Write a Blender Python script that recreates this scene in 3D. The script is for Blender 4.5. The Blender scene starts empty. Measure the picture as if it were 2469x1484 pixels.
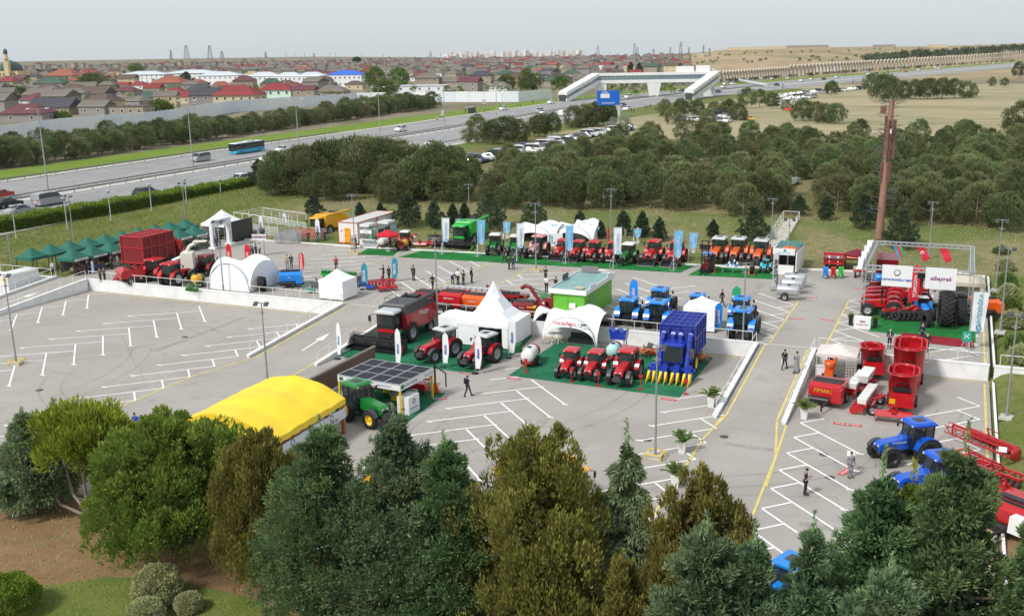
import bpy,bmesh,math,random
import numpy as np
from mathutils import Vector,Matrix
SC=bpy.context.scene
COL=SC.collection
rad=math.radians
CAM_H,CAM_F,CAM_P,CAM_Y,CAM_R=27.5,2450.0,rad(14.21),rad(23.87),rad(-1.03)
_f=Vector((-math.sin(CAM_Y)*math.cos(CAM_P),math.cos(CAM_Y)*math.cos(CAM_P),-math.sin(CAM_P)))
_r0=Vector((math.cos(CAM_Y),math.sin(CAM_Y),0));_u0=_r0.cross(_f)
_r=_r0*math.cos(CAM_R)+_u0*math.sin(CAM_R);_u=_u0*math.cos(CAM_R)-_r0*math.sin(CAM_R)
cd=bpy.data.cameras.new('camera');cam=bpy.data.objects.new('camera',cd);COL.objects.link(cam)
cam.matrix_world=Matrix(((_r.x,_u.x,-_f.x,0),(_r.y,_u.y,-_f.y,0),(_r.z,_u.z,-_f.z,CAM_H),(0,0,0,1)))
cd.sensor_width=36;cd.lens=36*CAM_F/2468;cd.clip_start=.5;cd.clip_end=40000
SC.camera=cam
SUN_EL,SUN_AZ=47,207
w=bpy.data.worlds.new('World');SC.world=w;w.use_nodes=True
nt=w.node_tree;bg=nt.nodes['Background']
sky=nt.nodes.new('ShaderNodeTexSky');sky.sky_type='NISHITA';sky.sun_disc=False
sky.sun_elevation=rad(SUN_EL);sky.sun_rotation=rad(SUN_AZ);sky.dust_density=3;sky.air_density=1;sky.ozone_density=1.5
veil=nt.nodes.new('ShaderNodeMix');veil.data_type='RGBA';veil.inputs[0].default_value=.76
veil.inputs[7].default_value=(7.2,7.8,8.15,1)
nt.links.new(sky.outputs[0],veil.inputs[6]);nt.links.new(veil.outputs[2],bg.inputs[0])
bg.inputs[1].default_value=.098
sl=bpy.data.lights.new('sun','SUN');sl.energy=2.8;sl.angle=rad(11);sl.color=(1,.965,.92)
so=bpy.data.objects.new('sun',sl);COL.objects.link(so)
_sd=Vector((math.sin(rad(SUN_AZ))*math.cos(rad(SUN_EL)),math.cos(rad(SUN_AZ))*math.cos(rad(SUN_EL)),math.sin(rad(SUN_EL))))
so.rotation_euler=_sd.to_track_quat('Z','Y').to_euler()
SC.view_settings.view_transform='Standard';SC.view_settings.look='None'
SC.view_settings.exposure=0.23;SC.view_settings.gamma=1;SC.view_settings.use_curve_mapping=False
SC.cycles.max_bounces=5;SC.cycles.diffuse_bounces=3;SC.cycles.glossy_bounces=2
SC.cycles.transmission_bounces=4;SC.cycles.transparent_max_bounces=8;SC.cycles.volume_bounces=0
SC.cycles.use_denoising=True
def G(u,v,z=0.0):
 """survey point -> (x, y) on the level z"""
 d=_r*((u-1234)/CAM_F)-_u*((v-742)/CAM_F)+_f
 t=(z-CAM_H)/d.z
 return(d.x*t,d.y*t)
def PX(x,y,z=0.0):
 d=Vector((x,y,z-CAM_H));k=d.dot(_f)
 return 1234+CAM_F*d.dot(_r)/k,742-CAM_F*d.dot(_u)/k
def GZ(u,v):
 z=3.
 for _ in range(7):z=.5*z+.5*Z(*G(u,v,z))
 return(*G(u,v,z),z)
def top_z(u,vf,vt,z):
 """height of an upright thing from its surveyed foot and top"""
 x,y=G(u,vf,z);lo,hi=0.,80.
 for _ in range(40):
  m=(lo+hi)/2
  if PX(x,y,z+m)[1]>vt:lo=m
  else:hi=m
 return lo
def lin(c):
 c=c/255.
 return c/12.92 if c<=.04045 else((c+.055)/1.055)**2.4
def S(r,g,b,k=1.0):return(lin(r)*k,lin(g)*k,lin(b)*k)
_M={}
def M(name,col=(.5,.5,.5),rough=.6,metal=0.,var=.12,scale=2.5,bump=0.,alpha=1.,spec=.5,emit=0.,rnd=0.,col2=None,coat=0.):
 if name in _M:return _M[name]
 m=bpy.data.materials.new(name);m.use_nodes=True;n=m.node_tree;b=n.nodes['Principled BSDF']
 b.inputs['Roughness'].default_value=rough;b.inputs['Metallic'].default_value=metal
 b.inputs['Specular IOR Level'].default_value=spec;b.inputs['Alpha'].default_value=alpha
 if coat:b.inputs['Coat Weight'].default_value=coat;b.inputs['Coat Roughness'].default_value=.12
 b.inputs['Base Color'].default_value=(*col,1)
 if var>0 or col2:
  tc=n.nodes.new('ShaderNodeTexCoord');no=n.nodes.new('ShaderNodeTexNoise')
  no.inputs['Scale'].default_value=scale;no.inputs['Detail'].default_value=6;no.inputs['Roughness'].default_value=.62
  n.links.new(tc.outputs['Object'],no.inputs['Vector'])
  mx=n.nodes.new('ShaderNodeMix');mx.data_type='RGBA'
  c2=col2 or tuple(min(1,c*(1+var))for c in col);c1=col if col2 else tuple(c*(1-var)for c in col)
  mx.inputs[6].default_value=(*c1,1);mx.inputs[7].default_value=(*c2,1)
  rp=n.nodes.new('ShaderNodeMapRange');rp.inputs[1].default_value=.32;rp.inputs[2].default_value=.68
  n.links.new(no.outputs['Fac'],rp.inputs[0]);n.links.new(rp.outputs[0],mx.inputs[0])
  out=mx.outputs[2]
  if rnd>0:
   oi=n.nodes.new('ShaderNodeObjectInfo');hs=n.nodes.new('ShaderNodeHueSaturation')
   r2=n.nodes.new('ShaderNodeMapRange');r2.inputs[3].default_value=1-rnd;r2.inputs[4].default_value=1+rnd
   n.links.new(oi.outputs['Random'],r2.inputs[0]);n.links.new(r2.outputs[0],hs.inputs['Value']);n.links.new(out,hs.inputs['Color']);out=hs.outputs[0]
  n.links.new(out,b.inputs['Base Color'])
  if bump>0:
   bp=n.nodes.new('ShaderNodeBump');bp.inputs['Strength'].default_value=bump;bp.inputs['Distance'].default_value=.04
   n.links.new(no.outputs['Fac'],bp.inputs['Height']);n.links.new(bp.outputs[0],b.inputs['Normal'])
 if emit:b.inputs['Emission Color'].default_value=(*col,1);b.inputs['Emission Strength'].default_value=emit
 _M[name]=m
 return m
def paint(name,r,g,b,k=1.0,rough=.32):return M('paint_'+name,S(r,g,b,k),rough,0,.05,1.2,coat=.35)
WHITE=M('white_paint',(.78,.78,.77),.5,0,.05,1.5);TENT=M('tent_cloth',(.84,.85,.86),.75,0,.035,.8,.15)
STEEL=M('galvanised_steel',(.48,.5,.52),.42,.6,.1);POLE=M('pole_grey',(.30,.32,.33),.5,.3,.1)
ALU=M('aluminium',(.62,.64,.66),.38,.7,.06);BLACK=M('black_metal',(.018,.018,.02),.42,.2,.2)
RUBBER=M('rubber',(.018,.018,.019),.8,0,.25,9);GLASS=M('tinted_glass',(.02,.035,.035),.06,0,0,alpha=.72,spec=.7)
CGLASS=M('car_glass',(.012,.016,.02),.07,0,0,spec=.7);CHROME=M('lamp_glass',(.75,.77,.78),.12,.3,0)
DARK=M('dark_grey_plastic',(.05,.052,.055),.5,0,.12);GREY=M('mid_grey',(.25,.26,.27),.5,0,.08)
WOOD=M('brown_wood',(.22,.11,.06),.6,0,.3,6)
def _basis(d):
 d=Vector(d).normalized();a=Vector((0,0,1))if abs(d.z)<.95 else Vector((0,1,0))
 x=d.cross(a).normalized();return d,x,x.cross(d)
class MB:
 def __init__(s):s.v=[];s.f=[];s.m=[];s.k=0;s.sm=[];s.flat=True
 def mat(s,k):s.k=k;return s
 def add(s,vs,fs,smooth=False):
  o=len(s.v);s.v+=[tuple(p)for p in vs]
  for f in fs:s.f.append(tuple(i+o for i in f));s.m.append(s.k);s.sm.append(smooth)
  return s
 def box(s,c,d,rz=0.,t=1.,t2=None,rx=0.):
  """c centre, d full size; t/t2 scale the top in x/y"""
  t2=t if t2 is None else t2;hx,hy,hz=d[0]/2,d[1]/2,d[2]/2
  P=[(-hx,-hy,-hz),(hx,-hy,-hz),(hx,hy,-hz),(-hx,hy,-hz),(-hx*t,-hy*t2,hz),(hx*t,-hy*t2,hz),(hx*t,hy*t2,hz),(-hx*t,hy*t2,hz)]
  cz,sz,cx,sx=math.cos(rz),math.sin(rz),math.cos(rx),math.sin(rx);Q=[]
  for x,y,z in P:
   y,z=y*cx-z*sx,y*sx+z*cx
   Q.append((c[0]+x*cz-y*sz,c[1]+x*sz+y*cz,c[2]+z))
  return s.add(Q,[(3,2,1,0),(4,5,6,7),(0,1,5,4),(1,2,6,5),(2,3,7,6),(3,0,4,7)])
 def bar(s,p,q,w,h=None):
  h=h or w;p,q=Vector(p),Vector(q);d,x,y=_basis(q-p);x,y=x*w/2,y*h/2
  return s.add([p-x-y,p+x-y,p+x+y,p-x+y,q-x-y,q+x-y,q+x+y,q-x+y],[(0,1,2,3),(7,6,5,4),(4,5,1,0),(5,6,2,1),(6,7,3,2),(7,4,0,3)])
 def tube(s,p,q,r0,r1=None,n=8,cap=True):
  r1=r0 if r1 is None else r1;p,q=Vector(p),Vector(q);d,x,y=_basis(q-p);V=[]
  for c,r in((p,r0),(q,r1)):
   for i in range(n):a=2*math.pi*i/n;V.append(c+x*math.cos(a)*r+y*math.sin(a)*r)
  F=[(i,i+n,(i+1)%n+n,(i+1)%n)for i in range(n)]
  s.add(V,F,n>5)
  if cap:s.add(V,[tuple(range(n)),tuple(reversed(range(n,2*n)))])
  return s
 def path(s,pts,r,n=6):
  for a,b in zip(pts,pts[1:]):s.tube(a,b,r,n=n)
  return s
 def lathe(s,prof,c=(0,0,0),ax='x',n=24,smooth=True):
  """prof: (along axis, radius)"""
  V=[];k=len(prof)
  for i in range(n):
   a=2*math.pi*i/n;ca,sa=math.cos(a),math.sin(a)
   for t,r in prof:
    p={'x':(t,r*ca,r*sa),'y':(r*ca,t,r*sa),'z':(r*ca,r*sa,t)}[ax]
    V.append((p[0]+c[0],p[1]+c[1],p[2]+c[2]))
  F=[]
  for i in range(n):
   j=(i+1)%n
   for m in range(k-1):F.append((i*k+m,j*k+m,j*k+m+1,i*k+m+1))
  return s.add(V,F,smooth)
 def prism(s,poly,a,b,ax='x'):
  """poly in the plane across ax, pushed from a to b"""
  f={'x':lambda p,t:(t,p[0],p[1]),'y':lambda p,t:(p[0],t,p[1]),'z':lambda p,t:(p[0],p[1],t)}[ax]
  n=len(poly);V=[f(p,a)for p in poly]+[f(p,b)for p in poly]
  return s.add(V,[tuple(range(n)),tuple(range(2*n-1,n-1,-1))]+[(i,i+n,(i+1)%n+n,(i+1)%n)for i in range(n)])
 def loft(s,rings,close=True,caps=True,smooth=True):
  n=len(rings[0]);V=[p for r in rings for p in r];F=[]
  for k in range(len(rings)-1):
   for i in range(n if close else n-1):
    j=(i+1)%n;F.append((k*n+i,k*n+j,(k+1)*n+j,(k+1)*n+i))
  s.add(V,F,smooth)
  if caps and close:s.add(V,[tuple(range(n-1,-1,-1)),tuple(range((len(rings)-1)*n,len(rings)*n))])
  return s
 def quad(s,a,b,c,d):return s.add([a,b,c,d],[(0,1,2,3)])
 def ball(s,c,r,n=10,m=6,sq=1.):
  V=[];F=[]
  for i in range(m+1):
   t=math.pi*i/m
   for j in range(n):
    a=2*math.pi*j/n;V.append((c[0]+r*math.sin(t)*math.cos(a),c[1]+r*math.sin(t)*math.sin(a),c[2]+r*sq*math.cos(t)))
  for i in range(m):
   for j in range(n):F.append((i*n+j,(i+1)*n+j,(i+1)*n+(j+1)%n,i*n+(j+1)%n))
  return s.add(V,F,True)
 def mesh(s,name,mats):
  me=bpy.data.meshes.new(name);me.from_pydata(s.v,[],s.f)
  for m in(mats if isinstance(mats,(list,tuple))else[mats]):me.materials.append(m)
  me.polygons.foreach_set('material_index',s.m);me.polygons.foreach_set('use_smooth',s.sm)
  bm=bmesh.new();bm.from_mesh(me);bmesh.ops.recalc_face_normals(bm,faces=bm.faces);bm.to_mesh(me);bm.free()
  return me
 def build(s,name,mats,parent=None):
  return put(s.mesh(name,mats),name,parent)
def put(me,name,parent=None,loc=None,rz=0.):
 o=bpy.data.objects.new(name,me);COL.objects.link(o)
 if parent:o.parent=parent
 if loc:o.location=loc
 if rz:o.rotation_euler=(0,0,rz)
 return o
_used={}
def tag(o,label,cat,group=None):
 o['label']=label;o['category']=cat
 if group:o['group']=group
 return o
def kind(o,k):o['kind']=k;return o
def thing(name,label,cat,loc=(0,0,0),rz=0.,group=None):
 o=bpy.data.objects.new(name,None);COL.objects.link(o);o.empty_display_size=.3
 o.location=loc if len(loc)==3 else(*loc,0);o.rotation_euler=(0,0,rz)
 return tag(o,label,cat,group)
_kids={}
def tree_of(root):
 if root.name not in _kids:
  _kids[root.name]=[(c,[g for g in c.children])for c in root.children]
 return _kids[root.name]
def dup(root,label,loc,rz=0.,group=None,sc=None,swap=None):
 """a copy of a thing, its parts and sub-parts (mesh data shared); swap {old material: new} puts other paint on the copy"""
 def cp(o,par):
  c=o.copy();COL.objects.link(c);c.parent=par
  if swap and c.type=='MESH':
   for i,sl_ in enumerate(c.material_slots):
    if sl_.material in swap:sl_.link='OBJECT';sl_.material=swap[sl_.material]
  return c
 r=root.copy();COL.objects.link(r);r.location=loc if len(loc)==3 else(*loc,0);r.rotation_euler=(0,0,rz)
 if sc:r.scale=(sc,sc,sc)if not isinstance(sc,tuple)else sc
 r['label']=label
 if group:r['group']=group
 for ch,gs in tree_of(root):
  c=cp(ch,r)
  for g in gs:cp(g,c)
 return r
def text(s,name,size,mat,parent=None,loc=(0,0,0),rot=(0,0,0),depth=.006,align='CENTER',shear=0.,bold=0.,sx=1.):
 cu=bpy.data.curves.new('txt','FONT');cu.body=s;cu.size=size;cu.align_x=align;cu.align_y='CENTER'
 cu.extrude=depth;cu.shear=shear;cu.offset=bold;cu.resolution_u=2
 t=bpy.data.objects.new("txt",cu)
 me=bpy.data.meshes.new_from_object(t)
 bpy.data.objects.remove(t);bpy.data.curves.remove(cu)
 me.materials.clear();me.materials.append(mat)
 o=put(me,name,parent,loc);o.rotation_euler=rot;o.scale=(sx,1,1)
 return o
def face_rot(az):return(math.pi/2,0,az)
# terrain
def ss(a,b,x):
 t=min(1,max(0,(x-a)/(b-a)));return t*t*(3-2*t)
def interp(x,P):
 if x<=P[0][0]:return P[0][1]
 for(a,p),(b,q)in zip(P,P[1:]):
  if x<=b:return p+(q-p)*(x-a)/(b-a)
 return P[-1][1]
KERB=[(-130,118.5),(-75,119.5),(-30,122.3),(3.7,126.8),(60,132)]
def kerb_y(x):return interp(x,KERB)
ZU=1.2
ROADC=[(-158.5,-200),(-158.5,200),(-156,300),(-152,420),(-146,500),(-127,600),(-105,690),(-74,800),(-38,930),(4,1080),(56,1270),(150,1620),(300,2200)]
def spline(P,step=12):
 out=[]
 n=len(P)
 for i in range(n-1):
  p0,p1,p2,p3=P[max(0,i-1)],P[i],P[i+1],P[min(n-1,i+2)]
  k=max(2,int(math.dist(p1,p2)/step))
  for j in range(k):
   t=j/k;r=[]
   for a in range(len(p1)):
    r.append(.5*((2*p1[a])+(-p0[a]+p2[a])*t+(2*p0[a]-5*p1[a]+4*p2[a]-p3[a])*t*t+(-p0[a]+3*p1[a]-3*p2[a]+p3[a])*t**3))
   out.append(tuple(r))
 out.append(P[-1]);return out
RC=spline(ROADC,14)
def road_frame(i):
 a,b=RC[max(0,i-1)],RC[min(len(RC)-1,i+1)];d=Vector((b[0]-a[0],b[1]-a[1])).normalized()
 return RC[i],(d.x,d.y),(d.y,-d.x)
def hill(x,y):
 d=math.hypot(x,y);u=1234+CAM_F*math.tan(max(-1.2,min(1.2,math.atan2(x,max(y,1))+CAM_Y)))
 L=ss(1700,2700,d)*interp(u,[(-600,19),(300,18),(760,16.5),(1000,10),(1150,2.5),(1250,0)])
 R_=interp(u,[(1560,0),(1680,8),(1760,17),(1900,18),(2250,15),(2468,19),(3200,22)])*ss(interp(u,[(1700,820),(2100,1150),(2468,1500)]),interp(u,[(1700,1350),(2100,1700),(2468,2300)]),d)
 return L+R_-max(0,d-3200)*.014
def Z(x,y):
 k=kerb_y(x)
 plain=2.2+.8*ss(200,500,y)
 if y>k:b=ZU+.05+2.15*ss(0,27,y-k)
 elif y>90.2:b=ZU
 else:b=.15
 if x<-104 and y>60:
  t=ss(-104,-128,x);b=b*(1-t)+max(2.0,b if y>k else 2.0)*t
 if y>200 or x<-118:
  t=max(ss(-118,-131,x),ss(330,500,y));b=b*(1-t)+plain*t
 return b+hill(x,y)
INLOT=lambda x,y:(-99.5<x<3.4 and 44.5<y<kerb_y(x)-.4)or(-116<x<=-99.5 and 44.5<y<89.5)
def noisecol(m,A,Bc,scale,Cc=None,sc2=40.,detail=8,bump=.5,thr=(.42,.58),streak=None):
 """two soils/plants mixed in patches, plus a finer third; world coordinates"""
 mt=bpy.data.materials.new(m);mt.use_nodes=True;n=mt.node_tree;b=n.nodes['Principled BSDF'];b.inputs['Roughness'].default_value=.95;b.inputs['Specular IOR Level'].default_value=.15
 tc=n.nodes.new('ShaderNodeTexCoord');src=tc.outputs['Object']
 if streak:
  mp=n.nodes.new('ShaderNodeMapping');mp.inputs['Scale'].default_value=streak;n.links.new(src,mp.inputs[0]);src=mp.outputs[0]
 def nz(s,d=detail):
  x=n.nodes.new('ShaderNodeTexNoise');x.inputs['Scale'].default_value=s;x.inputs['Detail'].default_value=d;x.inputs['Roughness'].default_value=.65;n.links.new(src,x.inputs['Vector']);return x
 def mr(o,lo,hi):
  x=n.nodes.new('ShaderNodeMapRange');x.inputs[1].default_value=lo;x.inputs[2].default_value=hi;n.links.new(o,x.inputs[0]);return x.outputs[0]
 def mx(f,a,c):
  x=n.nodes.new('ShaderNodeMix');x.data_type='RGBA';n.links.new(f,x.inputs[0])
  for i,q in((6,a),(7,c)):
   if isinstance(q,tuple):x.inputs[i].default_value=(*q,1)
   else:n.links.new(q,x.inputs[i])
  return x.outputs[2]
 n1=nz(scale);n2=nz(sc2,4)
 c=mx(mr(n1.outputs['Fac'],*thr),A,Bc)
 if Cc:c=mx(mr(n2.outputs['Fac'],.45,.72),c,Cc)
 n.links.new(c,b.inputs['Base Color'])
 bp=n.nodes.new('ShaderNodeBump');bp.inputs['Strength'].default_value=bump;bp.inputs['Distance'].default_value=.12;n.links.new(n2.outputs['Fac'],bp.inputs['Height']);n.links.new(bp.outputs[0],b.inputs['Normal'])
 return mt
G_BANK=noisecol('bank_grass',(.125,.155,.045),(.23,.195,.11),.10,(.10,.13,.036),1.3)
G_DIRT=noisecol('dry_soil',(.27,.165,.09),(.21,.12,.06),.55,(.19,.16,.07),3.2,thr=(.38,.62))
G_GREEN=noisecol('rough_grass',(.115,.15,.032),(.165,.17,.06),.16,(.085,.12,.022),1.6)
G_FIELD=noisecol('dry_field',(.34,.29,.18),(.22,.215,.115),.018,(.40,.33,.21),.2,streak=(.35,1,1))
G_SCRUB=noisecol('town_ground',(.22,.185,.13),(.14,.13,.075),.02,(.26,.22,.16),.09)
G_HILL=noisecol('bare_hill',(.40,.29,.18),(.22,.20,.10),.012,(.30,.23,.14),.05)
G_PARK=noisecol('wood_floor',(.23,.19,.10),(.12,.115,.04),.06,(.17,.15,.07),.8)
def terrain():
 def ax(ranges):
  o=[]
  for a,b,s in ranges:o+=list(np.arange(a,b,s))
  return o
 xs=ax([(-6600,-3000,600),(-3000,-1200,120),(-1200,-300,45),(-300,-140,10),(-140,40,2.2),(40,140,10),(140,700,40),(700,2600,110),(2600,6500,640)])
 ys=ax([(-60,20,10),(20,160,2.2),(160,330,8),(330,760,24),(760,2000,50),(2000,3600,100),(3600,7300,600)])
 V=[];F=[];Mi=[]
 for y in ys:
  for x in xs:
   z=Z(x,y)
   if INLOT(x,y):z=-.6
   V.append((x,y,z))
 nx=len(xs)
 for j in range(len(ys)-1):
  for i in range(nx-1):
   x,y=(xs[i]+xs[i+1])/2,(ys[j]+ys[j+1])/2;d=math.hypot(x,y)
   u=1234+CAM_F*math.tan(max(-1.2,min(1.2,math.atan2(x,max(y,1))+CAM_Y)))
   m=0
   if y<62 and x<5:m=1
   elif x>3 and y<128:m=2
   elif x<-101 and x>-160 and y<168:m=2
   elif y>150 and x>-130 and y<270:m=6
   elif x<-130 or d>700:m=4
   elif y>=270 and x>-120:m=3
   if 165<y<620 and x>-150:
    q=min(math.hypot(x-a,y-b)for a,b in RC[20:60])
    if q<46:m=2
   if u>1640 and d>760:m=5
   if u<1150 and d>1650:m=4
   F.append((j*nx+i,j*nx+i+1,(j+1)*nx+i+1,(j+1)*nx+i));Mi.append(m)
 me=bpy.data.meshes.new('terrain');me.from_pydata(V,[],F);me.update()
 for m in(G_BANK,G_DIRT,G_GREEN,G_FIELD,G_SCRUB,G_HILL,G_PARK):me.materials.append(m)
 me.polygons.foreach_set('material_index',Mi);me.polygons.foreach_set('use_smooth',[True]*len(F))
 return kind(put(me,'terrain'),'structure')
terrain()
# asphalt, paint
def asphalt(name,A,Bc,scale=.12,stain=.5,crack=True):
 mt=bpy.data.materials.new(name);mt.use_nodes=True;n=mt.node_tree;b=n.nodes['Principled BSDF'];b.inputs['Roughness'].default_value=.88;b.inputs['Specular IOR Level'].default_value=.25
 tc=n.nodes.new('ShaderNodeTexCoord')
 def nz(s,d=8,rg=.6,st=None):
  v=tc.outputs['Object']
  if st:
   mp=n.nodes.new('ShaderNodeMapping');mp.inputs['Scale'].default_value=st;n.links.new(v,mp.inputs[0]);v=mp.outputs[0]
  x=n.nodes.new('ShaderNodeTexNoise');x.inputs['Scale'].default_value=s;x.inputs['Detail'].default_value=d;x.inputs['Roughness'].default_value=rg;n.links.new(v,x.inputs['Vector']);return x.outputs['Fac']
 def mr(o,lo,hi,a=0.,c=1.):
  x=n.nodes.new('ShaderNodeMapRange');x.inputs[1].default_value=lo;x.inputs[2].default_value=hi;x.inputs[3].default_value=a;x.inputs[4].default_value=c;n.links.new(o,x.inputs[0]);return x.outputs[0]
 def mx(f,a,c):
  x=n.nodes.new('ShaderNodeMix');x.data_type='RGBA';n.links.new(f,x.inputs[0])
  for i,q in((6,a),(7,c)):
   if isinstance(q,tuple):x.inputs[i].default_value=(*q,1)
   else:n.links.new(q,x.inputs[i])
  return x.outputs[2]
 c=mx(mr(nz(scale),.35,.65),A,Bc)
 c=mx(mr(nz(.45,6,.7),.56,.80,0,stain),c,tuple(q*.62 for q in A))
 c=mx(mr(nz(6,3),.55,.75,0,.35),c,tuple(min(1,q*1.18)for q in Bc))
 c=mx(mr(nz(.9,5,.6,(.16,1,1)),.62,.74,0,stain*.5),c,tuple(q*.7 for q in A))
 if crack:
  vo=n.nodes.new('ShaderNodeTexVoronoi');vo.feature='DISTANCE_TO_EDGE';vo.inputs['Scale'].default_value=.075
  ds=n.nodes.new('ShaderNodeTexNoise');ds.inputs['Scale'].default_value=.5;n.links.new(tc.outputs['Object'],ds.inputs['Vector'])
  ad=n.nodes.new('ShaderNodeMix');ad.data_type='VECTOR';ad.inputs[0].default_value=.85;n.links.new(ds.outputs['Color'],ad.inputs[4]);n.links.new(tc.outputs['Object'],ad.inputs[5]);n.links.new(ad.outputs[1],vo.inputs['Vector'])
  c=mx(mr(vo.outputs['Distance'],.0,.0028,.42,0),c,tuple(q*.5 for q in A))
 n.links.new(c,b.inputs['Base Color'])
 bp=n.nodes.new('ShaderNodeBump');bp.inputs['Strength'].default_value=.25;bp.inputs['Distance'].default_value=.02;n.links.new(nz(14,3),bp.inputs['Height']);n.links.new(bp.outputs[0],b.inputs['Normal'])
 return mt
LOT=asphalt('lot_asphalt',(.312,.288,.259),(.368,.345,.315),stain=.62)
ROAD=asphalt('highway_asphalt',(.24,.238,.24),(.29,.287,.285),.05,.3,crack=False)
LINEP=M('line_paint',(.80,.80,.78),.7,0,.12,1.7);YELP=M('yellow_line_paint',(.62,.50,.16),.7,0,.16,1.2)
KERBM=M('painted_concrete',(.74,.745,.74),.7,0,.1,.8,.2);CONC=M('pale_concrete',(.46,.44,.4),.85,0,.18,.8)
def slab(name,poly,z,th,mat):
 return kind(MB().prism(poly,z-th,z,'z').build(name,mat),'structure')
slab('lower_car_park',[(-116,44),(3.7,44),(3.7,90.2),(-116,90.2)],0,.5,LOT)
slab('upper_car_park',[(-99.6,90.2)]+[(3.7,90.2),(3.7,kerb_y(3.7))]+[(x,kerb_y(x))for x in(-30,-75,-99.6)],ZU,1.6,LOT)
slab('stall_pavement',[(-113,89.6),(-99.6,89.6),(-99.6,118),(-113,118)],ZU-.004,1.6,LOT)
def ramp(x0,x1,y0,y1,name='ramp'):
 kind(MB().add([(x0,y1,ZU+.004),(x1,y1,ZU+.004),(x1,y0,.004),(x0,y0,.004),(x0,y1,-.3),(x1,y1,-.3),(x1,y0,-.3),(x0,y0,-.3)],[(0,1,2,3),(0,3,7,4),(1,5,6,2),(0,4,5,1),(3,2,6,7)]).build(name,LOT),'structure')
RX=[(-59.6,-52.4),(-15.3,-10.8),(-101.2,-96.6)]
for a,b in RX:ramp(a,b,74,90.2)
def zr(y):return ZU*min(1,max(0,(y-74)/16.2))
RAILM=M('rail_paint',(.72,.72,.7),.45,0,.08)
def railing(name,pts,label,step=2.0,h=.95,group='railings on the parapets'):
 t=thing(name,label,'railing',(pts[0][0],pts[0][1],pts[0][2]),group=group);o=Vector(pts[0])
 P=[Vector(p)-o for p in pts]
 mb=MB()
 for a,b in zip(P,P[1:]):mb.tube(a+Vector((0,0,h)),b+Vector((0,0,h)),.032,n=6)
 mb.build('handrail',RAILM,t)
 pm=None
 for a,b in zip(P,P[1:]):
  k=max(1,round((b-a).length/step))
  for i in range(k+(1 if b is P[-1]else 0)):
   q=a+(b-a)*i/k
   if pm is None:pm=MB().box((0,0,h/2),(.045,.045,h)).mesh('post',RAILM)
   put(pm,'post',t,q)
 return t
def wall(name,label,x0,x1,y0,y1,top,bot=-.2,lip=.13):
 t=thing(name,label,'wall',(x0,y0,0))
 MB().box(((x1-x0)/2,(y1-y0)/2,(top-.02+bot)/2),(x1-x0,y1-y0,top-.02-bot)).build('wall_face',KERBM,t)
 MB().box(((x1-x0)/2,(y1-y0)/2,top+lip/2-.02),(x1-x0+.06,y1-y0+.06,lip)).build('coping',KERBM,t)
 return t
WT=ZU+.12
wall('retaining_wall','long white retaining wall at the back of the empty left lot',-96.2,-60.0,89.95,90.25,WT)
wall('retaining_wall','white retaining wall behind the pagoda tent and blue picker',-51.9,-15.8,89.95,90.25,WT)
wall('retaining_wall','white retaining wall behind the red feed mixers',-10.3,3.6,89.95,90.25,WT)
wall('retaining_wall','white retaining wall running off along the right lawn',4.0,30,89.8,90.1,WT)
wall('retaining_wall','short white wall behind the toilet cabins',-112.8,-101.6,89.3,89.58,WT)
railing('railing',[(-96.2,90.1,WT+.09),(-59.9,90.1,WT+.09)],'white pipe railing above the wall of the empty left lot',1.85)
railing('railing',[(-51.7,90.1,WT+.09),(-16,90.1,WT+.09)],'white pipe railing above the wall behind the pagoda tent',2.2)
railing('railing',[(-10.2,90.1,WT+.09),(3.4,90.1,WT+.09)],'white pipe railing above the wall behind the red mixers',2.2)
railing('railing',[(4.4,89.95,WT+.09),(29,89.95,WT+.09)],'white pipe railing beside the right lawn',2.2)
railing('railing',[(-112.6,89.45,WT+.09),(-101.7,89.45,WT+.09)],'white pipe railing behind the toilet cabins',2.2)
def ramp_wall(x,y0,y1,label,full=False):
 t=thing('ramp_parapet',label,'parapet',(x,y0,0),group='parapets along the ramps')
 h0,h1=zr(y0)+.16,zr(y1)+.22
 MB().prism([(0,-.2),(y1-y0,-.2),(y1-y0,h1),(y0-y0,h0)],-.14,.14).build('wall_face',KERBM,t)
 MB().prism([(-.02,h0),(y1-y0,h1),(y1-y0,h1+.1),(-.02,h0+.1)],-.19,.19).build('coping',KERBM,t)
 return t
for x,y0,l,l2 in((-59.75,73.6,'sloping white parapet between the left lot and the wide ramp','sloping railing between the left lot and the wide ramp'),(-52.2,73.6,'sloping white parapet beside the black combine','sloping railing beside the black combine'),(-15.6,73.2,'sloping white parapet on the left of the narrow right ramp','sloping railing on the left of the narrow right ramp'),(-10.5,73.6,'sloping white parapet beside the yellow lettered baler','sloping railing beside the yellow lettered baler'),(-96.4,73.5,'sloping white wall on the far left ramp, lot side','sloping railing on the far left ramp, lot side'),(-101.4,73.5,'sloping white parapet beside the toilet cabins','sloping railing beside the toilet cabins')):
 ramp_wall(x,y0,89.9,l)
 railing('railing',[(x,y0+.4,zr(y0)+.26),(x,89.8,zr(89.8)+.32)],l2,2.1)
def kerb(name,pts,w=.28,h=.13,z=0,mat=KERBM):
 mb=MB()
 for a,b in zip(pts,pts[1:]):mb.bar((a[0],a[1],z+h/2-.02),(b[0],b[1],z+h/2-.02),h+.04,w)
 return kind(mb.build(name,mat),'structure')
kerb('back_kerb',[(x,kerb_y(x),0)for x in(-99.6,-75,-30,3.7)],z=ZU)
kerb('lawn_kerb',[(4.0,44),(4.0,89.7)],z=0);kerb('lawn_kerb',[(4.0,90.5),(4.0,126.5)],z=ZU)
kerb('front_kerb',[(-116,43.8),(3.9,43.8)],z=0)
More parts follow.
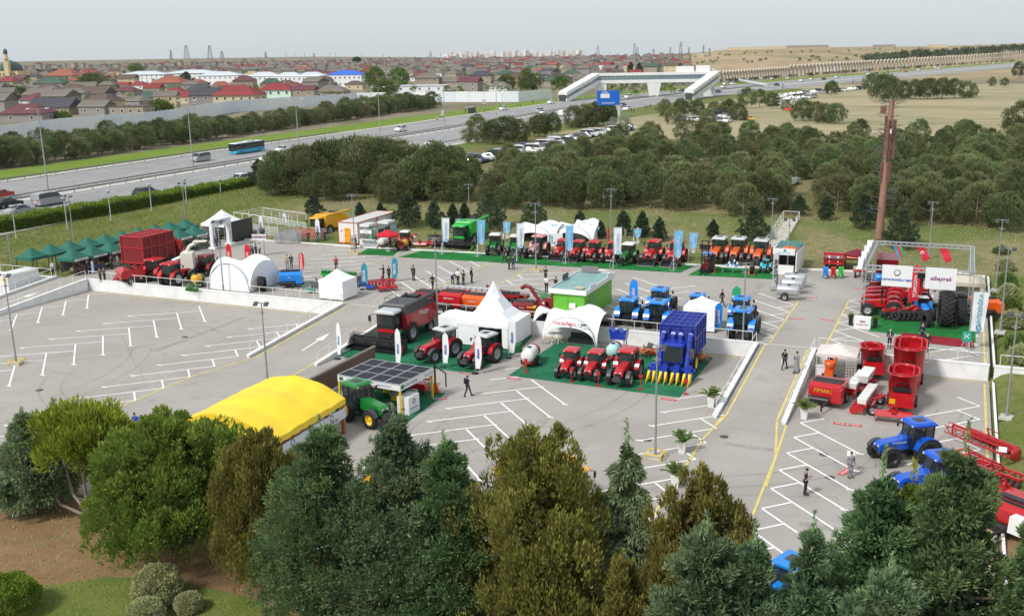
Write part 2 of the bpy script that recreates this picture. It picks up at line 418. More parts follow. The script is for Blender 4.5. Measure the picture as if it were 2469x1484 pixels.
class Paint(MB):
 def line(s,p,q,w=.15,z=.012,zf=None):
  p,q=Vector(p),Vector(q);d=(q-p).normalized();n=Vector((-d.y,d.x))*w/2
  s.nl=getattr(s,'nl',0)+1;dz=(s.nl%9)*.0013
  g0=zf or(lambda y:z);g=lambda y:g0(y)+dz
  s.add([(*(p-n),g(p.y)),(*(q-n),g(q.y)),(*(q+n),g(q.y)),(*(p+n),g(p.y))],[(0,1,2,3)])
 def bay(s,x,y,sx,L,st,z,cap=True):
  """long line from (x,y) towards (sx,-1)/(sx,+1)... plus the short return line"""
  s.line((x,y),(x+sx*L,y-L),z=z)
  if st:s.line((x,y),(x+sx*st,y+st),z=z)
  if cap:s.line((x+sx*L-.28,y-L),(x+sx*L+.28,y-L),.16,z=z+.004)
p=Paint()
PT=3.17
for k in range(10):
 y=45.9+PT*k
 if y<76:p.bay(-9.4,y,1,4.7,1.55,.012)
 y=48.2+PT*k+3.17*2
 if y<86:p.bay(2.95,y,-1,4.6,0,.012)
 if y<86:p.line((1.3,y+1.65),(2.95,y))
for k in range(9):
 y=52+PT*k
 if y<74:p.line((-35.7,y),(-30.6,y+4.45));p.line((-35.95,y-.1),(-35.45,y-.1),.18);p.line((-32.3,y+6.0-.2),(-27.35,y+.95));p.line((-27.6,y+.95),(-27.1,y+.95),.18)
 y=55.2+PT*k
 if y<84:p.line((-15,y),(-19.6,y-4.4));p.line((-19.85,y-4.4),(-19.35,y-4.4),.18);p.line((-16.5,y+1.5),(-15,y))
 y=75.5+PT*k
 if y<84:p.line((-35.6,y),(-32.2,y+3))
for k in range(14):
 y=88.0-3.36*k;x=.07*(y-80)-78.3
 if y>47:p.line((x,y),(x+5.2,y-5.2));p.line((x+4.9,y-5.2),(x+5.5,y-5.2),.2);p.line((x-4.3,y-6.2),(x+1.6,y-1.8));p.line((x-4.6,y-6.2),(x-4.0,y-6.2),.2)
 y=86.9-3.33*k
 if y>50:p.line((-60.9,y),(-66.0,y-4.9));p.line((-66.3,y-4.9),(-65.7,y-4.9),.2);p.line((-62.6,y+1.7),(-60.9,y))
 y=88.0-3.34*k;x=-94.4+.03*(y-88)
 if y>48:p.line((x,y),(x+5,y-5.1));p.line((x+4.7,y-5.1),(x+5.3,y-5.1),.2);p.line((x,y),(x+1.8,y+1.6))
z=ZU+.012
for k in range(10):
 y=94.0+PT*k
 if y<117:
  p.line((-54.3,y),(-59.3,y+4.7),z=z);p.line((-59.55,y+4.7),(-59.05,y+4.7),.18,z=z);p.line((-55.6,y-1.3),(-54.3,y),z=z)
 if 97<y<113:p.line((-47.8,y),(-42.2,y+3.9),z=z);p.line((-42.4,y+3.9),(-41.9,y+3.9),.18,z=z);p.line((-47.8,y),(-46.4,y-1.5),z=z)
 if 97<y<116:p.line((-34.1,y),(-29.5,y-3.8),z=z);p.line((-34.4,y),(-33.9,y),.18,z=z)
 if 102<y<113:p.line((-31,y-2.8),(-26.6,y+1.4),z=z);p.line((-26.85,y+1.4),(-26.3,y+1.4),.18,z=z)
 if 92<y<113:p.line((-18.9,y),(-14.7,y-3.8),z=z);p.line((-19.2,y),(-18.6,y),.18,z=z);p.line((-16.3,y-2.5),(-14.7,y-1),z=z)
 if 95<y<117:p.line((-78.0,y),(-71.5,y+3.6),z=z);p.line((-68.2,y+.6),(-73.4,y-3.4),z=z);p.line((-71.8,y+3.6),(-71.2,y+3.6),.18,z=z)
 if 93<y<112:p.line((-9.6,y),(-5.5,y-4),z=z);p.line((-9.6,y),(-8,y+1.6),z=z);p.line((2.9,y-.6),(-1.9,y-5),z=z);p.line((1.3,y+1),(2.9,y-.6),z=z)
def arrow(x,y,L,a,z,w=.16,zf=None):
 d=Vector((math.cos(a),math.sin(a)));n=Vector((-d.y,d.x));b=Vector((x,y));e=b+d*L
 p.line(b,b+d*(L*.62),w,z,zf)
 g=zf or(lambda y:z)
 q=[b+d*(L*.6)+n*.42,b+d*(L*.6)-n*.42,e]
 p.add([(*t,g(t.y))for t in q],[(0,1,2)])
arrow(-55.8,76.6,5.2,1.62,0,zf=lambda y:zr(y)+.016)
arrow(-98.8,80,4.5,1.5,0,zf=lambda y:zr(y)+.016)
for x,y in((-41.5,115.5),):arrow(x,y,3.4,.2,z)
p.line((-59.4,90.6),(-52.4,90.6),.12,z);p.line((-15.2,90.6),(-10.8,90.6),.12,z)
kind(p.build('parking_lines',LINEP),'structure')
p=Paint()
zf=lambda y:zr(y)+.014
p.line((-59.15,90),(-59.15,74),.17,zf=zf);p.line((-59.15,74),(-60.8,67),.17);p.line((-60.8,67),(-60.9,54),.17)
p.line((-52.8,88),(-52.8,74),.17,zf=zf);p.line((-52.8,74),(-51.6,62),.17)
p.line((-14.9,90),(-14.9,74),.17,zf=zf);p.line((-14.9,74),(-15.4,69),.17);p.line((-15.4,69),(-15.3,53),.17)
p.line((-15.1,74.4),(-15.3,69.5),.15);p.line((-11.1,90),(-11.1,74.3),.17,zf=zf);p.line((-11.1,74.3),(-10.0,67),.17);p.line((-10.3,73.5),(-9.75,62),.17);p.line((-10.0,67),(-9.75,57.5),.17)
p.line((3.35,45),(3.35,89),.17)
for x0,x1 in((-95.9,-60.2),(-51.9,-15.9),(-10.2,3.3)):p.line((x0,89.4),(x1,89.4),.14)
p.line((-54.1,92),(-53.9,117),.15,z=ZU+.012);p.line((-47.9,113),(-48.1,97),.15,z=ZU+.012);p.line((-14.6,91),(-14.5,108),.17,z=ZU+.012);p.line((-9.75,91.5),(-9.6,110),.17,z=ZU+.012);p.line((3.3,91),(3.3,120),.17,z=ZU+.012);p.line((-68.3,92),(-68.2,117),.14,z=ZU+.012)
kind(p.build('yellow_lines',YELP),'structure')
MARK=M('tyre_mark',(.10,.095,.09),.9,0,0,alpha=.1);PATCH=M('asphalt_patch',(.285,.265,.24),.9,0,.2,1.5)
tm=Paint();rm=random.Random(8)
for k in range(34):
 up=k%3==0;zz=(ZU if up else 0)+.006;cx,cy=(rm.uniform(-85,-2),rm.uniform(93,114))if up else(rm.uniform(-88,0),rm.uniform(47,86))
 R_,a0,da=rm.uniform(5,26),rm.uniform(0,6.28),rm.uniform(.5,1.5)
 for off in(0,1.75):
  P_=[(cx+math.cos(a0+da*i/12)*(R_+off)-math.cos(a0)*R_,cy+math.sin(a0+da*i/12)*(R_+off)-math.sin(a0)*R_)for i in range(13)]
  if all(-95<x<3 and(91<y<118 if up else 45<y<88)and not any(a-.6<x<b+.6 and y>72 for a,b in RX)for x,y in P_):
   for a,b in zip(P_,P_[1:]):tm.line(a,b,rm.uniform(.14,.24),zz)
kind(tm.build('tyre_marks',MARK),'structure')
pm_=MB()
for x0,y0,w_,d_,zz in((-45,62,9,.9,0),(-28,47,.8,22,0),(-7,57,6,.7,0),(-70,72,.7,14,0),(-86,60,7,.8,0),(-40,98,16,.8,ZU),(-20,101,.7,14,ZU),(-13.8,68,3.4,.6,0)):pm_.box((x0+w_/2,y0+d_/2,zz+.001),(w_,d_,.006))
kind(pm_.build('asphalt_patches',PATCH),'structure')
mb=MB()
for u,v,zz in((95,940,0),(445,812,0),(2000,905,.0),(1745,1052,0),(1560,1060,0),(1985,1095,0),(2000,1150,0)):
 x,y=G(u,v,zz);mb.lathe([(0,0),(0,.32),(.016,.32),(.016,0)],(x,y,zz),'z',14)
kind(mb.build('manhole_covers',M('cast_iron',(.09,.085,.08),.7,.3,.3,12)),'structure')
def sheet(name,poly,z,mat,k='structure'):
 return kind(MB().add([(x,y,z)for x,y in poly],[tuple(range(len(poly)))]).build(name,mat),k)
LAWN=noisecol('mown_lawn',(.125,.165,.032),(.17,.19,.05),.5,(.08,.115,.02),7,bump=.8)
e=[G(u,v,.2)for u,v in((-60,1420),(60,1408),(130,1408),(180,1400),(260,1388),(350,1392),(440,1402),(560,1428),(680,1470),(760,1500),(760,1640),(-200,1640),(-200,1480))]
sheet('front_lawn',e,.2,LAWN)
# highway
def strip(name,o0,o1,dz,mat,i0=0,i1=None):
 mb=MB();R=[]
 for i in range(i0,i1 or len(RC)):
  (x,y),d,n=road_frame(i)
  R.append([(x+n[0]*o0,y+n[1]*o0,Z(x,y)+dz),(x+n[0]*o1,y+n[1]*o1,Z(x,y)+dz)])
 V=[q for r in R for q in r]
 mb.add(V,[(2*k,2*k+1,2*k+3,2*k+2)for k in range(len(R)-1)])
 return kind(mb.build(name,mat),'structure')
strip('highway',-26.6,26.6,.08,ROAD)
strip('median_strip',-2.2,2.2,.10,CONC)
strip('walkway',26.6,29.4,.11,CONC,0,40)
strip('verge_stones',-29.8,-27.0,.12,M('rubble',(.46,.43,.37),.9,0,.4,1.4,.6))
VERGE=noisecol('verge_grass',(.135,.215,.022),(.17,.23,.04),.09,(.10,.17,.016),.7)
strip('verge_grass_strip',-47,-29.8,.14,VERGE)
def dashes(name,offs,L,gap,w,i1,mat=LINEP):
 mb=MB();acc=[0]
 for i in range(1,len(RC)):acc.append(acc[-1]+math.dist(RC[i],RC[i-1]))
 def at(s,o):
  i=max(1,next((k for k in range(len(acc))if acc[k]>s),len(acc)-1));t=(s-acc[i-1])/(acc[i]-acc[i-1])
  (x0,y0),_,n0=road_frame(i-1);(x1,y1),_,n1=road_frame(i)
  return(x0+(x1-x0)*t+(n0[0]*(1-t)+n1[0]*t)*o,y0+(y1-y0)*t+(n0[1]*(1-t)+n1[1]*t)*o)
 s=260.
 while s<i1:
  for o in offs:
   a,b=at(s,o-w/2),at(s+L,o-w/2);c,d=at(s+L,o+w/2),at(s,o+w/2);zz=Z(*a)+.105
   mb.add([(*a,zz),(*b,zz),(*c,zz),(*d,zz)],[(0,1,2,3)])
  s+=L+gap
 return kind(mb.build(name,mat),'structure')
dashes('lane_lines',(-20.2,-15.2,-10.2,8.6,13.4,18.2),5.5,8.5,.2,1300)
for o in(-25.3,-4.3,4.3,23.6,25.4):strip('edge_line',o-.1,o+.1,.105,LINEP)
def guard(label,off,step,i0,i1,mat,name='guard_rail',h=.75):
 t=thing(name,label,'guard rail',(*RC[i0],0));ox,oy=RC[i0]
 mb=MB();mp=MB()
 for i in range(i0,i1-1):
  (x,y),d,n=road_frame(i);(x2,y2),_,n2=road_frame(i+1)
  a=(x+n[0]*off-ox,y+n[1]*off-oy,Z(x,y)+h);b=(x2+n2[0]*off-ox,y2+n2[1]*off-oy,Z(x2,y2)+h)
  mb.bar(a,b,.1,.32)
  k=int(math.dist(a,b)/step)
  for j in range(k):
   q=[a[m]+(b[m]-a[m])*j/k for m in range(3)];mp.box((q[0],q[1],q[2]-h/2),(.12,.12,h))
 mb.build('rail_beam',mat,t);kind(mp.build('post',mat,t),'stuff')
GR=M('weathered_rail',(.27,.265,.25),.6,.3,.2)
guard('grey guard rail on the far side of the highway median',-1.8,4,14,60,GR)
guard('grey guard rail on the near side of the highway median',1.8,4,14,60,GR)
guard('grey guard rail in front of the green verge',-26.9,4,14,34,GR)
guard('thin pale rail along the highway walkway beside the hedge',26.3,3,14,42,M('pale_rail',(.42,.42,.4),.6,.2,.1),'walkway_rail',.9)
# vegetation
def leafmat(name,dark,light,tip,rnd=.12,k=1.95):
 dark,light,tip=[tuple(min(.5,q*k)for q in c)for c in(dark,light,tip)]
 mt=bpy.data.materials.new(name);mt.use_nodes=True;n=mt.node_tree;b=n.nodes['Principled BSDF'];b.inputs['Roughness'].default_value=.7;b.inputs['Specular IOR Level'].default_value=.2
 at=n.nodes.new('ShaderNodeAttribute');at.attribute_name='growth_shade'
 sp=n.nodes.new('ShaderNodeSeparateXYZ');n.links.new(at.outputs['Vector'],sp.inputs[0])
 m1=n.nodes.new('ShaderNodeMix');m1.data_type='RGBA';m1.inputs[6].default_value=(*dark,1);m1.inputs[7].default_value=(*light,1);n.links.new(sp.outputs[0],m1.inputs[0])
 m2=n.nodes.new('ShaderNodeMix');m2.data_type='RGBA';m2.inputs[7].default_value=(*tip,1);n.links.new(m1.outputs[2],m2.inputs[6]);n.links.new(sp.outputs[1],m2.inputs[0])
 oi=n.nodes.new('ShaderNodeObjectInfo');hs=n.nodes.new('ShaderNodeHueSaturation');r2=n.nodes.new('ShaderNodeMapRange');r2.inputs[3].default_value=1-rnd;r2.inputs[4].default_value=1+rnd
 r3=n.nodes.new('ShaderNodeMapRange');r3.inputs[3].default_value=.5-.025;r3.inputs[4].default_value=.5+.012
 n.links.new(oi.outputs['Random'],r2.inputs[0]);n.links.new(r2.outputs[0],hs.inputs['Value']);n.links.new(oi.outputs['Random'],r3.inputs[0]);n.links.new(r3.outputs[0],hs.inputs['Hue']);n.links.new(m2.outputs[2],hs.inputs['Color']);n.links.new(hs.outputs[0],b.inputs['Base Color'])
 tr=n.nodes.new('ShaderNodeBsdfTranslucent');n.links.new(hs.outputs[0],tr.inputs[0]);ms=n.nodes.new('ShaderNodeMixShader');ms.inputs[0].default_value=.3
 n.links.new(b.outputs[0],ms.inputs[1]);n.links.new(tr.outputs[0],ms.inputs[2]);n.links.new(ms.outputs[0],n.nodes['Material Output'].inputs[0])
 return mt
BARK=M('bark',(.13,.10,.08),.9,0,.3,5,.6);BARKP=M('pale_bark',(.24,.2,.165),.9,0,.3,5,.6)
def blades(name,base,dirn,ln,wd,shade,tip,mat,rng,bend=.0):
 """each blade a slim diamond of two triangles along dirn; shade 0..1 from painted inner shade and old to young growth, tip 0..1 fresh tip colour"""
 n=len(base);d=dirn/np.linalg.norm(dirn,axis=1,keepdims=True)
 r=rng.normal(size=(n,3));s=np.cross(d,r);s/=np.linalg.norm(s,axis=1,keepdims=True)+1e-9
 ln=np.broadcast_to(ln,(n,))[:,None];wd=np.broadcast_to(wd,(n,))[:,None]
 a=base;t=base+d*ln;t[:,2]-=(bend*ln[:,0]);m=base+d*ln*.42
 V=np.stack([a,m+s*wd,t,m-s*wd],1).reshape(-1,3)
 me=bpy.data.meshes.new(name);me.vertices.add(4*n);me.vertices.foreach_set('co',V.astype(np.float32).ravel())
 me.loops.add(4*n);me.loops.foreach_set('vertex_index',np.arange(4*n,dtype=np.int32));me.polygons.add(n)
 me.polygons.foreach_set('loop_start',np.arange(0,4*n,4,dtype=np.int32));me.update()
 at=me.attributes.new('growth_shade','FLOAT_VECTOR','POINT')
 c=np.zeros((n,4,3),np.float32);c[:,:,0]=np.clip(shade,0,1)[:,None];c[:,2,1]=tip;c[:,1,1]=c[:,3,1]=np.asarray(tip)*.35
 at.data.foreach_set('vector',c.ravel());me.materials.append(mat);me.validate();me.update()
 return me
def unit(v):return v/(np.linalg.norm(v,axis=-1,keepdims=True)+1e-9)
def clumped(rng,centres,axes,rad_,per,ln,wd,up,flame=0.,core=.25):
 """blades on clumps: centre, outward axis, radius; up pulls blades upwards, flame stretches clumps upward"""
 n=len(centres);C=np.repeat(centres,per,0);A=np.repeat(axes,per,0);R=np.repeat(rad_,per)
 q=unit(rng.normal(size=(n*per,3)));q=unit(q+A*.55)
 k=(core+(1-core)*rng.random(n*per)**.6)
 P=q*(R*k)[:,None];P[:,2]*=(1+flame)
 base=C+P;d=unit(q*.75+A*.55+np.array([0,0,up])+rng.normal(size=(n*per,3))*.33)
 L=ln*(.6+.8*rng.random(n*per));W=wd*(.7+.6*rng.random(n*per))
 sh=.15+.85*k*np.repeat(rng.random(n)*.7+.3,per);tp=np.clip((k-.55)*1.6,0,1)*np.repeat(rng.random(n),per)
 return base,d,L,W,sh,tp
def trunk_mesh(h,r,rng,limbs=(),mat=BARK,lean=0.):
 mb=MB();pts=[(rng.normal()*.06*i*lean,rng.normal()*.06*i*lean,h*i/4)for i in range(5)];pts[0]=(0,0,-.15)
 for i in range(4):mb.tube(pts[i],pts[i+1],r*(1-.2*i),r*(1-.2*(i+1)),7)
 for(a,z0,L,up)in limbs:
  p=(0,0,z0);q=(math.cos(a)*L*.5,math.sin(a)*L*.5,z0+L*up*.35);e=(math.cos(a)*L,math.sin(a)*L,z0+L*up)
  mb.tube(p,q,r*.45,r*.3,5);mb.tube(q,e,r*.3,r*.12,5)
 return mb.mesh('trunk',mat)
def cone_profile(t,tip=.05):return tip+(1-tip)*(1-t)
def conifer(h,r,seed,mat,n_b=80,tufts=14,per=36,ln=.2,wd=.04,up=.2,bough=(.95,.8,.5),tuft=.27,flame=0.,low=.08,power=.7,droop=0.,rag=.2,fill=5200,lean=.35):
 """crown of boughs: every bough carries tufts on its outer, upper side; blades coloured dark fill the middle as painted inner shade"""
 rng=np.random.default_rng(seed)
 t=np.sort(1-(1-rng.random(n_b)*.99)**.74);a=np.arange(n_b)*2.39996+rng.normal(size=n_b)*.35
 def prof(t):return np.where(t<.2,.66+.34*np.sin(np.clip(t/.2,0,1)*np.pi/2),(1-np.clip((t-.2)/.8,0,1))**power)
 pr=prof(t);k=np.clip(pr*1.15+.16,.28,1);lob=1+rag*np.sin(a*2.+seed+t*7)*.6+rag*rng.normal(size=n_b)*.55
 bl=bough[0]*r*.42*k;rr=np.maximum(.0,r*pr*lob-bl*.75)
 O=np.stack([np.cos(a),np.sin(a),np.zeros(n_b)],1);C=O*rr[:,None];C[:,2]=h*(low+(1-low)*t*.95)-droop*rr
 sc_=np.repeat(k*r*.42,tufts);Ob=np.repeat(O,tufts,0);S=np.stack([-Ob[:,1],Ob[:,0],0*Ob[:,0]],1);n=n_b*tufts
 q=unit(rng.normal(size=(n,3))+np.array([.75,0,.55]));q*=(.75+.3*rng.random(n))[:,None]
 T=np.repeat(C,tufts,0)+(Ob*(q[:,0]*bough[0])[:,None]+S*(q[:,1]*bough[1])[:,None])*sc_[:,None];T[:,2]+=q[:,2]*bough[2]*sc_+lean*np.maximum(q[:,0],0)*bough[0]*sc_-droop*np.maximum(q[:,0],0)*sc_*.8
 A=unit(Ob*.7+S*(q[:,1])[:,None]*.5+np.array([0,0,.35+up]));R=tuft*(.65+.7*rng.random(n))*np.clip(np.repeat(k,tufts)*1.1,.5,1.1)
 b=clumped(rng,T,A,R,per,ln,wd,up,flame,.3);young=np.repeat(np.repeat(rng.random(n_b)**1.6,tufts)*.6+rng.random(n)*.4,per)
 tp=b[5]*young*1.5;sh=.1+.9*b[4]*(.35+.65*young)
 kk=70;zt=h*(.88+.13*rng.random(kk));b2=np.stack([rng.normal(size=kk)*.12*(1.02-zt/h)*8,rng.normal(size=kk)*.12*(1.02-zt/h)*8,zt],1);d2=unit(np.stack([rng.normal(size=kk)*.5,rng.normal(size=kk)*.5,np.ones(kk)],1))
 ti=rng.random(fill)*.94;p_=prof(ti)*r*.68*rng.random(fill)**.5;ai=rng.random(fill)*6.283  # fill blades take the darkest tone: shade between boughs put into colour
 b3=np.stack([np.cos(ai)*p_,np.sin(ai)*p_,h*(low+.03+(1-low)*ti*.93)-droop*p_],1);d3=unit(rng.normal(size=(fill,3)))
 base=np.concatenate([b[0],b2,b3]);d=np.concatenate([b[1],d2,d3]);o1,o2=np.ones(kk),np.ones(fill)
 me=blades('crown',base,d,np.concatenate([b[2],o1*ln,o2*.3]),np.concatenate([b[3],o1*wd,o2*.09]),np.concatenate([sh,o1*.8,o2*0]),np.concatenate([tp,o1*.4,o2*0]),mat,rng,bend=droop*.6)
 return me
def pine(h,r,seed,mat,per=70,low=.3,n_cl=60,cl=.95,ln=.42,wd=.07,flat=.55):
 """round-headed pine: clumps over a dome"""
 rng=np.random.default_rng(seed);n=n_cl
 t=rng.random(n);a=rng.random(n)*2*np.pi;pr=np.sin(np.clip(.12+t*.86,0,1)*np.pi)**flat
 rr=r*pr*(.55+.45*rng.random(n)**.5)*(1+.22*np.sin(a*3+seed));c=np.stack([np.cos(a)*rr,np.sin(a)*rr,h*(low+(1-low)*(t*.9))],1)
 ax=unit(np.stack([np.cos(a)*pr,np.sin(a)*pr,.5+t],1));R=cl*(.55+.55*rng.random(n))
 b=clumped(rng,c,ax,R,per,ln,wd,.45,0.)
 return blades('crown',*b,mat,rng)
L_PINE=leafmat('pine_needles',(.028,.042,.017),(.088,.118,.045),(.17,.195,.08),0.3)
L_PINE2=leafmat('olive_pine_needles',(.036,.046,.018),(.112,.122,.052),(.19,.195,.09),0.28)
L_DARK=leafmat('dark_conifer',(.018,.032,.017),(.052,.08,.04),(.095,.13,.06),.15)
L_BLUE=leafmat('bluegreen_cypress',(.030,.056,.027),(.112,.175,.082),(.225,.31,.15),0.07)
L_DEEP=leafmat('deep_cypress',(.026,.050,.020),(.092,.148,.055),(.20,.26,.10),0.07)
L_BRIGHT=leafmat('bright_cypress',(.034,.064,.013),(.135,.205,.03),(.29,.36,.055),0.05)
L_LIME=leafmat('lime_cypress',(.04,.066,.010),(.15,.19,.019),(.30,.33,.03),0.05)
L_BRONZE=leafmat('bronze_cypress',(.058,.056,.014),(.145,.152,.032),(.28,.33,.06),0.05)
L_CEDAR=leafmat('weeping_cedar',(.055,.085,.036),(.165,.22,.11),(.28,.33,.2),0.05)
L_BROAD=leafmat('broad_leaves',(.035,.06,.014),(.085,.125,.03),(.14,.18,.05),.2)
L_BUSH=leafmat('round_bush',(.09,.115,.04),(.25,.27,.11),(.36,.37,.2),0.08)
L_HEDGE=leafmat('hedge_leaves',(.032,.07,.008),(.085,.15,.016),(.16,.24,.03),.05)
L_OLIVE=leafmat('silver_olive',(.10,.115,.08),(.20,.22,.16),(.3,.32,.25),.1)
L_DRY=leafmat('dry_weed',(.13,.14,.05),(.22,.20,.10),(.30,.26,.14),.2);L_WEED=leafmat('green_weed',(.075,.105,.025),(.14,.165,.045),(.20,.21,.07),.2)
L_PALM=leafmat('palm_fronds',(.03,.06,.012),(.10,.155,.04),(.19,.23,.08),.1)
def plant(name,label,cat,x,y,crown,trunk=None,group=None,z=None,rz=None,sc=1.):
 t=thing(name,label,cat,(x,y,Z(x,y)if z is None else z),random.random()*6.28 if rz is None else rz,group)
 if sc!=1:t.scale=(sc,sc,sc)if not isinstance(sc,tuple)else sc
 if trunk:put(trunk,'trunk',t)
 put(crown,'crown',t)
 return t
random.seed(5)
def front(label,u,vtop,y,wpx,mat,seed,name='cypress_tree',zc=.15,dx=0.,**kw):
 lo,hi=-80.,40.
 for _ in range(50):
  m=(lo+hi)/2
  if PX(m,y,5)[0]<u:lo=m
  else:hi=m
 x=lo;h0,h1=0.,30.
 for _ in range(50):
  m=(h0+h1)/2
  if PX(x,y,zc+m)[1]>vtop:h0=m
  else:h1=m
 h=h0;k=(Vector((x,y,h*.4))-Vector((0,0,CAM_H))).dot(_f);r=wpx/2*k/CAM_F*1.04
 args=dict(kw)
 limb=[(a,h*.12+i*h*.09,r*.6,.35)for i,a in enumerate((.4,2.4,4.4,1.3,3.5,5.6))]
 tm=trunk_mesh(h*.7,.08+h*.012,np.random.default_rng(seed),limb,BARKP if kw.get('pale')else BARK);args.pop('pale',None)
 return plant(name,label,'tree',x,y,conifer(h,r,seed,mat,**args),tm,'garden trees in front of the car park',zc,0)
BLUEK=dict(n_b=88,tufts=15,per=33,ln=.2,wd=.034,tuft=.29,power=.62,rag=.24,low=.05)
FLAME=dict(n_b=115,tufts=9,per=42,up=1.15,flame=1.5,tuft=.25,power=.55,rag=.3,bough=(.8,.6,.85),ln=.22,wd=.036,lean=.9)
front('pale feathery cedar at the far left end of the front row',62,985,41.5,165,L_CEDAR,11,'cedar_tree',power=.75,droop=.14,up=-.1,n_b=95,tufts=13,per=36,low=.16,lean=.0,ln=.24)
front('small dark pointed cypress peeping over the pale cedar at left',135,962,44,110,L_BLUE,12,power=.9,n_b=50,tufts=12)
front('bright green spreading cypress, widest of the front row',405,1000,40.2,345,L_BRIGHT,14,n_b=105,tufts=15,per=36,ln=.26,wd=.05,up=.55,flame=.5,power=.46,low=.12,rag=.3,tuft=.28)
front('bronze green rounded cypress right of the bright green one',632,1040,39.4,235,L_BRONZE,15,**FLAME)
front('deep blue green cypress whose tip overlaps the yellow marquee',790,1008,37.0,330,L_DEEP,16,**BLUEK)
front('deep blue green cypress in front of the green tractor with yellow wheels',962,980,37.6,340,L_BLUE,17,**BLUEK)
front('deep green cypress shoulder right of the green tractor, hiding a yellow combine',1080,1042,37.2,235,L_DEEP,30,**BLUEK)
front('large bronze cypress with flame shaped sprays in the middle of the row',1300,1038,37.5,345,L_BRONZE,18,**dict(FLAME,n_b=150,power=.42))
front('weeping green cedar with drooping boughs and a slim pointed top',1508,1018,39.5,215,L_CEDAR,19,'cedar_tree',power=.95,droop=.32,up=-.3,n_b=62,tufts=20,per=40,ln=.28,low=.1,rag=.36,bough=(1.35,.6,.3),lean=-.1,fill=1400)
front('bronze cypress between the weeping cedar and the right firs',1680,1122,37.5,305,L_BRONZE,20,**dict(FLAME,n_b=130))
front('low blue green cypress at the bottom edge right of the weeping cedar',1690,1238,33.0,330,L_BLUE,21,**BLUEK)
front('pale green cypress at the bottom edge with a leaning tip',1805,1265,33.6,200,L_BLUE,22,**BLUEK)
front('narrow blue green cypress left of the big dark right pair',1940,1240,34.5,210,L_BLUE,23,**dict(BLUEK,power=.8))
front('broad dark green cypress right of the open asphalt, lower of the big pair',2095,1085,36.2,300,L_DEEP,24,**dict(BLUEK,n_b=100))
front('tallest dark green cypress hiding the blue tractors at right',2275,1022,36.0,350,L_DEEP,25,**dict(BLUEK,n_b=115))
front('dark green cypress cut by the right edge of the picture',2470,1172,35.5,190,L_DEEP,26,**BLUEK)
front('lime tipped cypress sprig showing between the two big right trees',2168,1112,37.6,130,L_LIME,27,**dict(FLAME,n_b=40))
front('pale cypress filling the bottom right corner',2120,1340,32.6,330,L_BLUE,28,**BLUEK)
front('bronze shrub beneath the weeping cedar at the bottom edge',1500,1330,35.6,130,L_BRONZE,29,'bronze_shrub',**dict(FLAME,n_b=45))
def multistem():
 x,y=G(222,1252,.15);rng=np.random.default_rng(3)
 t=thing('cypress_tree','lime green cypress on several bare curved stems, second big tree from left','tree',(x,y,.15),0,'garden trees in front of the car park')
 mb=MB()
 stems=[]
 for a,L,hh in((3.0,2.3,4.2),(2.6,1.2,4.6),(1.2,.7,4.8),(.3,1.1,4.4),(5.2,.6,4.0),(3.4,2.9,2.9)):
  b=Vector((0,0,.1));m=Vector((math.cos(a)*L*.7,math.sin(a)*L*.7,hh*.32));e=Vector((math.cos(a)*L,math.sin(a)*L,hh))
  mb.tube(b,m,.13,.09,6);mb.tube(m,e,.09,.04,6);stems.append(e)
 mb.build('trunk',BARKP,t)
 C=[];A=[]
 for e in stems[:5]:
  for k in range(34):
   q=unit(rng.normal(size=3));q[2]=abs(q[2])*1.0-.15;C.append(np.array(e)+q*np.array([1.75,1.75,1.6])*(.7+.4*rng.random())+np.array([0,0,.6]));A.append(unit(q+np.array([0,0,.5])))
 C=np.array(C);A=np.array(A)
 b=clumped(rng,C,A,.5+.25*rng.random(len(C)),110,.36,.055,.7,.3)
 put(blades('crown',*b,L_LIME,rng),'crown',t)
multistem()
def bush(label,u,v,w,seed,mat=L_BUSH,name='round_bush',squash=.85,z=.2,dens=1.,grp='clipped bushes',leaf=.15):
 x,y=G(u,v,z);k=(Vector((x,y,z))-Vector((0,0,CAM_H))).dot(_f);r=w/2*k/CAM_F
 rng=np.random.default_rng(seed);n=int(9000*dens);q=unit(rng.normal(size=(n,3)));q[:,2]=np.abs(q[:,2])*1.3-.3;q=unit(q)
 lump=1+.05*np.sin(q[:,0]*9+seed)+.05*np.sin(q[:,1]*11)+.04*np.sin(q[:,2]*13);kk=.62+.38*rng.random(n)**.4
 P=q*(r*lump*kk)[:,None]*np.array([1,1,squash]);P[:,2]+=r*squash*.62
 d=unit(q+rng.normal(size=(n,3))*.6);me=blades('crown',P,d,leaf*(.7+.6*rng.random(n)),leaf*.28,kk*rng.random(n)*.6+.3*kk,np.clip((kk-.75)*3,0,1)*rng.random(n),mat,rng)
 tm=MB().tube((0,0,-.1),(.05,0,r*.8),.07,.05,6).mesh('trunk',BARKP)
 return plant(name,label,'bush',x,y,me,tm,grp,z,0)
bush('biggest of the three pale clipped bushes on the front lawn',382,1448,112,31,squash=1.0,dens=1.4)
bush('small pale clipped bush left of the biggest one',352,1498,82,32)
bush('small pale clipped bush right of the biggest one',456,1470,60,33)
bush('dark green clipped hedge ball in the bottom left corner',8,1478,165,34,L_HEDGE,'hedge_ball',.7,dens=1.8,leaf=.12)
for i,(u,v,w_)in enumerate(((2412,625,40),(2422,655,42),(2425,690,44),(2430,720,46),(2432,752,48),(2440,790,56),(2452,850,62),(2462,876,60))):
 bush('round lawn bush beside the truss stall, '+('farthest of the column','second from the far end','third from the far end','fourth from the far end','middle of the column','third nearest, behind the lettered banner','second nearest to the white wall','nearest to the white wall')[i],u,v,w_,40+i,L_BUSH if i%2 else L_BROAD,squash=.95,z=ZU,dens=.35,grp='round bushes on the right lawn',leaf=.2)
PINES=[]
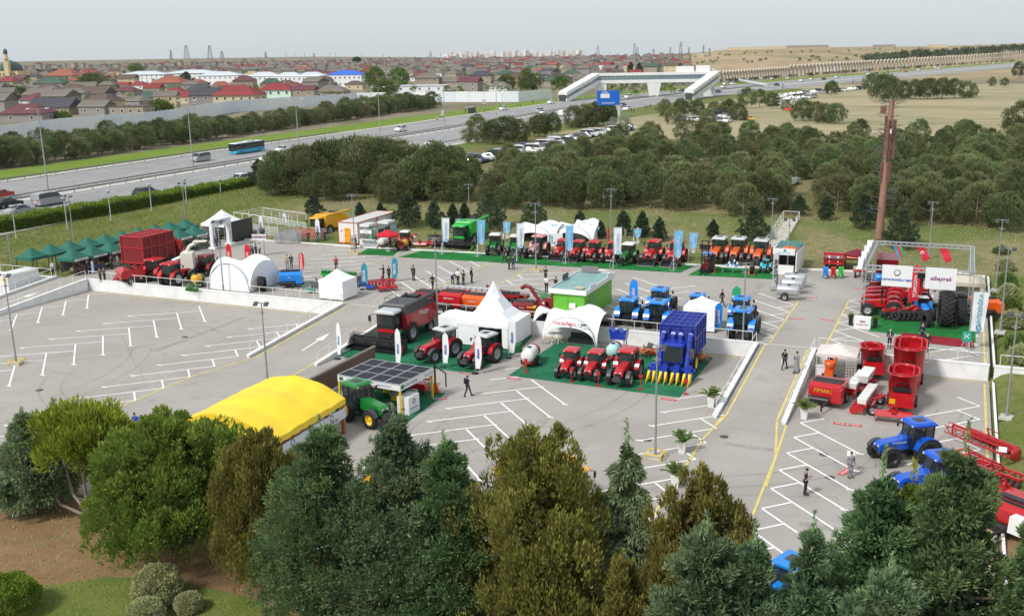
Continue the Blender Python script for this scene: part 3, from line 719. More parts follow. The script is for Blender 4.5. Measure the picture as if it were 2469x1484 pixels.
for s in range(7):
 rng=np.random.default_rng(100+s);h=(5.6,5.0,6.3,5.4,4.7,6.0,5.2)[s];r=(2.6,2.4,2.7,2.9,2.2,2.4,2.7)[s]
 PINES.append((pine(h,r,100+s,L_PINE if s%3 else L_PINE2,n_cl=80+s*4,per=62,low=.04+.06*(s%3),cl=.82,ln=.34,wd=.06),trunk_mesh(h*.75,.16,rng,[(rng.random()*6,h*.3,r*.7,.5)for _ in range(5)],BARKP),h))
FIRS=[]
for s in range(5):
 rng=np.random.default_rng(130+s);h=(7.2,5.6,6.4,5.0,7.8)[s];r=(2.1,1.5,2.5,1.2,3.0)[s]
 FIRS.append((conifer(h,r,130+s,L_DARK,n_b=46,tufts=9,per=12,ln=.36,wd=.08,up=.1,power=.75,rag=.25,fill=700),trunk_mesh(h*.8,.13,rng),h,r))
LAND=[(1000,'yellow combine'),(1090,'white cabin'),(1240,'red umbrella stand'),(1420,'green combine'),(1560,'white arch tents'),(1680,'row of red tractors'),(1780,'front loaders'),(1900,'orange tractors'),(1985,'stairway'),(2080,'red trailer'),(2160,'camouflaged mast'),(2260,'truss stall'),(2370,'tall lamp posts'),(2470,'lawn bushes')]
_lab={}
def unique(s,opts=()):
 """the label itself, or with the first free qualifier"""
 if s not in _lab:_lab[s]=1;return s
 for o in opts:
  q=s+', '+o
  if q not in _lab:_lab[q]=1;return q
 return s
def bearing(u):
 return min(LAND,key=lambda p:abs(p[0]-u))[1]
ROWN=['front edge','second rank','third rank','fourth rank','fifth rank','sixth rank','seventh rank','eighth rank','ninth rank','tenth rank','eleventh rank','far edge']
random.seed(11)
def in_wood(x,y):
 u,v=PX(x,y,3.4)
 if not(652<u<2570):return False
 lo=interp(u,[(650,470),(700,482),(960,494),(1300,506),(1800,522),(2000,516),(2500,562)])
 hi=interp(u,[(640,458),(720,418),(960,402),(1100,402),(1160,446),(1330,398),(1500,352),(1640,330),(1900,330),(2150,344),(2330,334),(2560,318)])
 return hi<v<lo
pts=[]
y=142.
while y<420:
 sx=5.0+(y-140)*.008;x=-140.
 while x<80:
  X,Y=x+random.uniform(-1.9,1.9),y+random.uniform(-2,2)
  if in_wood(X,Y):pts.append((X,Y))
  x+=sx
 y+=5.1+(y-140)*.022
pts.sort(key=lambda p:p[1])
def gap(x,y):
 u,v=PX(x,y,3.4)
 if 1880<u<1945 and v>440:return True
 return random.random()<interp(v,[(330,.44),(400,.34),(455,.2),(480,.05)])
pts=[p for p in pts if not gap(*p)]
SIZE=['low','mid sized','tall','broad','small','high crowned','round']
for i,(x,y)in enumerate(pts[:290]):
 k=random.randrange(7);c,tr,h=PINES[k];u,v=PX(x,y,3.4)
 row=ROWN[min(11,int((y-142)/(9 if y<190 else 16))if y<190 else 5+int((y-190)/30))]
 tone='dark green' if k%3 else 'olive'
 l=unique('%s %s wood pine, %s, beyond the %s'%(SIZE[k],tone,row,bearing(u)),('left one','right one','middle one','forward one','rear one','leaning one','nearer one','outer one'))
 s=random.uniform(.82,1.12)*(1.0 if y<200 else .93)
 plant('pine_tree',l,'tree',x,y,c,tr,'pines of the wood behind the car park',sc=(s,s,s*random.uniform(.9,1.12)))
def far_pines():
 rng=np.random.default_rng(77);B=[]
 for x,y in pts[290:]:
  n=26;t_=rng.random(n);a=rng.random(n)*6.28;pr=np.sin(np.clip(.12+t_*.86,0,1)*np.pi)**.55;rr=2.5*pr*(.55+.45*rng.random(n)**.5)
  B.append(np.stack([x+np.cos(a)*rr,y+np.sin(a)*rr,Z(x,y)+5.2*(.15+.8*t_)],1))
 if not B:return
 C=np.concatenate(B);A=unit(np.stack([rng.normal(size=len(C))*.4,rng.normal(size=len(C))*.4,np.ones(len(C))],1))
 b=clumped(rng,C,A,.85*(.6+.5*rng.random(len(C))),34,.42,.09,.45);kind(put(blades('far_pine_wood',*b,L_PINE2,rng),'far_pine_wood'),'stuff')
far_pines();print('PINES',len(pts))
for i,(u,v,vt,k,l)in enumerate(((756,515,462,2,'broad dark fir on the bank behind the white steel pen'),(868,520,480,3,'slim young fir behind the long white cabin'),(985,548,468,2,'bushy fir behind the small red tractor at the bank'),(1048,552,480,0,'dark fir just left of the green combine'),(1092,545,488,3,'thin fir right behind the green combine roof'),(1182,552,455,4,'big fir behind the green combine'),(1288,552,468,4,'big fir behind the left arch tent'),(1398,548,500,1,'small fir behind the right arch tent'),(1502,565,505,1,'slim fir behind the white lettered banner'),(1547,572,510,3,'pointed fir behind the green tractor'),(1588,585,528,1,'small bright fir behind the front loaders'),(1718,572,525,1,'small fir behind the black forklift mast'),(1815,580,490,4,'big fir behind the orange tractors'),(1925,520,470,2,'fir beside the top of the stairway'),(1990,530,468,0,'fir on the bank right of the stairway'),(2080,545,462,2,'dark fir left of the camouflaged mast'),(2170,600,500,4,'wide fir at the foot of the camouflaged mast'))):
 x,y=G(u,v,2.2);c,tr,h,r=FIRS[k];z0=Z(x,y);x,y=G(u,v,z0)
 hh=top_z(u,v,vt,z0);s=hh/h
 plant('fir_tree',l,'tree',x,y,c,tr,'young firs on the bank',sc=s)
for i,(u,v,s,l)in enumerate(((918,535,.5,'small upright cypress sapling behind the glass kiosk, left'),(930,540,.42,'small upright cypress sapling behind the glass kiosk, right'),(1120,545,.6,'sapling at the edge of the green combine'),(628,460,.8,'low dark shrub at the left tip of the wood'),(1448,575,.5,'sapling behind the red flag'))):
 x,y=G(u,v,2.0);c,tr,h,r=FIRS[3 if i!=3 else 2];plant('young_cypress',l,'tree',x,y,c,tr,'saplings on the bank',sc=s)
def roadside(u,v,w,l,g,k=None,z=3.,name='roadside_pine',vt=None):
 x,y=G(u,v,z);k=random.randrange(7)if k is None else k;c,tr,h=PINES[k]
 x,y=G(u,v,Z(x,y));s=top_z(u,v,vt,Z(x,y))/h if vt else w
 return plant(name,l,'tree',x,y,c,tr,g,sc=s)
for u,v,vt,l in((1150,345,282,'first roadside pine right of the highway, at the left of its clump'),(1185,348,290,'roadside pine in the left clump, second from left'),(1222,345,282,'roadside pine in the left clump, third from left'),(1250,342,288,'roadside pine closing the left clump'),(1300,330,278,'roadside pine left of the middle pair'),(1330,328,272,'roadside pine right of the middle pair'),(1385,308,256,'roadside pine in the right clump, leftmost'),(1412,306,252,'roadside pine in the right clump, second'),(1440,304,246,'roadside pine in the right clump, third, under the blue road sign'),(1465,302,250,'roadside pine in the right clump, rightmost')):
 roadside(u,v,1,l,'roadside pines between highway and car rows',vt=vt)
for i,(u,v,vt)in enumerate(((652,440,398),(676,438,382),(706,430,362),(735,440,352),(770,430,345),(805,428,340),(850,425,335),(890,430,332),(930,436,335),(962,430,340),(985,436,352),(1020,450,365),(1060,452,345))):
 roadside(u,v+30,1,'pine on the highway side of the wood, '+('at its left tip','second from the left tip','third from the left tip','fourth from the left tip','above the white steel pen','above the yellow combine','left of the tall centre post','above the long white cabin','above the kiosk','above the red umbrella','left of the bright one','bright rounded one','pointed one right of the bright one')[i],'pines on the highway edge of the wood',vt=vt)
for i,(u,v,vt)in enumerate(((1600,282,240),(1640,284,238),(1680,284,240),(1720,282,246),(1755,280,240),(1800,262,212),(1830,258,216),(1860,262,222),(1895,266,240),(1935,292,242),(1965,290,246),(1985,296,250),(2012,298,250),(2100,225,178),(2130,245,180),(2150,240,190),(2175,238,196),(2205,240,192),(2235,240,190),(2270,238,188),(2300,238,190),(2330,236,196),(2003,228,196),(2390,208,186),(2420,210,188),(2455,190,150),(2462,330,245),(1780,290,250),(1705,300,262),(1620,300,262))):
 roadside(u,v,1,unique('pine by the parked car rows near the footbridge' if u<1760 else 'bushy pine right of the footbridge stairs' if u<1900 else 'lone pine on the dry field' if u<2080 else 'tree of the long clump on the dry field beyond the mast' if u<2340 else 'tree near the right edge beyond the field',('first from left','second from left','third from left','fourth from left','fifth from left','sixth from left','seventh from left','eighth from left','last from left')),'trees on the field beyond the wood',vt=vt)
x,y=G(1492,320,3);rng=np.random.default_rng(8)
plant('olive_bush','pale silver olive bush beside the parked car row','bush',x,y,pine(4.2,3.6,77,L_OLIVE,n_cl=50,per=60,low=.1),None,sc=1)
belt=[]
for i in range(64):
 yy=148+i*4.3+random.uniform(-1.2,1.2)
 for off in(0,1):
  if off==0 or i%3!=2:belt.append((-208.5-off*9-random.uniform(0,5)-(yy-150)*.045,yy))
belt=belt[:112]
for i,(x,y)in enumerate(belt):
 u,v=PX(x,y,3);k=random.randrange(7);c,tr,h=PINES[k];s=random.uniform(.72,1.02)
 ref='left edge of the picture' if u<100 else 'leftmost tall lamp' if u<220 else 'white van on the highway' if u<430 else 'turquoise bus' if u<640 else 'pale green house' if u<760 else 'single lamp in mid verge' if u<930 else 'bus shelter'
 plant('verge_pine',unique('%s pine in the %s verge row near the %s'%('dark' if k%3 else 'olive','front' if y and x>-214-(y-150)*.045 else 'back',ref),('taller one','lower one','left one','right one','rounded one','darker one','thin one','crowded one')),'tree',x,y,c,tr,'pines on the verge across the highway',sc=(s*1.35,s*1.35,s*1.3))
def hedge():
 a,b=Vector((-133.4,100)),Vector((-126.6,162));rng=np.random.default_rng(4);L=(b-a).length;n=46000
 t=rng.random(n)*L;w_=1.5;q=rng.random(n);side=rng.random(n)
 h=1.75+.14*np.sin(t*.9)+.1*np.sin(t*2.3);off=np.where(side<.45,(rng.random(n)-.5)*2*w_,np.where(side<.8,w_,-w_))*(1+.04*rng.normal(size=n));zz=np.where(side<.45,h,h*rng.random(n))
 d=(b-a)/L;P=np.stack([a.x+d.x*t+d.y*off,a.y+d.y*t-d.x*off,zz+.0],1)
 P[:,2]+=np.array([Z(p[0],p[1])for p in P[::200]]).repeat(200)[:n]
 D=unit(np.stack([d.y*np.sign(off)*(side>.45),-d.x*np.sign(off)*(side>.45),(side<.45)*1.+.3],1)+rng.normal(size=(n,3))*.55)
 me=blades('hedge',P,D,.3,.09,.25+.75*rng.random(n),(side<.45)*rng.random(n)*.9,L_HEDGE,rng)
 t=thing('hedge','long clipped green hedge along the highway walkway','hedge',(0,0,0));put(me,'foliage',t)
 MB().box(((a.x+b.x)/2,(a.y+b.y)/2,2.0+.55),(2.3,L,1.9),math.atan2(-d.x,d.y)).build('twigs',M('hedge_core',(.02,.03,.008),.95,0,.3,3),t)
hedge()
def weeds(name,n,region,zf,mat,ln,seed):
 rng=np.random.default_rng(seed);P=[]
 while len(P)<n:
  x,y=region(rng)
  if x is not None:P.append((x,y,zf(x,y)-.02))
 P=np.array(P);d=unit(np.stack([rng.normal(size=n)*.4,rng.normal(size=n)*.4,np.ones(n)],1))
 return kind(put(blades(name,P,d,ln*(.5+rng.random(n)),ln*.16,rng.random(n),rng.random(n)*.8,mat,rng),name),'stuff')
def left_bank(r):
 x,y=r.uniform(-131,-104),r.uniform(88,170);return(x,y)if y<160 or x<-108 else(None,None)
weeds('bank_weeds',17000,left_bank,Z,L_WEED,.32,1)
def back_bank(r):
 x,y=r.uniform(-104,26),r.uniform(119,152)
 return(x,y)if y>kerb_y(x)+.4 and r.random()<.55+.45*math.sin(x*.31)*math.sin(y*.4+x*.1)else(None,None)
weeds('bank_grass',20000,back_bank,Z,L_DRY,.26,2)
def lawn_r(r):x,y=r.uniform(4.3,28),r.uniform(44,127);return(x,y)if abs(y-90)>.6 else(None,None)
weeds('lawn_grass',16000,lawn_r,Z,L_WEED,.14,3)
def dirt(r):
 x,y=r.uniform(-58,-20),r.uniform(32,42.6);return(x,y)
weeds('ground_litter',5000,dirt,lambda x,y:.16,L_DRY,.16,4)
# wheels, tractors, harvesters
def tyre_mesh(R,W,lug=16,seg=28,name='wheel'):
 key=('ty',R,W,lug)
 if key in _used:return _used[key]
 ri=R*.56;mb=MB()
 mb.lathe([(-W*.42,ri),(-W*.5,ri+.3*(R-ri)),(-W*.47,R*.93),(-W*.3,R*.965),(W*.3,R*.965),(W*.47,R*.93),(W*.5,ri+.3*(R-ri)),(W*.42,ri)],ax='x',n=seg)
 for i in range(lug):
  for s in(-1,1):
   a=2*math.pi*(i+(.5 if s>0 else 0))/lug;b=a+.26
   p=(s*W*.5,math.cos(a)*R*.975,math.sin(a)*R*.975);q=(s*W*.03,math.cos(b)*R*.99,math.sin(b)*R*.99)
   mb.bar(p,q,.075*R/.8,.07*R/.8)
 _used[key]=mb.mesh(name,RUBBER);return _used[key]
def rim_mesh(R,W,mat,dish=.5):
 key=('rim',R,W,mat.name)
 if key in _used:return _used[key]
 r=R*.57
 mb=MB().lathe([(-W*.44,r),(-W*.36,r*.9),(-W*.1,r*.82),(-W*.06,r*.3),(-W*.16,r*.26),(-W*.16,0)],ax='x',n=20)
 mb.lathe([(W*.44,r),(W*.36,r*.9),(W*.1,r*.82),(W*.06,r*.3),(W*.16,r*.26),(W*.16,0)],ax='x',n=20)
 for i in range(8):
  a=math.pi*i/4
  for s in(-1,1):mb.box((s*W*.17,math.cos(a)*r*.2,math.sin(a)*r*.2),(.03,.045,.045))
 _used[key]=mb.mesh('rim',mat);return _used[key]
def wheel(t,x,y,R,W,rim,lug=16,name='wheel'):
 w_=put(tyre_mesh(R,W,lug),name,t,(x,y,R));put(rim_mesh(R,W,rim),'rim',w_);return w_
P_RED=paint('red',178,20,28);P_MF=paint('crimson',170,16,30);P_DRED=paint('dark_red',120,16,22);P_BLUE=paint('sky_blue',20,128,214);P_NH=paint('royal_blue',18,82,190)
P_NAVY=paint('navy',26,54,158);P_GREEN=paint('leaf_green',22,118,44);P_LGREEN=paint('bright_green',36,178,66);P_YEL=paint('machine_yellow',226,166,28);P_ORA=paint('orange',214,90,26)
P_WHITE=paint('white',222,222,220);P_LGREY=paint('light_grey',186,190,192);P_SIL=paint('silver',150,153,156);P_YRIM=paint('yellow_rim',232,196,30);P_GRIM=paint('grey_rim',150,152,152);P_CAM=M('mottled_red_white',S(190,60,60),.5,0,0,5,col2=S(205,190,186));P_TURQ=paint('turquoise',40,170,190)
P_BASK=paint('basket_red',140,22,28)
def tractor(name,label,body,roof,rim,loc,rz=0.,sc=1.,frim=None,loader=False,weights=True,group='tractors',cab=True,mark=None,cat='tractor',fend=None,three=False,duals=False,fwd=1.):
 """front looks to -Y; about 4.6 m long at sc 1"""
 t=thing(name,label,cat,loc,rz,group);t.scale=(sc,)*3;frim=frim or rim;fend=fend or body
 RR,RW,FR,FW=.88,.50,.66*fwd,.40
 mb=MB().box((0,-.5,.78),(.46,3.1,.42)).box((0,.95,.88),(1.5,.3,.3)).box((0,-1.62,.66),(1.5,.2,.22)).box((0,1.45,.75),(.5,.6,.5))
 for s in(-1,1):mb.bar((s*.35,1.4,.6),(s*.42,2.15,.5),.07);mb.bar((s*.35,1.4,1.05),(s*.42,2.1,.55),.05)
 mb.bar((0,1.5,1.0),(0,2.0,.95),.07)
 mb.build('chassis',BLACK,t)
 prof=[(-2.18,.86),(-2.26,1.10),(-2.16,1.38),(-1.9,1.52),(.05,1.72),(.05,.92)]
 h=MB().loft([[(s_*a,y,z)for s_,(y,z)in((1,q)for q in prof)]for a in(-.42,-.36,.36,.42)],smooth=False)
 h=MB();
 for a,sc_ in((.37,1.),):h.prism(prof,-a,a)
 h.prism([(-2.2,1.0),(-2.1,1.32),(-1.85,1.44),(.0,1.6),(.0,1.0)],-.42,.42)
 h.build('hood',body,t)
 gr=MB().box((0,-2.262,1.09),(.5,.03,.36)).box((.425,-1.5,1.12),(.012,.9,.3)).box((-.425,-1.5,1.12),(.012,.9,.3)).build('grille',BLACK,t)
 hm=MB().box((0,0,0),(.17,.04,.11)).mesh('headlight',CHROME)
 for s in(-1,1):put(hm,'headlight',t,(s*.2,-2.225,1.3))
 if cab:
  W0,W1=.72,.76
  c=MB()
  for s in(-1,1):
   c.bar((s*W0,.0,1.0),(s*W1*.92,.12,2.55),.06);c.bar((s*W0,.78,1.0),(s*W1,.86,2.55),.06);c.bar((s*W0*.96,1.45,1.35),(s*W1*.92,1.5,2.55),.07);c.bar((s*W0,.0,1.0),(s*W0,1.45,1.2),.06)
  c.box((0,.75,.98),(1.42,1.5,.16));c.box((0,.95,1.25),(.5,.5,.4)).box((0,1.15,1.65),(.46,.14,.6)).bar((0,.3,1.2),(0,.45,1.6),.05).box((0,.5,1.62),(.36,.36,.03))
  c.build('cab_frame',BLACK,t)
  g=MB().quad((-.66,.0,1.15),(.66,.0,1.15),(.64,.1,2.5),(-.64,.1,2.5)).mesh('windscreen',GLASS);put(g,'windscreen',t)
  g=MB().quad((-.62,1.46,1.4),(.62,1.46,1.4),(.62,1.5,2.5),(-.62,1.5,2.5)).mesh('rear_window',GLASS);put(g,'rear_window',t)
  for s in(-1,1):put(MB().quad((s*W0,.04,1.08),(s*W0,1.42,1.3),(s*W1*.93,1.46,2.5),(s*W1*.92,.14,2.5)).mesh('side_window',GLASS),'side_window',t)
  r=MB().box((0,.8,2.6),(1.62,1.72,.12),t=1.0).box((0,.8,2.72),(1.56,1.64,.13),t=.84).build('roof',roof,t)
  MB().box((0,.8,2.795),(.62,.7,.03)).build('roof_hatch',DARK if roof in(P_BLUE,P_NH,P_LGREY,P_GREEN)else roof,r)
  lm=MB().box((0,0,0),(.14,.05,.09)).mesh('work_light',CHROME)
  for s in(-1,1):
   put(lm,'work_light',t,(s*.62,-.09,2.6));put(lm,'work_light',t,(s*.62,1.69,2.6))
   MB().bar((s*.74,.05,2.3),(s*1.08,-.02,2.3),.03).box((s*1.12,-.02,2.16),(.17,.05,.32)).build('mirror',BLACK,t)
 else:
  MB().box((0,.75,.98),(1.0,1.3,.12)).box((0,.95,1.2),(.5,.5,.3)).box((0,1.2,1.5),(.46,.14,.5)).bar((0,.2,1.2),(0,.4,1.6),.05).box((0,.45,1.62),(.36,.36,.03)).build('seat',BLACK,t)
  if roof:
   mb=MB()
   for s in(-1,1):mb.bar((s*.5,1.35,1.0),(s*.5,1.35,2.4),.06);mb.bar((s*.5,1.35,2.4),(s*.5,.3,2.5),.05)
   mb.build('roll_bar',BLACK,t);MB().box((0,.75,2.5),(1.4,1.5,.07),t=.9).build('canopy',roof,t)
 for s in(-1,1):
  pr=[(.95+math.cos(a)*(RR+.09),.88+math.sin(a)*(RR+.09))for a in(rad(d)for d in range(8,172,16))]
  pin=[(.95+math.cos(a)*(RR+.03),.88+math.sin(a)*(RR+.03))for a in(rad(d)for d in range(168,7,-16))]
  f=MB().prism(pr+pin,s*.66,s*1.2).prism(pr,s*.64,s*.69).build('fender',fend,t)
  MB().box((s*.95,1.86,1.22),(.3,.04,.12)).build('tail_light',paint('lamp_red',190,30,20),f)
  wheel(t,s*.95,.95,RR,RW,rim,18)
  if duals:wheel(t,s*1.5,.95,RR,RW,rim,18)
  if not three:wheel(t,s*.88,-1.62,FR,FW,frim,14)
  if not three:MB().prism([(-1.62+math.cos(rad(d))*(FR+.08),.66*fwd+math.sin(rad(d))*(FR+.08))for d in range(25,160,22)]+[(-1.62+math.cos(rad(d))*(FR+.05),.66*fwd+math.sin(rad(d))*(FR+.05))for d in range(155,20,-22)],s*.70,s*1.06).build('front_mudguard',DARK,t)
  st=MB();[st.box((s*.78,.28,z),(.24,.3,.04))for z in(.45,.72)];st.build('step',BLACK,t)
 if three:wheel(t,0,-1.75,.5,.3,frim,10);MB().box((0,-1.75,.75),(.14,.2,.6)).build('fork',BLACK,t)
 MB().tube((.52,-.28,1.3),(.52,-.28,2.3),.06,n=8).tube((.52,-.28,2.3),(.52,-.2,2.5),.045,n=8).build('exhaust',BLACK,t)
 if weights and not loader:MB().box((0,-2.5,.78),(.74,.42,.3)).box((0,-2.44,.98),(.5,.3,.12)).build('front_weights',DARK,t)
 if loader:
  a=MB()
  for s in(-1,1):a.bar((s*.56,.0,1.5),(s*.56,-1.7,1.2),.12,.18);a.bar((s*.56,-1.7,1.2),(s*.5,-2.55,.5),.12,.16);a.bar((s*.5,.02,1.5),(s*.5,-.1,.8),.1);a.tube((s*.56,-.3,1.0),(s*.56,-1.5,1.2),.05,n=6)
  a.bar((-.5,-2.3,.7),(.5,-2.3,.7),.1);a.build('loader_arm',body,t)
  MB().prism([(-2.6,.08),(-3.35,.06),(-3.3,.14),(-2.7,.2),(-2.62,.85),(-2.72,.9),(-2.78,.86)][::-1],-1.05,1.05).prism([(-2.6,.08),(-3.35,.06),(-2.72,.88)],-1.06,-1.02).prism([(-2.6,.08),(-3.35,.06),(-2.72,.88)],1.02,1.06).build('bucket',BLACK,t)
 if mark:
  for s,az in((1,math.pi/2),(-1,-math.pi/2)):
   text(mark[0],'lettering',.2,mark[1],t,(s*.428,-.75,1.47),(math.pi/2,0,az),.003)
 return t
P_LET=M('white_lettering',(.75,.75,.75),.5,0,0);P_DLET=M('dark_lettering',(.03,.03,.04),.6,0,0);P_BLET=M('blue_lettering',(.02,.10,.42),.6,0,0);P_YLET=M('yellow_lettering',(.72,.42,.02),.6,0,0)
def combine(label,body,top,trim,loc,rz,sc=1.,mark=None,head=6.2,cabroof=None,headcol=None,group='combine harvesters',cab_low=None,rim=None):
 t=thing('combine_harvester',label,'combine',loc,rz,group);t.scale=(sc,)*3;cabroof=cabroof or P_LGREY;rim=rim or P_GRIM;headcol=headcol or BLACK
 MB().prism([(-.6,1.35),(-.6,2.75),(4.9,2.75),(5.5,2.1),(5.2,1.5),(3.6,1.0)],-1.5,1.5).build('body',body,t)
 b2=MB().prism([(-.62,2.74),(-.66,3.35),(2.6,3.5),(4.6,3.15),(4.95,2.74)],-1.46,1.46);b2.box((0,1.0,3.52),(2.5,2.9,.2),t=.9);b2.build('grain_tank',top,t)
 for s in(-1,1):
  MB().box((s*1.52,2.2,2.05),(.05,4.6,1.1)).build('side_panel',body,t)
  if mark:text(mark,'lettering',.55,P_LET,t,(s*1.555,2.5,2.35),(math.pi/2,.12*s if s>0 else .12,s*math.pi/2),.004,shear=.25)
 MB().tube((1.35,-.4,3.5),(1.55,5.2,3.72),.2,n=10).tube((1.35,-.4,3.5),(1.2,-.3,2.9),.22,n=10).tube((1.55,5.2,3.72),(1.6,5.55,3.6),.19,.17,n=10).build('unloading_auger',top,t)
 hr=MB();[hr.bar((x,.0,3.6),(x,.0,4.0),.03)for x in(-1.2,.2)];hr.bar((-1.2,0,4.0),(.2,0,4.0),.03);hr.bar((-1.2,0,4.0),(-1.2,2.2,4.0),.03);hr.bar((-1.2,2.2,3.5),(-1.2,2.2,4.0),.03);hr.build('guard_rail',BLACK,t)
 mb=MB().box((0,3.4,3.55),(1.1,.9,.25)).tube((-.9,2.8,3.4),(-.9,3.6,3.55),.22,n=10);mb.build('engine_deck',BLACK,t)
 cf=MB()
 for s in(-1,1):cf.bar((s*.82,-2.0,1.75),(s*.9,-1.9,3.1),.07);cf.bar((s*.9,-.7,1.75),(s*.92,-.7,3.1),.08)
 cf.box((0,-1.3,1.72),(1.8,1.3,.14)).box((0,-.95,2.0),(.6,.5,.5)).box((0,-.75,2.5),(.55,.14,.7));cf.build('cab_frame',BLACK,t)
 MB().prism([(-2.06,1.75),(-2.0,3.08),(-.72,3.08),(-.72,1.75)],-.86,.86).build('cab_glass',GLASS,t)
 MB().box((0,-1.35,3.17),(2.05,1.75,.16)).box((0,-1.35,3.3),(1.95,1.65,.12),t=.85).build('cab_roof',cabroof,t)
 MB().box((0,-1.75,1.5),(1.7,.5,.35),t=.9).build('cab_base',cab_low or body,t)
 lm=MB().box((0,0,0),(.16,.06,.1)).mesh('work_light',CHROME)
 for x in(-.75,-.4,.4,.75):put(lm,'work_light',t,(x,-2.22,3.16))
 for s in(-1,1):
  MB().bar((s*.95,-1.9,3.0),(s*1.45,-2.25,2.9),.04).bar((s*1.45,-2.25,2.9),(s*1.45,-2.25,2.0),.03).box((s*1.45,-2.27,2.6),(.28,.06,.5)).build('mirror',BLACK,t)
  wheel(t,s*1.35,.2,.95,.65,rim,18);wheel(t,s*1.25,4.0,.62,.42,rim,14)
 la=MB();[la.box((1.25,-1.0,.5+.3*i),(.5,.22,.04))for i in range(5)];la.bar((1.5,-1.1,.5),(1.5,-1.1,2.6),.03);la.bar((1.5,-.7,1.8),(1.5,-.7,2.6),.03);la.build('ladder',BLACK,t)
 MB().prism([(-.8,1.7),(-2.75,1.0),(-2.75,.35),(-.8,.95)],-.75,.75).build('feeder_house',BLACK,t)
 H=head/2
 hb=MB().box((0,-2.95,.72),(head,.14,.85)).prism([(-2.9,.25),(-4.1,.18),(-4.1,.24),(-2.9,.33)],-H,H);hb.tube((-H,-3.25,.6),(H,-3.25,.6),.28,n=12)
 for s in(-1,1):hb.prism([(-2.85,.2),(-2.85,1.2),(-3.4,1.15),(-4.9,.2)],s*H-.05,s*H+.05)
 hb.build('header',headcol,t)
 for s in(-1,1):MB().prism([(-3.6,.25),(-3.6,.85),(-4.2,.65),(-5.1,.22)],s*(H+.07)-.02*s,s*(H+.07)+.02*s).build('crop_divider',body,t)
 r=MB();cy,cz,rr=-3.75,1.12,.5
 r.tube((-H+.1,cy,cz),(H-.1,cy,cz),.06,n=6)
 for k in range(6):
  a=math.pi*k/3;y,z=cy+math.cos(a)*rr,cz+math.sin(a)*rr;r.bar((-H+.12,y,z),(H-.12,y,z),.05)
  for j in range(int(head/.28)):
   x=-H+.2+j*.28;r.bar((x,y,z),(x,y-.03,z-.24),.016)
  for j in range(5):
   x=-H+.15+(head-.3)*j/4;r.bar((x,cy,cz),(x,y,z),.04)
 r.build('reel',headcol,t)
 for s in(-1,1):MB().bar((s*(H-.02),-2.95,1.15),(s*(H-.02),-3.8,1.15),.09).build('reel_arm',headcol,t)
 MB().prism([(5.2,1.3),(5.7,1.2),(5.6,2.0),(5.2,2.2)],-1.2,1.2).build('straw_hood',BLACK,t)
 return t
def mesh_panel(mb,a,b,c,d,nu,nv,w=.05):
 """open lattice between four corners"""
 a,b,c,d=map(Vector,(a,b,c,d))
 for i in range(nu+1):mb.bar(a.lerp(b,i/nu),d.lerp(c,i/nu),w)
 for j in range(nv+1):mb.bar(a.lerp(d,j/nv),b.lerp(c,j/nv),w)
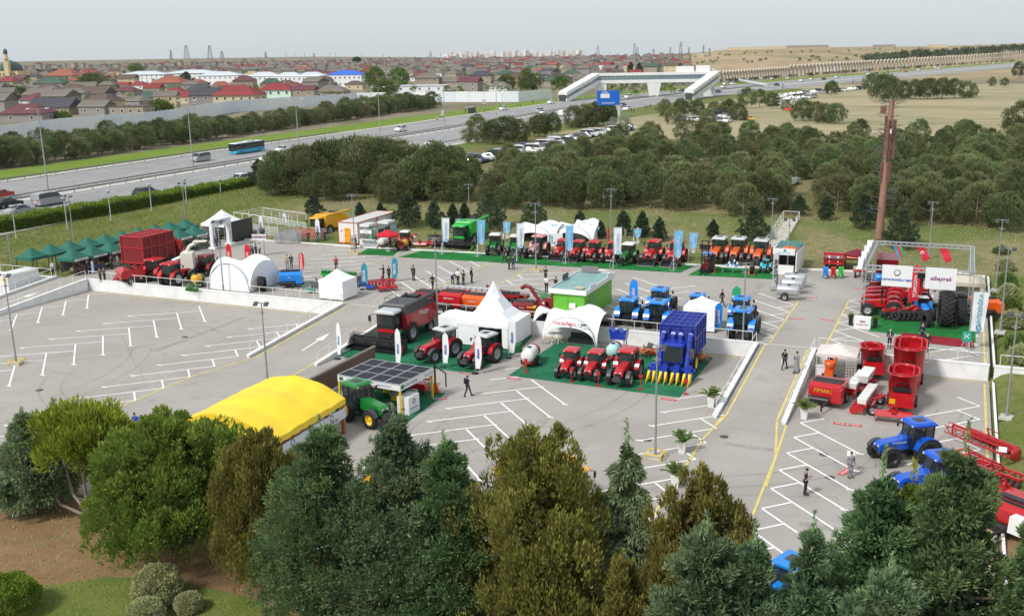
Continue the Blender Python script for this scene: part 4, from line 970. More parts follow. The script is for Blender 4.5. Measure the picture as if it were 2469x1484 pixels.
def cotton_picker(label,col,bask,loc,rz,sc=1.,tips=P_YRIM,rim=P_YRIM,header=True):
 t=thing('cotton_picker',label,'harvester',loc,rz,'cotton pickers');t.scale=(sc,)*3
 fr=MB()
 x0,x1,y0,y1,z0,z1=-1.6,1.6,-.6,4.4,1.55,4.55
 MB().box((0,1.9,z0+.05),(3.2,5.0,.12)).build('basket_floor',col,t)
 for i in range(5):
  y=y0+(y1-y0)*i/4
  for x in(x0,x1):fr.bar((x,y,z0),(x,y,z1),.12)
  fr.bar((x0,y,z1),(x1,y,z1),.1)
 for z in(z0,3.3,z1):
  for x in(x0,x1):fr.bar((x,y0,z),(x,y1,z),.12)
  for y in(y0,y1):fr.bar((x0,y,z),(x1,y,z),.12)
 fr.bar((0,y0,z1),(0,y1,z1),.08);fr.build('basket_frame',col,t)
 for nm,q in(('basket_side',((x0,y0,z0),(x0,y1,z0),(x0,y1,z1),(x0,y0,z1))),('basket_side',((x1,y0,z0),(x1,y1,z0),(x1,y1,z1),(x1,y0,z1))),('basket_end',((x0,y0,z0),(x1,y0,z0),(x1,y0,z1),(x0,y0,z1))),('basket_end',((x0,y1,z0),(x1,y1,z0),(x1,y1,z1),(x0,y1,z1)))):
  c=[sum(p[i]for p in q)/4 for i in range(3)];k=.985
  q2=[tuple(c[i]+(p[i]-c[i])*k-(0 if i<2 else 0)for i in range(3))for p in q]
  q2=[(p[0]*(.985 if 'side' in nm else 1),c[1]+(p[1]-c[1])*(1 if 'side' in nm else 1)-(.03 if nm=='basket_end' and c[1]>1 else-.03 if nm=='basket_end' else 0),p[2])for p in q2]
  MB().quad(*q2).build(nm,bask,t)
 mb=MB();mesh_panel(mb,(x0,y0,z1-.02),(x1,y0,z1-.02),(x1,y1,z1-.02),(x0,y1,z1-.02),6,8,.05);mb.build('basket_lid',col,t)
 MB().quad((x0+.05,y0+.05,z1-.08),(x1-.05,y0+.05,z1-.08),(x1-.05,y1-.05,z1-.08),(x0+.05,y1-.05,z1-.08)).build('lid_mesh',bask,t)
 ch=MB().box((0,.6,1.2),(1.4,5.6,.6)).box((0,.2,.95),(2.6,.35,.35)).box((0,3.4,.75),(2.2,.3,.3));ch.build('chassis',BLACK,t)
 MB().box((0,1.6,1.25),(2.7,3.6,.6)).build('engine_cover',col,t)
 for s in(-1,1):wheel(t,s*1.45,.1,.92,.55,rim,18);wheel(t,s*1.15,3.4,.62,.36,rim,14)
 cf=MB()
 for s in(-1,1):cf.bar((s*.85,-2.35,1.55),(s*.85,-2.25,3.0),.08);cf.bar((s*.85,-.95,1.55),(s*.85,-.95,3.0),.08)
 cf.box((0,-1.6,1.5),(1.8,1.5,.15)).box((0,-1.2,1.9),(.55,.5,.6));cf.build('cab_frame',col,t)
 MB().prism([(-2.4,1.58),(-2.3,2.98),(-.96,2.98),(-.96,1.58)],-.83,.83).build('cab_glass',GLASS,t)
 MB().box((0,-1.6,3.08),(1.95,1.7,.18)).box((0,-1.6,3.2),(1.8,1.5,.1),t=.85).build('cab_roof',col,t)
 for x in(-1.25,-.35,.35,1.25):
  d=MB().path([(x,-2.3 if abs(x)>1 else-.8,1.0 if abs(x)>1 else 3.2),(x,-1.4 if abs(x)>1 else-.72,3.2 if abs(x)>1 else 3.6),(x,-.85,3.75),(x,-.6,3.6)],.24,8);d.build('air_duct',col,t)
 for x in(-1.05,0,1.05):MB().box((x,-.68,4.02),(.62,.12,.42)).box((x,-.72,4.26),(.7,.3,.05),rx=-.3).build('vent_hood',col,t)
 la=MB();[la.box((1.35,-1.6,.6+.28*i),(.5,.2,.04))for i in range(4)];la.bar((1.6,-1.8,.5),(1.6,-1.8,2.4),.04).bar((1.6,-1.3,.5),(1.6,-1.3,2.4),.04).box((1.32,-1.0,1.5),(.62,1.3,.05));la.build('ladder',col,t)
 MB().box((1.32,-.5,1.95),(.5,.5,.9)).build('tank',P_YRIM if tips is P_YRIM else bask,t)
 if header:
  MB().box((0,-2.75,1.05),(4.3,.3,.3)).bar((-.6,-1.2,1.2),(-.6,-2.7,1.05),.14).bar((.6,-1.2,1.2),(.6,-2.7,1.05),.14).build('header_beam',col,t)
  for x in(-1.62,-.54,.54,1.62):
   MB().box((x,-3.1,.8),(.66,1.0,.95),t=.85).box((x,-2.85,1.36),(.5,.4,.2)).build('picking_head',col,t)
   for s in(-1,1):
    MB().add([(x+s*.1,-3.6,.95),(x+s*.36,-3.6,.95),(x+s*.40,-3.6,.2),(x+s*.12,-3.6,.2),(x+s*.3,-4.75,.1),(x+s*.26,-4.75,.1)],[(0,1,5),(0,5,4)][:0]+[(0,1,5,4),(1,2,5),(2,3,4,5),(3,0,4),(0,3,2,1)]).build('row_divider',tips,t)
 return t
def pbr(label,col,loc,rz,sc=1.,mark=None,letm=None,group='balers',roll=BLACK,trim=None):
 """square baler / pickup: long painted body, side box, pick-up reel, two wheels and a drawbar"""
 t=thing('baler',label,'baler',loc,rz,group);t.scale=(sc,)*3
 MB().prism([(-1.1,.75),(-1.1,1.5),(-.6,1.75),(1.3,1.7),(1.6,1.35),(1.6,.7)],-1.25,1.25).build('body',col,t)
 MB().box((1.05,-1.15,1.05),(.8,1.0,1.0),t=.9).build('side_box',trim or col,t)
 MB().box((0,.3,1.78),(2.2,.5,.12)).tube((-1.1,-.5,1.86),(1.1,-.5,1.86),.09,n=8).build('top_roll',roll,t)
 pk=MB().tube((-1.2,-1.25,.5),(.6,-1.25,.5),.26,n=12)
 for k in range(16):
  for a in(0,1.57,3.14,4.7):pk.bar((-1.15+k*.11,-1.25,.5),(-1.15+k*.11,-1.25+math.cos(a)*.36,.5+math.sin(a)*.36),.014)
 pk.build('pickup_reel',BLACK,t)
 MB().box((0,.5,.6),(2.0,2.0,.25)).bar((.6,-1.2,.7),(.35,-3.0,.55),.14).box((.35,-3.0,.45),(.12,.12,.5)).build('chassis',BLACK,t)
 for s in(-1,1):wheel(t,s*1.25,.6,.44,.3,P_GRIM,12)
 if mark:text(mark,'lettering',.46 if letm else .26,letm or P_LET,t,(-.1,-1.11,1.22),(rad(92),0,0),.004,shear=.2)
 return t
def seeder(label,col,loc,rz,n=8,w=4.2,hop=P_WHITE,sc=1.,name='seed_drill',group='seeders',big=False):
 t=thing(name,label,'seeder',loc,rz,group);t.scale=(sc,)*3
 MB().box((0,0,.75),(w,.16,.16)).box((0,-.35,.75),(w*.8,.12,.12)).bar((-.4,-.2,.8),(0,-.9,1.1),.1).bar((.4,-.2,.8),(0,-.9,1.1),.1).build('tool_bar',col,t)
 for i in range(n):
  x=-w/2+w*(i+.5)/n;u=MB().bar((x,0,.75),(x,.65,.5),.1,.14).box((x,.4,.42),(.16,.5,.3)).tube((x-.05,.75,.28),(x+.05,.75,.28),.27,n=12).bar((x,.2,.7),(x,.15,.1),.06)
  r=u.build('row_unit',col,t);MB().box((x,.25,1.0),(w/n*.72,.5,.34),t=1.15).build('hopper',hop,r)
 for s in(-1,1):wheel(t,s*w*.33,-.35,.36,.2,P_GRIM,10)
 if big:MB().box((0,-.25,1.35),(w*.55,.6,.5),t=1.2).build('fertiliser_tank',hop,t)
 return t
def tiller(label,col,loc,rz,w=2.4,sc=1.,name='rotary_tiller',group='tillage implements',roller=True):
 t=thing(name,label,'implement',loc,rz,group);t.scale=(sc,)*3
 MB().prism([(-.35,.55),(-.15,.85),(.3,.85),(.55,.5)],-w/2,w/2).build('hood',col,t)
 f=MB().bar((-.4,0,.85),(0,-.3,1.45),.1).bar((.4,0,.85),(0,-.3,1.45),.1).bar((-.4,-.3,.5),(-.4,0,.9),.12).bar((.4,-.3,.5),(.4,0,.9),.12).box((0,-.1,.95),(.35,.45,.3)).bar((0,-.3,1.45),(0,.5,.7),.08);f.build('three_point_frame',col,t)
 tn=MB().tube((-w/2,.1,.42),(w/2,.1,.42),.07,n=6)
 for k in range(int(w/.18)):
  x=-w/2+.09+k*.18;a=k*1.1;tn.bar((x,.1,.42),(x,.1+math.cos(a)*.36,.42+math.sin(a)*.34),.05,.03)
 tn.build('tine_rotor',col,t)
 if roller:
  r=MB().tube((-w/2,.85,.24),(w/2,.85,.24),.05,n=6)
  for k in range(8):a=math.pi*k/4;r.bar((-w/2,.85+math.cos(a)*.22,.24+math.sin(a)*.22),(w/2,.85+math.cos(a)*.22,.24+math.sin(a)*.22),.035)
  for s in(-1,1):r.bar((s*w/2,.85,.24),(s*w/2,.3,.7),.06)
  r.build('roller',col,t)
 for s in(-1,1):MB().box((s*(w/2+.02),.1,.5),(.04,.8,.62)).build('end_plate',col,t)
 return t
def mower(label,col,loc,rz,w=2.8,sc=1.,name='disc_mower'):
 t=thing(name,label,'implement',loc,rz,'tillage implements');t.scale=(sc,)*3
 MB().box((0,0,.35),(w,.7,.12)).prism([(-.5,.3),(-.4,.62),(.3,.66),(.5,.35)],-w/2,w/2).build('mower_deck',col,t)
 MB().bar((-w/2,0,.6),(-w/2-.9,-.3,.9),.14).bar((-w/2-.9,-.3,.4),(-w/2-.9,-.3,1.4),.12).bar((-w/2-.9,-.3,1.3),(-w*.1,0,.7),.09).build('arm',col,t)
 for k in range(4):MB().lathe([(0,0),(0,.3),(.08,.22),(.08,0)],(-w/2+w*(k+.5)/4,0,.16),'z',12).build('cutting_disc',GREY,t)
 return t
def harrow(label,col,loc,rz,w=5.,sc=1.,teeth=True,name='disc_harrow',rows=2,disc=GREY,group='tillage implements'):
 t=thing(name,label,'implement',loc,rz,group);t.scale=(sc,)*3
 f=MB()
 for k in range(rows):f.box((0,k*.9,.85),(w,.14,.14))
 for k in range(5):x=-w/2+w*k/4;f.bar((x,0,.85),(x,.9*(rows-1)+.3,.85),.1)
 f.bar((-.5,-.1,.85),(0,-1.1,.8),.12).bar((.5,-.1,.85),(0,-1.1,.8),.12).bar((0,-.2,1.0),(0,-.5,1.7),.09).bar((0,-.5,1.7),(0,.9,.95),.08);f.build('frame',col,t)
 dm=MB().lathe([(-.02,0),(-.05,.12),(.0,.30),(.015,.30),(0,0)],(0,0,0),'x',14).mesh('disc',disc)
 n=int(w/.36)
 for k in range(rows):
  for i in range(n):
   x=-w/2+w*(i+.5)/n;d=put(dm,'disc',t,(x,k*.9+.15,.3),.3 if k%2 else-.3)
 st=MB();[st.bar((-w/2+w*(i+.5)/n,k*.9,.85),(-w/2+w*(i+.5)/n,k*.9+.15,.3),.05)for i in range(n)for k in range(rows)];st.build('disc_arm',col,t)
 return t
def tanker(label,tank,loc,rz,L=2.2,R=.55,sc=1.,frame=P_RED,name='sprayer',fan=True,group='trailed sprayers',ends=None):
 t=thing(name,label,'sprayer',loc,rz,group);t.scale=(sc,)*3
 MB().lathe([(-L/2,0),(-L/2,R*.55),(-L/2+.14,R*.92),(-L/2+.3,R),(L/2-.3,R),(L/2-.14,R*.92),(L/2,R*.55),(L/2,0)],(0,0,1.1),'y',24).build('tank',tank,t)
 MB().lathe([(0,.0),(0,.2),(.1,.2),(.1,0)],(0,-.1,1.1+R-.03),'z',14).build('filler_cap',BLACK,t)
 MB().box((0,.1,.5),(.9,L*.95,.14)).bar((0,-L/2,.55),(0,-L/2-1.2,.45),.1).box((0,-L/2-.9,.35),(.08,.08,.5)).build('frame',frame,t)
 for s in(-1,1):wheel(t,s*.72,.3,.42,.24,P_GRIM,12)
 if fan:MB().lathe([(0,R*.95),(.35,R*1.0),(.36,R*.86),(.05,R*.3),(.05,0)],(0,L/2+.05,1.0),'y',20).build('fan_housing',frame,t)
 return t
def mixer(label,loc,rz,L=2.6,R=1.15,H=2.6,sc=1.,col=P_RED,big=True):
 t=thing('feed_mixer',label,'feed mixer',loc,rz,'feed mixers');t.scale=(sc,)*3
 def ring(r,z,n=28):return[(r*math.cos(2*math.pi*i/n),(L/2 if math.sin(2*math.pi*i/n)>0 else-L/2)+r*math.sin(2*math.pi*i/n),z)for i in range(n)]
 z0,z1=.75,.75+H;MB().loft([ring(R*.84,z0),ring(R,z1),ring(R+.07,z1+.02),ring(R+.07,z1+.1),ring(R-.05,z1+.1),ring(R-.06,z1-.02),ring(R*.78,z0+.06)],caps=False).add(ring(R*.78,z0+.06),[tuple(range(28))]).build('tub',col,t)
 MB().loft([ring(R-.36,z1+.08),ring(R-.36,z1+.12),ring(R-.42,z1+.12),ring(R-.42,z1+.08)],caps=False).build('inner_rim',col,t)
 for k in range(10):
  a=2*math.pi*k/10;c,s=math.cos(a),math.sin(a);o=L/2 if s>0 else-L/2
  if k==0:m=MB()
  m.bar((c*(R-.02),o+s*(R-.02),z1+.1),(c*(R-.38),o+s*(R-.38),z1+.1),.05)
 m.build('rim_brace',col,t)['kind']='stuff'
 a=MB().tube((0,0,z0),(0,0,z0+H*.7),.2,.08,8);a.add([(.15,0,z0+.1),(.85,0,z0+.15),(.0,.5,z0+.5),(-.6,.1,z0+.7),(0,-.4,z0+1.0),(.35,0,z0+1.3)],[(0,1,2),(0,2,3),(3,2,4),(3,4,5)]);a.build('auger',P_WHITE,t)
 MB().box((0,.1,.55),(1.6,L+1.6,.3)).bar((-.5,-L/2-.6,.5),(0,-L/2-2.0,.5),.14).bar((.5,-L/2-.6,.5),(0,-L/2-2.0,.5),.14).build('chassis',BLACK,t)
 MB().box((0,-L/2-R-.05,1.2),(1.9,.75,1.1),t=.86).build('gearbox_cover',col,t)
 MB().box((0,-L/2-R-.1,2.0),(1.3,.3,.34)).bar((-.5,-L/2-R-.1,2.2),(-.5,-L/2-R-.1,2.5),.05).bar((.5,-L/2-R-.1,2.2),(.5,-L/2-R-.1,2.5),.05).bar((-.5,-L/2-R-.1,2.5),(.5,-L/2-R-.1,2.5),.05).build('conveyor',BLACK,t)
 MB().box((-.6,-L/2-R-.45,1.1),(.42,.03,.4)).build('warning_plate',P_YEL,t)
 la=MB();[la.bar((.62,-L/2-R*.9-.05,.9+.3*i),(1.0,-L/2-R*.72-.05,.9+.3*i),.04)for i in range(7)];la.bar((.62,-L/2-R*.9-.05,.8),(.62,-L/2-R*.95,2.9),.05).bar((1.0,-L/2-R*.72-.05,.8),(1.0,-L/2-R*.76,2.9),.05);la.build('ladder',col,t)
 for s in(-1,1):wheel(t,s*.95,.4,.45,.32,P_GRIM,12)
 return t
def ring_tyre(label,loc,R,W,rz=0.,lean=0.,name='tyre_display',group='loose tyres',lug=20,cat='tyre',stand=None):
 t=thing(name,label,cat,loc,rz,group);o=put(tyre_mesh(R,W,lug,32,'tyre'),'tyre',t,(0,0,R));o.rotation_euler=(0,lean,0)
 if stand:
  mb=MB()
  for s in(-1,1):mb.bar((s*W*.8,-R*.8,0),(s*W*.8,R*.8,0),.07);mb.bar((s*W*.8,-R*.8,0),(s*W*.7,-R*.35,R),.06);mb.bar((s*W*.8,R*.8,0),(s*W*.7,R*.35,R),.06);mb.bar((s*W*.7,-R*.35,R),(s*W*.7,R*.35,R),.06)
  for y in(-R*.8,R*.8):mb.bar((-W*.8,y,.05),(W*.8,y,.05),.06)
  mb.build('rack',stand,t)
 return t
# tents, flags, posts, people, cars
def cloth_noise(p,k,s=1.):return(p[0],p[1],p[2]+k*math.sin(p[0]*3.1*s+p[1]*1.7)*math.cos(p[1]*2.3*s))
def gazebo(label,loc,w,d,he,hp,cloth,rz=0.,walls=(),legs=None,val=.35,name='gazebo',group='gazebos',valm=None,cat='tent',pow_=1.25,sag=.06):
 t=thing(name,label,cat,loc,rz,group);N=8
 mb=MB();V=[];F=[]
 for j in range(N+1):
  for i in range(N+1):
   a,b=i/N*2-1,j/N*2-1;m=max(abs(a),abs(b));V.append((a*w/2,b*d/2,he+(hp-he)*(1-m)**pow_-sag*math.sin((a+1)*math.pi/2*1)*0))
 for j in range(N):
  for i in range(N):F.append((j*(N+1)+i,j*(N+1)+i+1,(j+1)*(N+1)+i+1,(j+1)*(N+1)+i))
 mb.add(V,F,False)
 mb.build('roof',cloth,t)
 vb=MB()
 for(x0,y0),(x1,y1)in(((-1,-1),(1,-1)),((1,-1),(1,1)),((1,1),(-1,1)),((-1,1),(-1,-1))):
  K=12;P=[(x0+(x1-x0)*i/K,y0+(y1-y0)*i/K)for i in range(K+1)]
  vs=[(x*w/2*1.003,y*d/2*1.003,he+.01)for x,y in P]+[(x*w/2*1.006,y*d/2*1.006,he-val-.05*(i%2))for i,(x,y)in enumerate(P)]
  vb.add(vs,[(i,i+1,K+2+i,K+1+i)for i in range(K)])
 vb.build('valance',valm or cloth,t)
 lm=legs or ALU
 pm=MB().box((0,0,he/2),(.07,.07,he)).mesh('leg',lm)
 for x in(-1,1):
  for y in(-1,1):put(pm,'leg',t,(x*(w/2-.06),y*(d/2-.06),0))
 for sd in walls:
  K=14;ax=sd in 'fb';L=w if ax else d;o=(-d/2 if sd=='f' else d/2)if ax else(-w/2 if sd=='l' else w/2);vs=[]
  rn=random.Random(label+sd)
  ph=rn.random()*6
  for r in range(5):
   for i in range(K+1):
    x=-L/2+L*i/K;z=.12+(he-.14)*r/4;wv=.035*math.sin(i*1.9+ph+r*.8)*(1 if 0<i<K else 0)+.03*math.sin(r*2.2+i*.6+ph)
    vs.append((x,o+wv-(.02 if o<0 else-.02)*0,z)if ax else(o+wv,x,z))
  MB().add(vs,[(r*(K+1)+i,r*(K+1)+i+1,(r+1)*(K+1)+i+1,(r+1)*(K+1)+i)for r in range(4)for i in range(K)],True).build('side_wall',cloth,t)
 return t
def vault_tent(label,loc,bays,a,hs,rz=0.,cloth=None,closed=(),band=(),name='arch_tent',deep=None,zl=0.):
 """bays of domed cloth on arches along X, each 2a wide; hs = height scale"""
 cloth=cloth or TENT;t=thing(name,label,'tent',loc,rz,'arch tents');b_=deep or a;R=math.sqrt(a*a+b_*b_)
 N=22;off=(bays-1)*a
 def A_(t):return math.sqrt(max(0,1-min(1,abs(t))**2.1))
 def zz(x,y):p,q=abs(x)/a,abs(y)/b_;return max(.02,a*hs*1.03*max(A_(p)*(1-.2*(1-q)),A_(q)*(1-.2*(1-p))))
 for k in range(bays):
  cx=-off+2*a*k;V=[];F=[]
  for j in range(N+1):
   for i in range(N+1):x,y=(i/N*2-1)*a,(j/N*2-1)*b_;V.append((cx+x,y,zz(x*.9999,y*.9999)))
  for j in range(N):
   for i in range(N):F.append((j*(N+1)+i,j*(N+1)+i+1,(j+1)*(N+1)+i+1,(j+1)*(N+1)+i))
  MB().add(V,F,True).build('roof_bay',cloth,t)
  K=16
  fr=MB()
  for y in(-b_,b_):
   P=[(cx-a+2*a*i/K,y*1.004,zz(-a+2*a*i/K,b_))for i in range(K+1)];fr.path(P,.045,5)
  fr.build('arch_frame',GREY,t)['kind']='stuff'
  for sd in closed:
   if sd in 'fb':
    y=-b_*.99 if sd=='f' else b_*.99
    V=[];F=[]
    for i in range(K+1):
     x=-a+2*a*i/K;h=zz(x,b_)
     for r in range(5):V.append((cx+x*.985,y+.05*math.sin(i*1.3+r+k),.05+(h-.05)*r/4))
    for i in range(K):
     for r in range(4):F.append((i*5+r,(i+1)*5+r,(i+1)*5+r+1,i*5+r+1))
    MB().add(V,F,True).build('end_wall',cloth,t)
  if k in band:
   V=[];F=[]
   for i in range(K+1):
    x=-a+2*a*i/K;h=zz(x,b_);e=abs(i/K*2-1);lo=h-(.62*(1-e**2)+.10)*hs;V+=[(cx+x,-b_*1.004-.45*(1-e**2),max(.02,lo-.1)),(cx+x,-b_*1.008,h)]
   for i in range(K):F.append((2*i,2*i+2,2*i+3,2*i+1))
   MB().add(V,F,True).build('front_hood',cloth,t)
 for sd in closed:
  if sd in 'lr':
   s=-1 if sd=='l' else 1;x=s*(off+a)*.998;K=16;V=[];F=[]
   for i in range(K+1):
    y=-b_+2*b_*i/K;h=zz(a,y)
    for r in range(5):V.append((x+.04*math.sin(i*1.7+r),y*.985,.05+(h-.05)*r/4))
   for i in range(K):
    for r in range(4):F.append((i*5+r,(i+1)*5+r,(i+1)*5+r+1,i*5+r+1))
   MB().add(V,F,True).build('end_wall',cloth,t)
 return t
def feather(label,loc,h,w,cloth,txt=None,letm=None,rz=0.,rev=False,stripes=None,size=None,base=BLACK):
 t=thing('feather_flag',label,'flag',loc,rz,'feather flags')
 MB().lathe([(0,0),(0,.34),(.07,.3),(.1,.06),(.1,0)],ax='z',n=14).build('base',base,t)
 MB().path([(0,0,.05),(0,0,h*.7),(.02,0,h*.9),(w*.35,0,h*.995)],.02,5).build('pole',ALU,t)
 K=14
 def lobe(z0,z1,mat,nm):
  V=[];F=[]
  for i in range(K+1):
   f=z0+(z1-z0)*i/K;z=h*.13+f*h*.87;wx=w*min(1.,(1-f)*7+.25)**.5 if f>.86 else w*(.72+.28*min(1,f*3))
   x0=.02+(.0 if f<.8 else w*.45*((f-.8)/.2)**2);
   for j in range(4):V.append((x0+(wx-x0)*j/3,.035*math.sin(f*9+j*1.2)*j/3,z))
  for i in range(K):
   for j in range(3):F.append((i*4+j,i*4+j+1,i*4+j+5,i*4+j+4))
  MB().add(V,F,True).build(nm,mat,t)
 if stripes:
  n=len(stripes)
  for i,m in enumerate(stripes):lobe(i/n,(i+1)/n,m,'flag_stripe')
 else:lobe(0,1,cloth,'flag_cloth')
 if txt:
  for s,az in((-1,0),(1,math.pi)):
   o=text(txt,'lettering',size or w*.62,letm or P_LET,t,(w*.46,s*.05,h*.52),(0,0,0),.002,bold=.008)
   o.rotation_euler=Matrix(((0,0,1),(0,1,0),(-1,0,0))).to_euler();o.rotation_euler=(Matrix.Rotation(az,3,'Z')@Matrix.Rotation(math.pi/2,3,'X')@Matrix.Rotation(math.pi/2,3,'Z')).to_euler()
 return t
def tower_banner(label,loc,h,w,cloth,letm,rz=0.,txt='AKIA',lean=0.):
 t=thing('banner_stand',label,'banner',loc,rz,'lattice banner stands');mb=MB()
 for k in range(3):a=2.09*k+.5;mb.bar((math.cos(a)*.6,math.sin(a)*.6,.05),(0,0,1.6),.05);mb.bar((math.cos(a)*.6,math.sin(a)*.6,.05),(math.cos(a+2.09)*.6,math.sin(a+2.09)*.6,.05),.05);mb.bar((math.cos(a)*.3,math.sin(a)*.3,.8),(math.cos(a+2.09)*.3,math.sin(a+2.09)*.3,.8),.04)
 mb.build('tripod',ALU,t);MB().bar((0,0,.1),(0,0,h),.07).bar((0,0,h),(w+.25,0,h+.02),.05).build('pole',ALU,t)
 V=[];F=[];K=12
 for i in range(K+1):
  f=i/K;z=h-.06-(h-1.75)*f
  for j in range(5):V.append((.08+w*j/4-.22*f*f*(j>2)*lean,.06*math.sin(f*8+j*.9)*f,z))
 for i in range(K):
  for j in range(4):F.append((i*5+j,i*5+j+1,i*5+j+6,i*5+j+5))
 MB().add(V,F,True).build('banner_cloth',cloth,t)
 for s,az in((-1,0),(1,math.pi)):
  o=text(txt,'lettering',w*.42,letm,t,(.08+w*.5,s*.09,h*.62),(0,0,0),.002)
  o.rotation_euler=(Matrix.Rotation(az,3,'Z')@Matrix.Rotation(math.pi/2,3,'X')@Matrix.Rotation(math.pi/2,3,'Z')).to_euler()
 MB().lathe([(0,.24),(.0,.17),(.01,.17),(.01,.24)],(.08+w*.5,-.1,h*.38),'y',14).build('emblem',letm,t)
 return t
def lamp_post(label,loc,h,heads=2,rz=0.,base=True,r=.09,name='lamp_post',group='flood light poles',cage=None):
 t=thing(name,label,'lamp post',loc,rz,group)
 MB().tube((0,0,0),(0,0,h*.5),r,r*.8,10).tube((0,0,h*.5),(0,0,h),r*.8,r*.5,10).tube((0,0,h*.86),(0,0,h*.86+.3),r*1.1,n=10).tube((0,0,.0),(0,0,.9),r*1.15,n=10).build('pole',POLE,t)
 MB().bar((-.55,0,h),(.55,0,h),.07).bar((-.3,0,h*.88),(.3,0,h*.88),.05).build('cross_arm',POLE,t)
 for i in range(heads):
  s=-1 if i==0 else 1
  f=MB().box((s*.48,-.1,h-.06),(.36,.44,.12),rx=.5).build('floodlight',DARK,t);MB().box((s*.48,-.12,h-.135),(.3,.36,.02),rx=.5).build('lens',CHROME,f)
 if base:MB().box((0,0,.12),(.9,.9,.24)).build('base',CONC,t)
 if cage:
  c=MB()
  for s in(-1,1):
   for q in(-1,1):c.bar((s*.55,q*.55,0),(s*.55,q*.55,.45),.06)
   c.bar((s*.55,-.55,.42),(s*.55,.55,.42),.06);c.bar((-.55,s*.55,.42),(.55,s*.55,.42),.06)
  c.build('guard_frame',cage,t)
 return t
def street_lamp(label,loc,h,rz=0.):
 t=thing('street_lamp',label,'street lamp',loc,rz,'tall street lamps on the highway median')
 MB().tube((0,0,0),(0,0,h*.5),.17,.13,8).tube((0,0,h*.5),(0,0,h),.13,.07,8).build('pole',M('lamp_pole',(.34,.335,.32),.6,.2,.15),t)
 for s in(-1,1):
  a=MB().bar((0,0,h-.05),(s*1.5,0,h+.1),.08).build('arm',GREY,t);MB().lathe([(-.12,0),(-.1,.5),(.06,.42),(.14,0)],(s*1.8,0,h+.08),'z',12).build('lamp_head',P_LGREY,a)
 return t
def path_lamp(label,loc,h):
 t=thing('path_lamp',label,'street lamp',loc,0,'white path lamps along the hedge')
 MB().tube((0,0,-.1),(0,0,h),.09,.06,8).lathe([(0,0),(0,.16),(.25,.14),(.25,0)],ax='z',n=10).build('pole',P_LGREY,t)
 MB().lathe([(h-.02,0),(h,.12),(h+.3,.42),(h+.36,.42),(h+.42,0)],ax='z',n=14).build('lamp_shade',P_LGREY,t);return t
POSES={}
def _pose(nm):
 J={'pel':(0,0,.95),'wst':(0,.0,1.1),'chs':(0,.01,1.36),'nk':(0,.0,1.51),'hd':(0,-.02,1.66),'top':(0,-.01,1.76)}
 for s,k in((-1,'L'),(1,'R')):
  J['sh'+k]=(s*.185,.01,1.43);J['el'+k]=(s*.25,.05,1.15);J['wr'+k]=(s*.26,-.02,.92);J['hn'+k]=(s*.255,-.05,.83)
  J['hip'+k]=(s*.095,0,.92);J['kn'+k]=(s*.105,-.02,.5);J['an'+k]=(s*.11,.02,.09);J['toe'+k]=(s*.125,-.15,.035)
 if nm=='walk':
  J['knL']=(-.1,-.16,.53);J['anL']=(-.1,-.30,.11);J['toeL']=(-.11,-.46,.06);J['knR']=(.1,.06,.5);J['anR']=(.1,.30,.14);J['toeR']=(.11,.17,.035)
  J['elL']=(-.25,.14,1.17);J['wrL']=(-.25,.16,.93);J['hnL']=(-.25,.14,.85);J['elR']=(.25,-.03,1.15);J['wrR']=(.24,-.19,.96);J['hnR']=(.23,-.25,.9)
 if nm=='front':
  for s,k in((-1,'L'),(1,'R')):J['el'+k]=(s*.27,-.02,1.16);J['wr'+k]=(s*.12,-.25,1.13);J['hn'+k]=(s*.05,-.31,1.16)
  J['hd']=(0,-.07,1.65);J['top']=(0,-.06,1.75)
 if nm=='point':
  J['elR']=(.30,-.22,1.34);J['wrR']=(.30,-.46,1.36);J['hnR']=(.30,-.56,1.37);J['knL']=(-.13,-.05,.5);J['anL']=(-.16,-.02,.09);J['toeL']=(-.2,-.18,.035)
 if nm=='bend':
  for k in J:pass
  up={'wst':(0,-.1,.98),'chs':(0,-.36,1.12),'nk':(0,-.5,1.2),'hd':(0,-.62,1.24),'top':(0,-.72,1.27)}
  J.update(up);J['pel']=(0,.1,.86)
  for s,k in((-1,'L'),(1,'R')):J['sh'+k]=(s*.18,-.42,1.16);J['el'+k]=(s*.2,-.46,.86);J['wr'+k]=(s*.14,-.56,.66);J['hn'+k]=(s*.1,-.6,.58);J['hip'+k]=(s*.1,.1,.84);J['kn'+k]=(s*.12,-.1,.48)
 return J
def skin(edges,J,R,sub=1):
 nm=list(R);me=bpy.data.meshes.new('sk');me.from_pydata([J[k]for k in nm],[(nm.index(a),nm.index(b))for a,b in edges],[])
 o=bpy.data.objects.new('sk',me);COL.objects.link(o);m=o.modifiers.new('s','SKIN');m.use_smooth_shade=True
 if not me.skin_vertices:bpy.context.view_layer.update()
 if not me.skin_vertices:
  bpy.context.view_layer.objects.active=o;bpy.ops.object.select_all(action='DESELECT');o.select_set(True);bpy.ops.mesh.customdata_skin_add()
 for i,k in enumerate(nm):
  r=R[k];me.skin_vertices[0].data[i].radius=r if isinstance(r,tuple)else(r,r);me.skin_vertices[0].data[i].use_root=i==0
 if sub:q=o.modifiers.new('u','SUBSURF');q.levels=q.render_levels=sub
 dg=bpy.context.evaluated_depsgraph_get();out=bpy.data.meshes.new_from_object(o.evaluated_get(dg));bpy.data.objects.remove(o)
 return out
ARM=lambda k:[('chs','sh'+k),('sh'+k,'el'+k),('el'+k,'wr'+k)]
LEG=lambda k:[('pel','hip'+k),('hip'+k,'kn'+k),('kn'+k,'an'+k)]
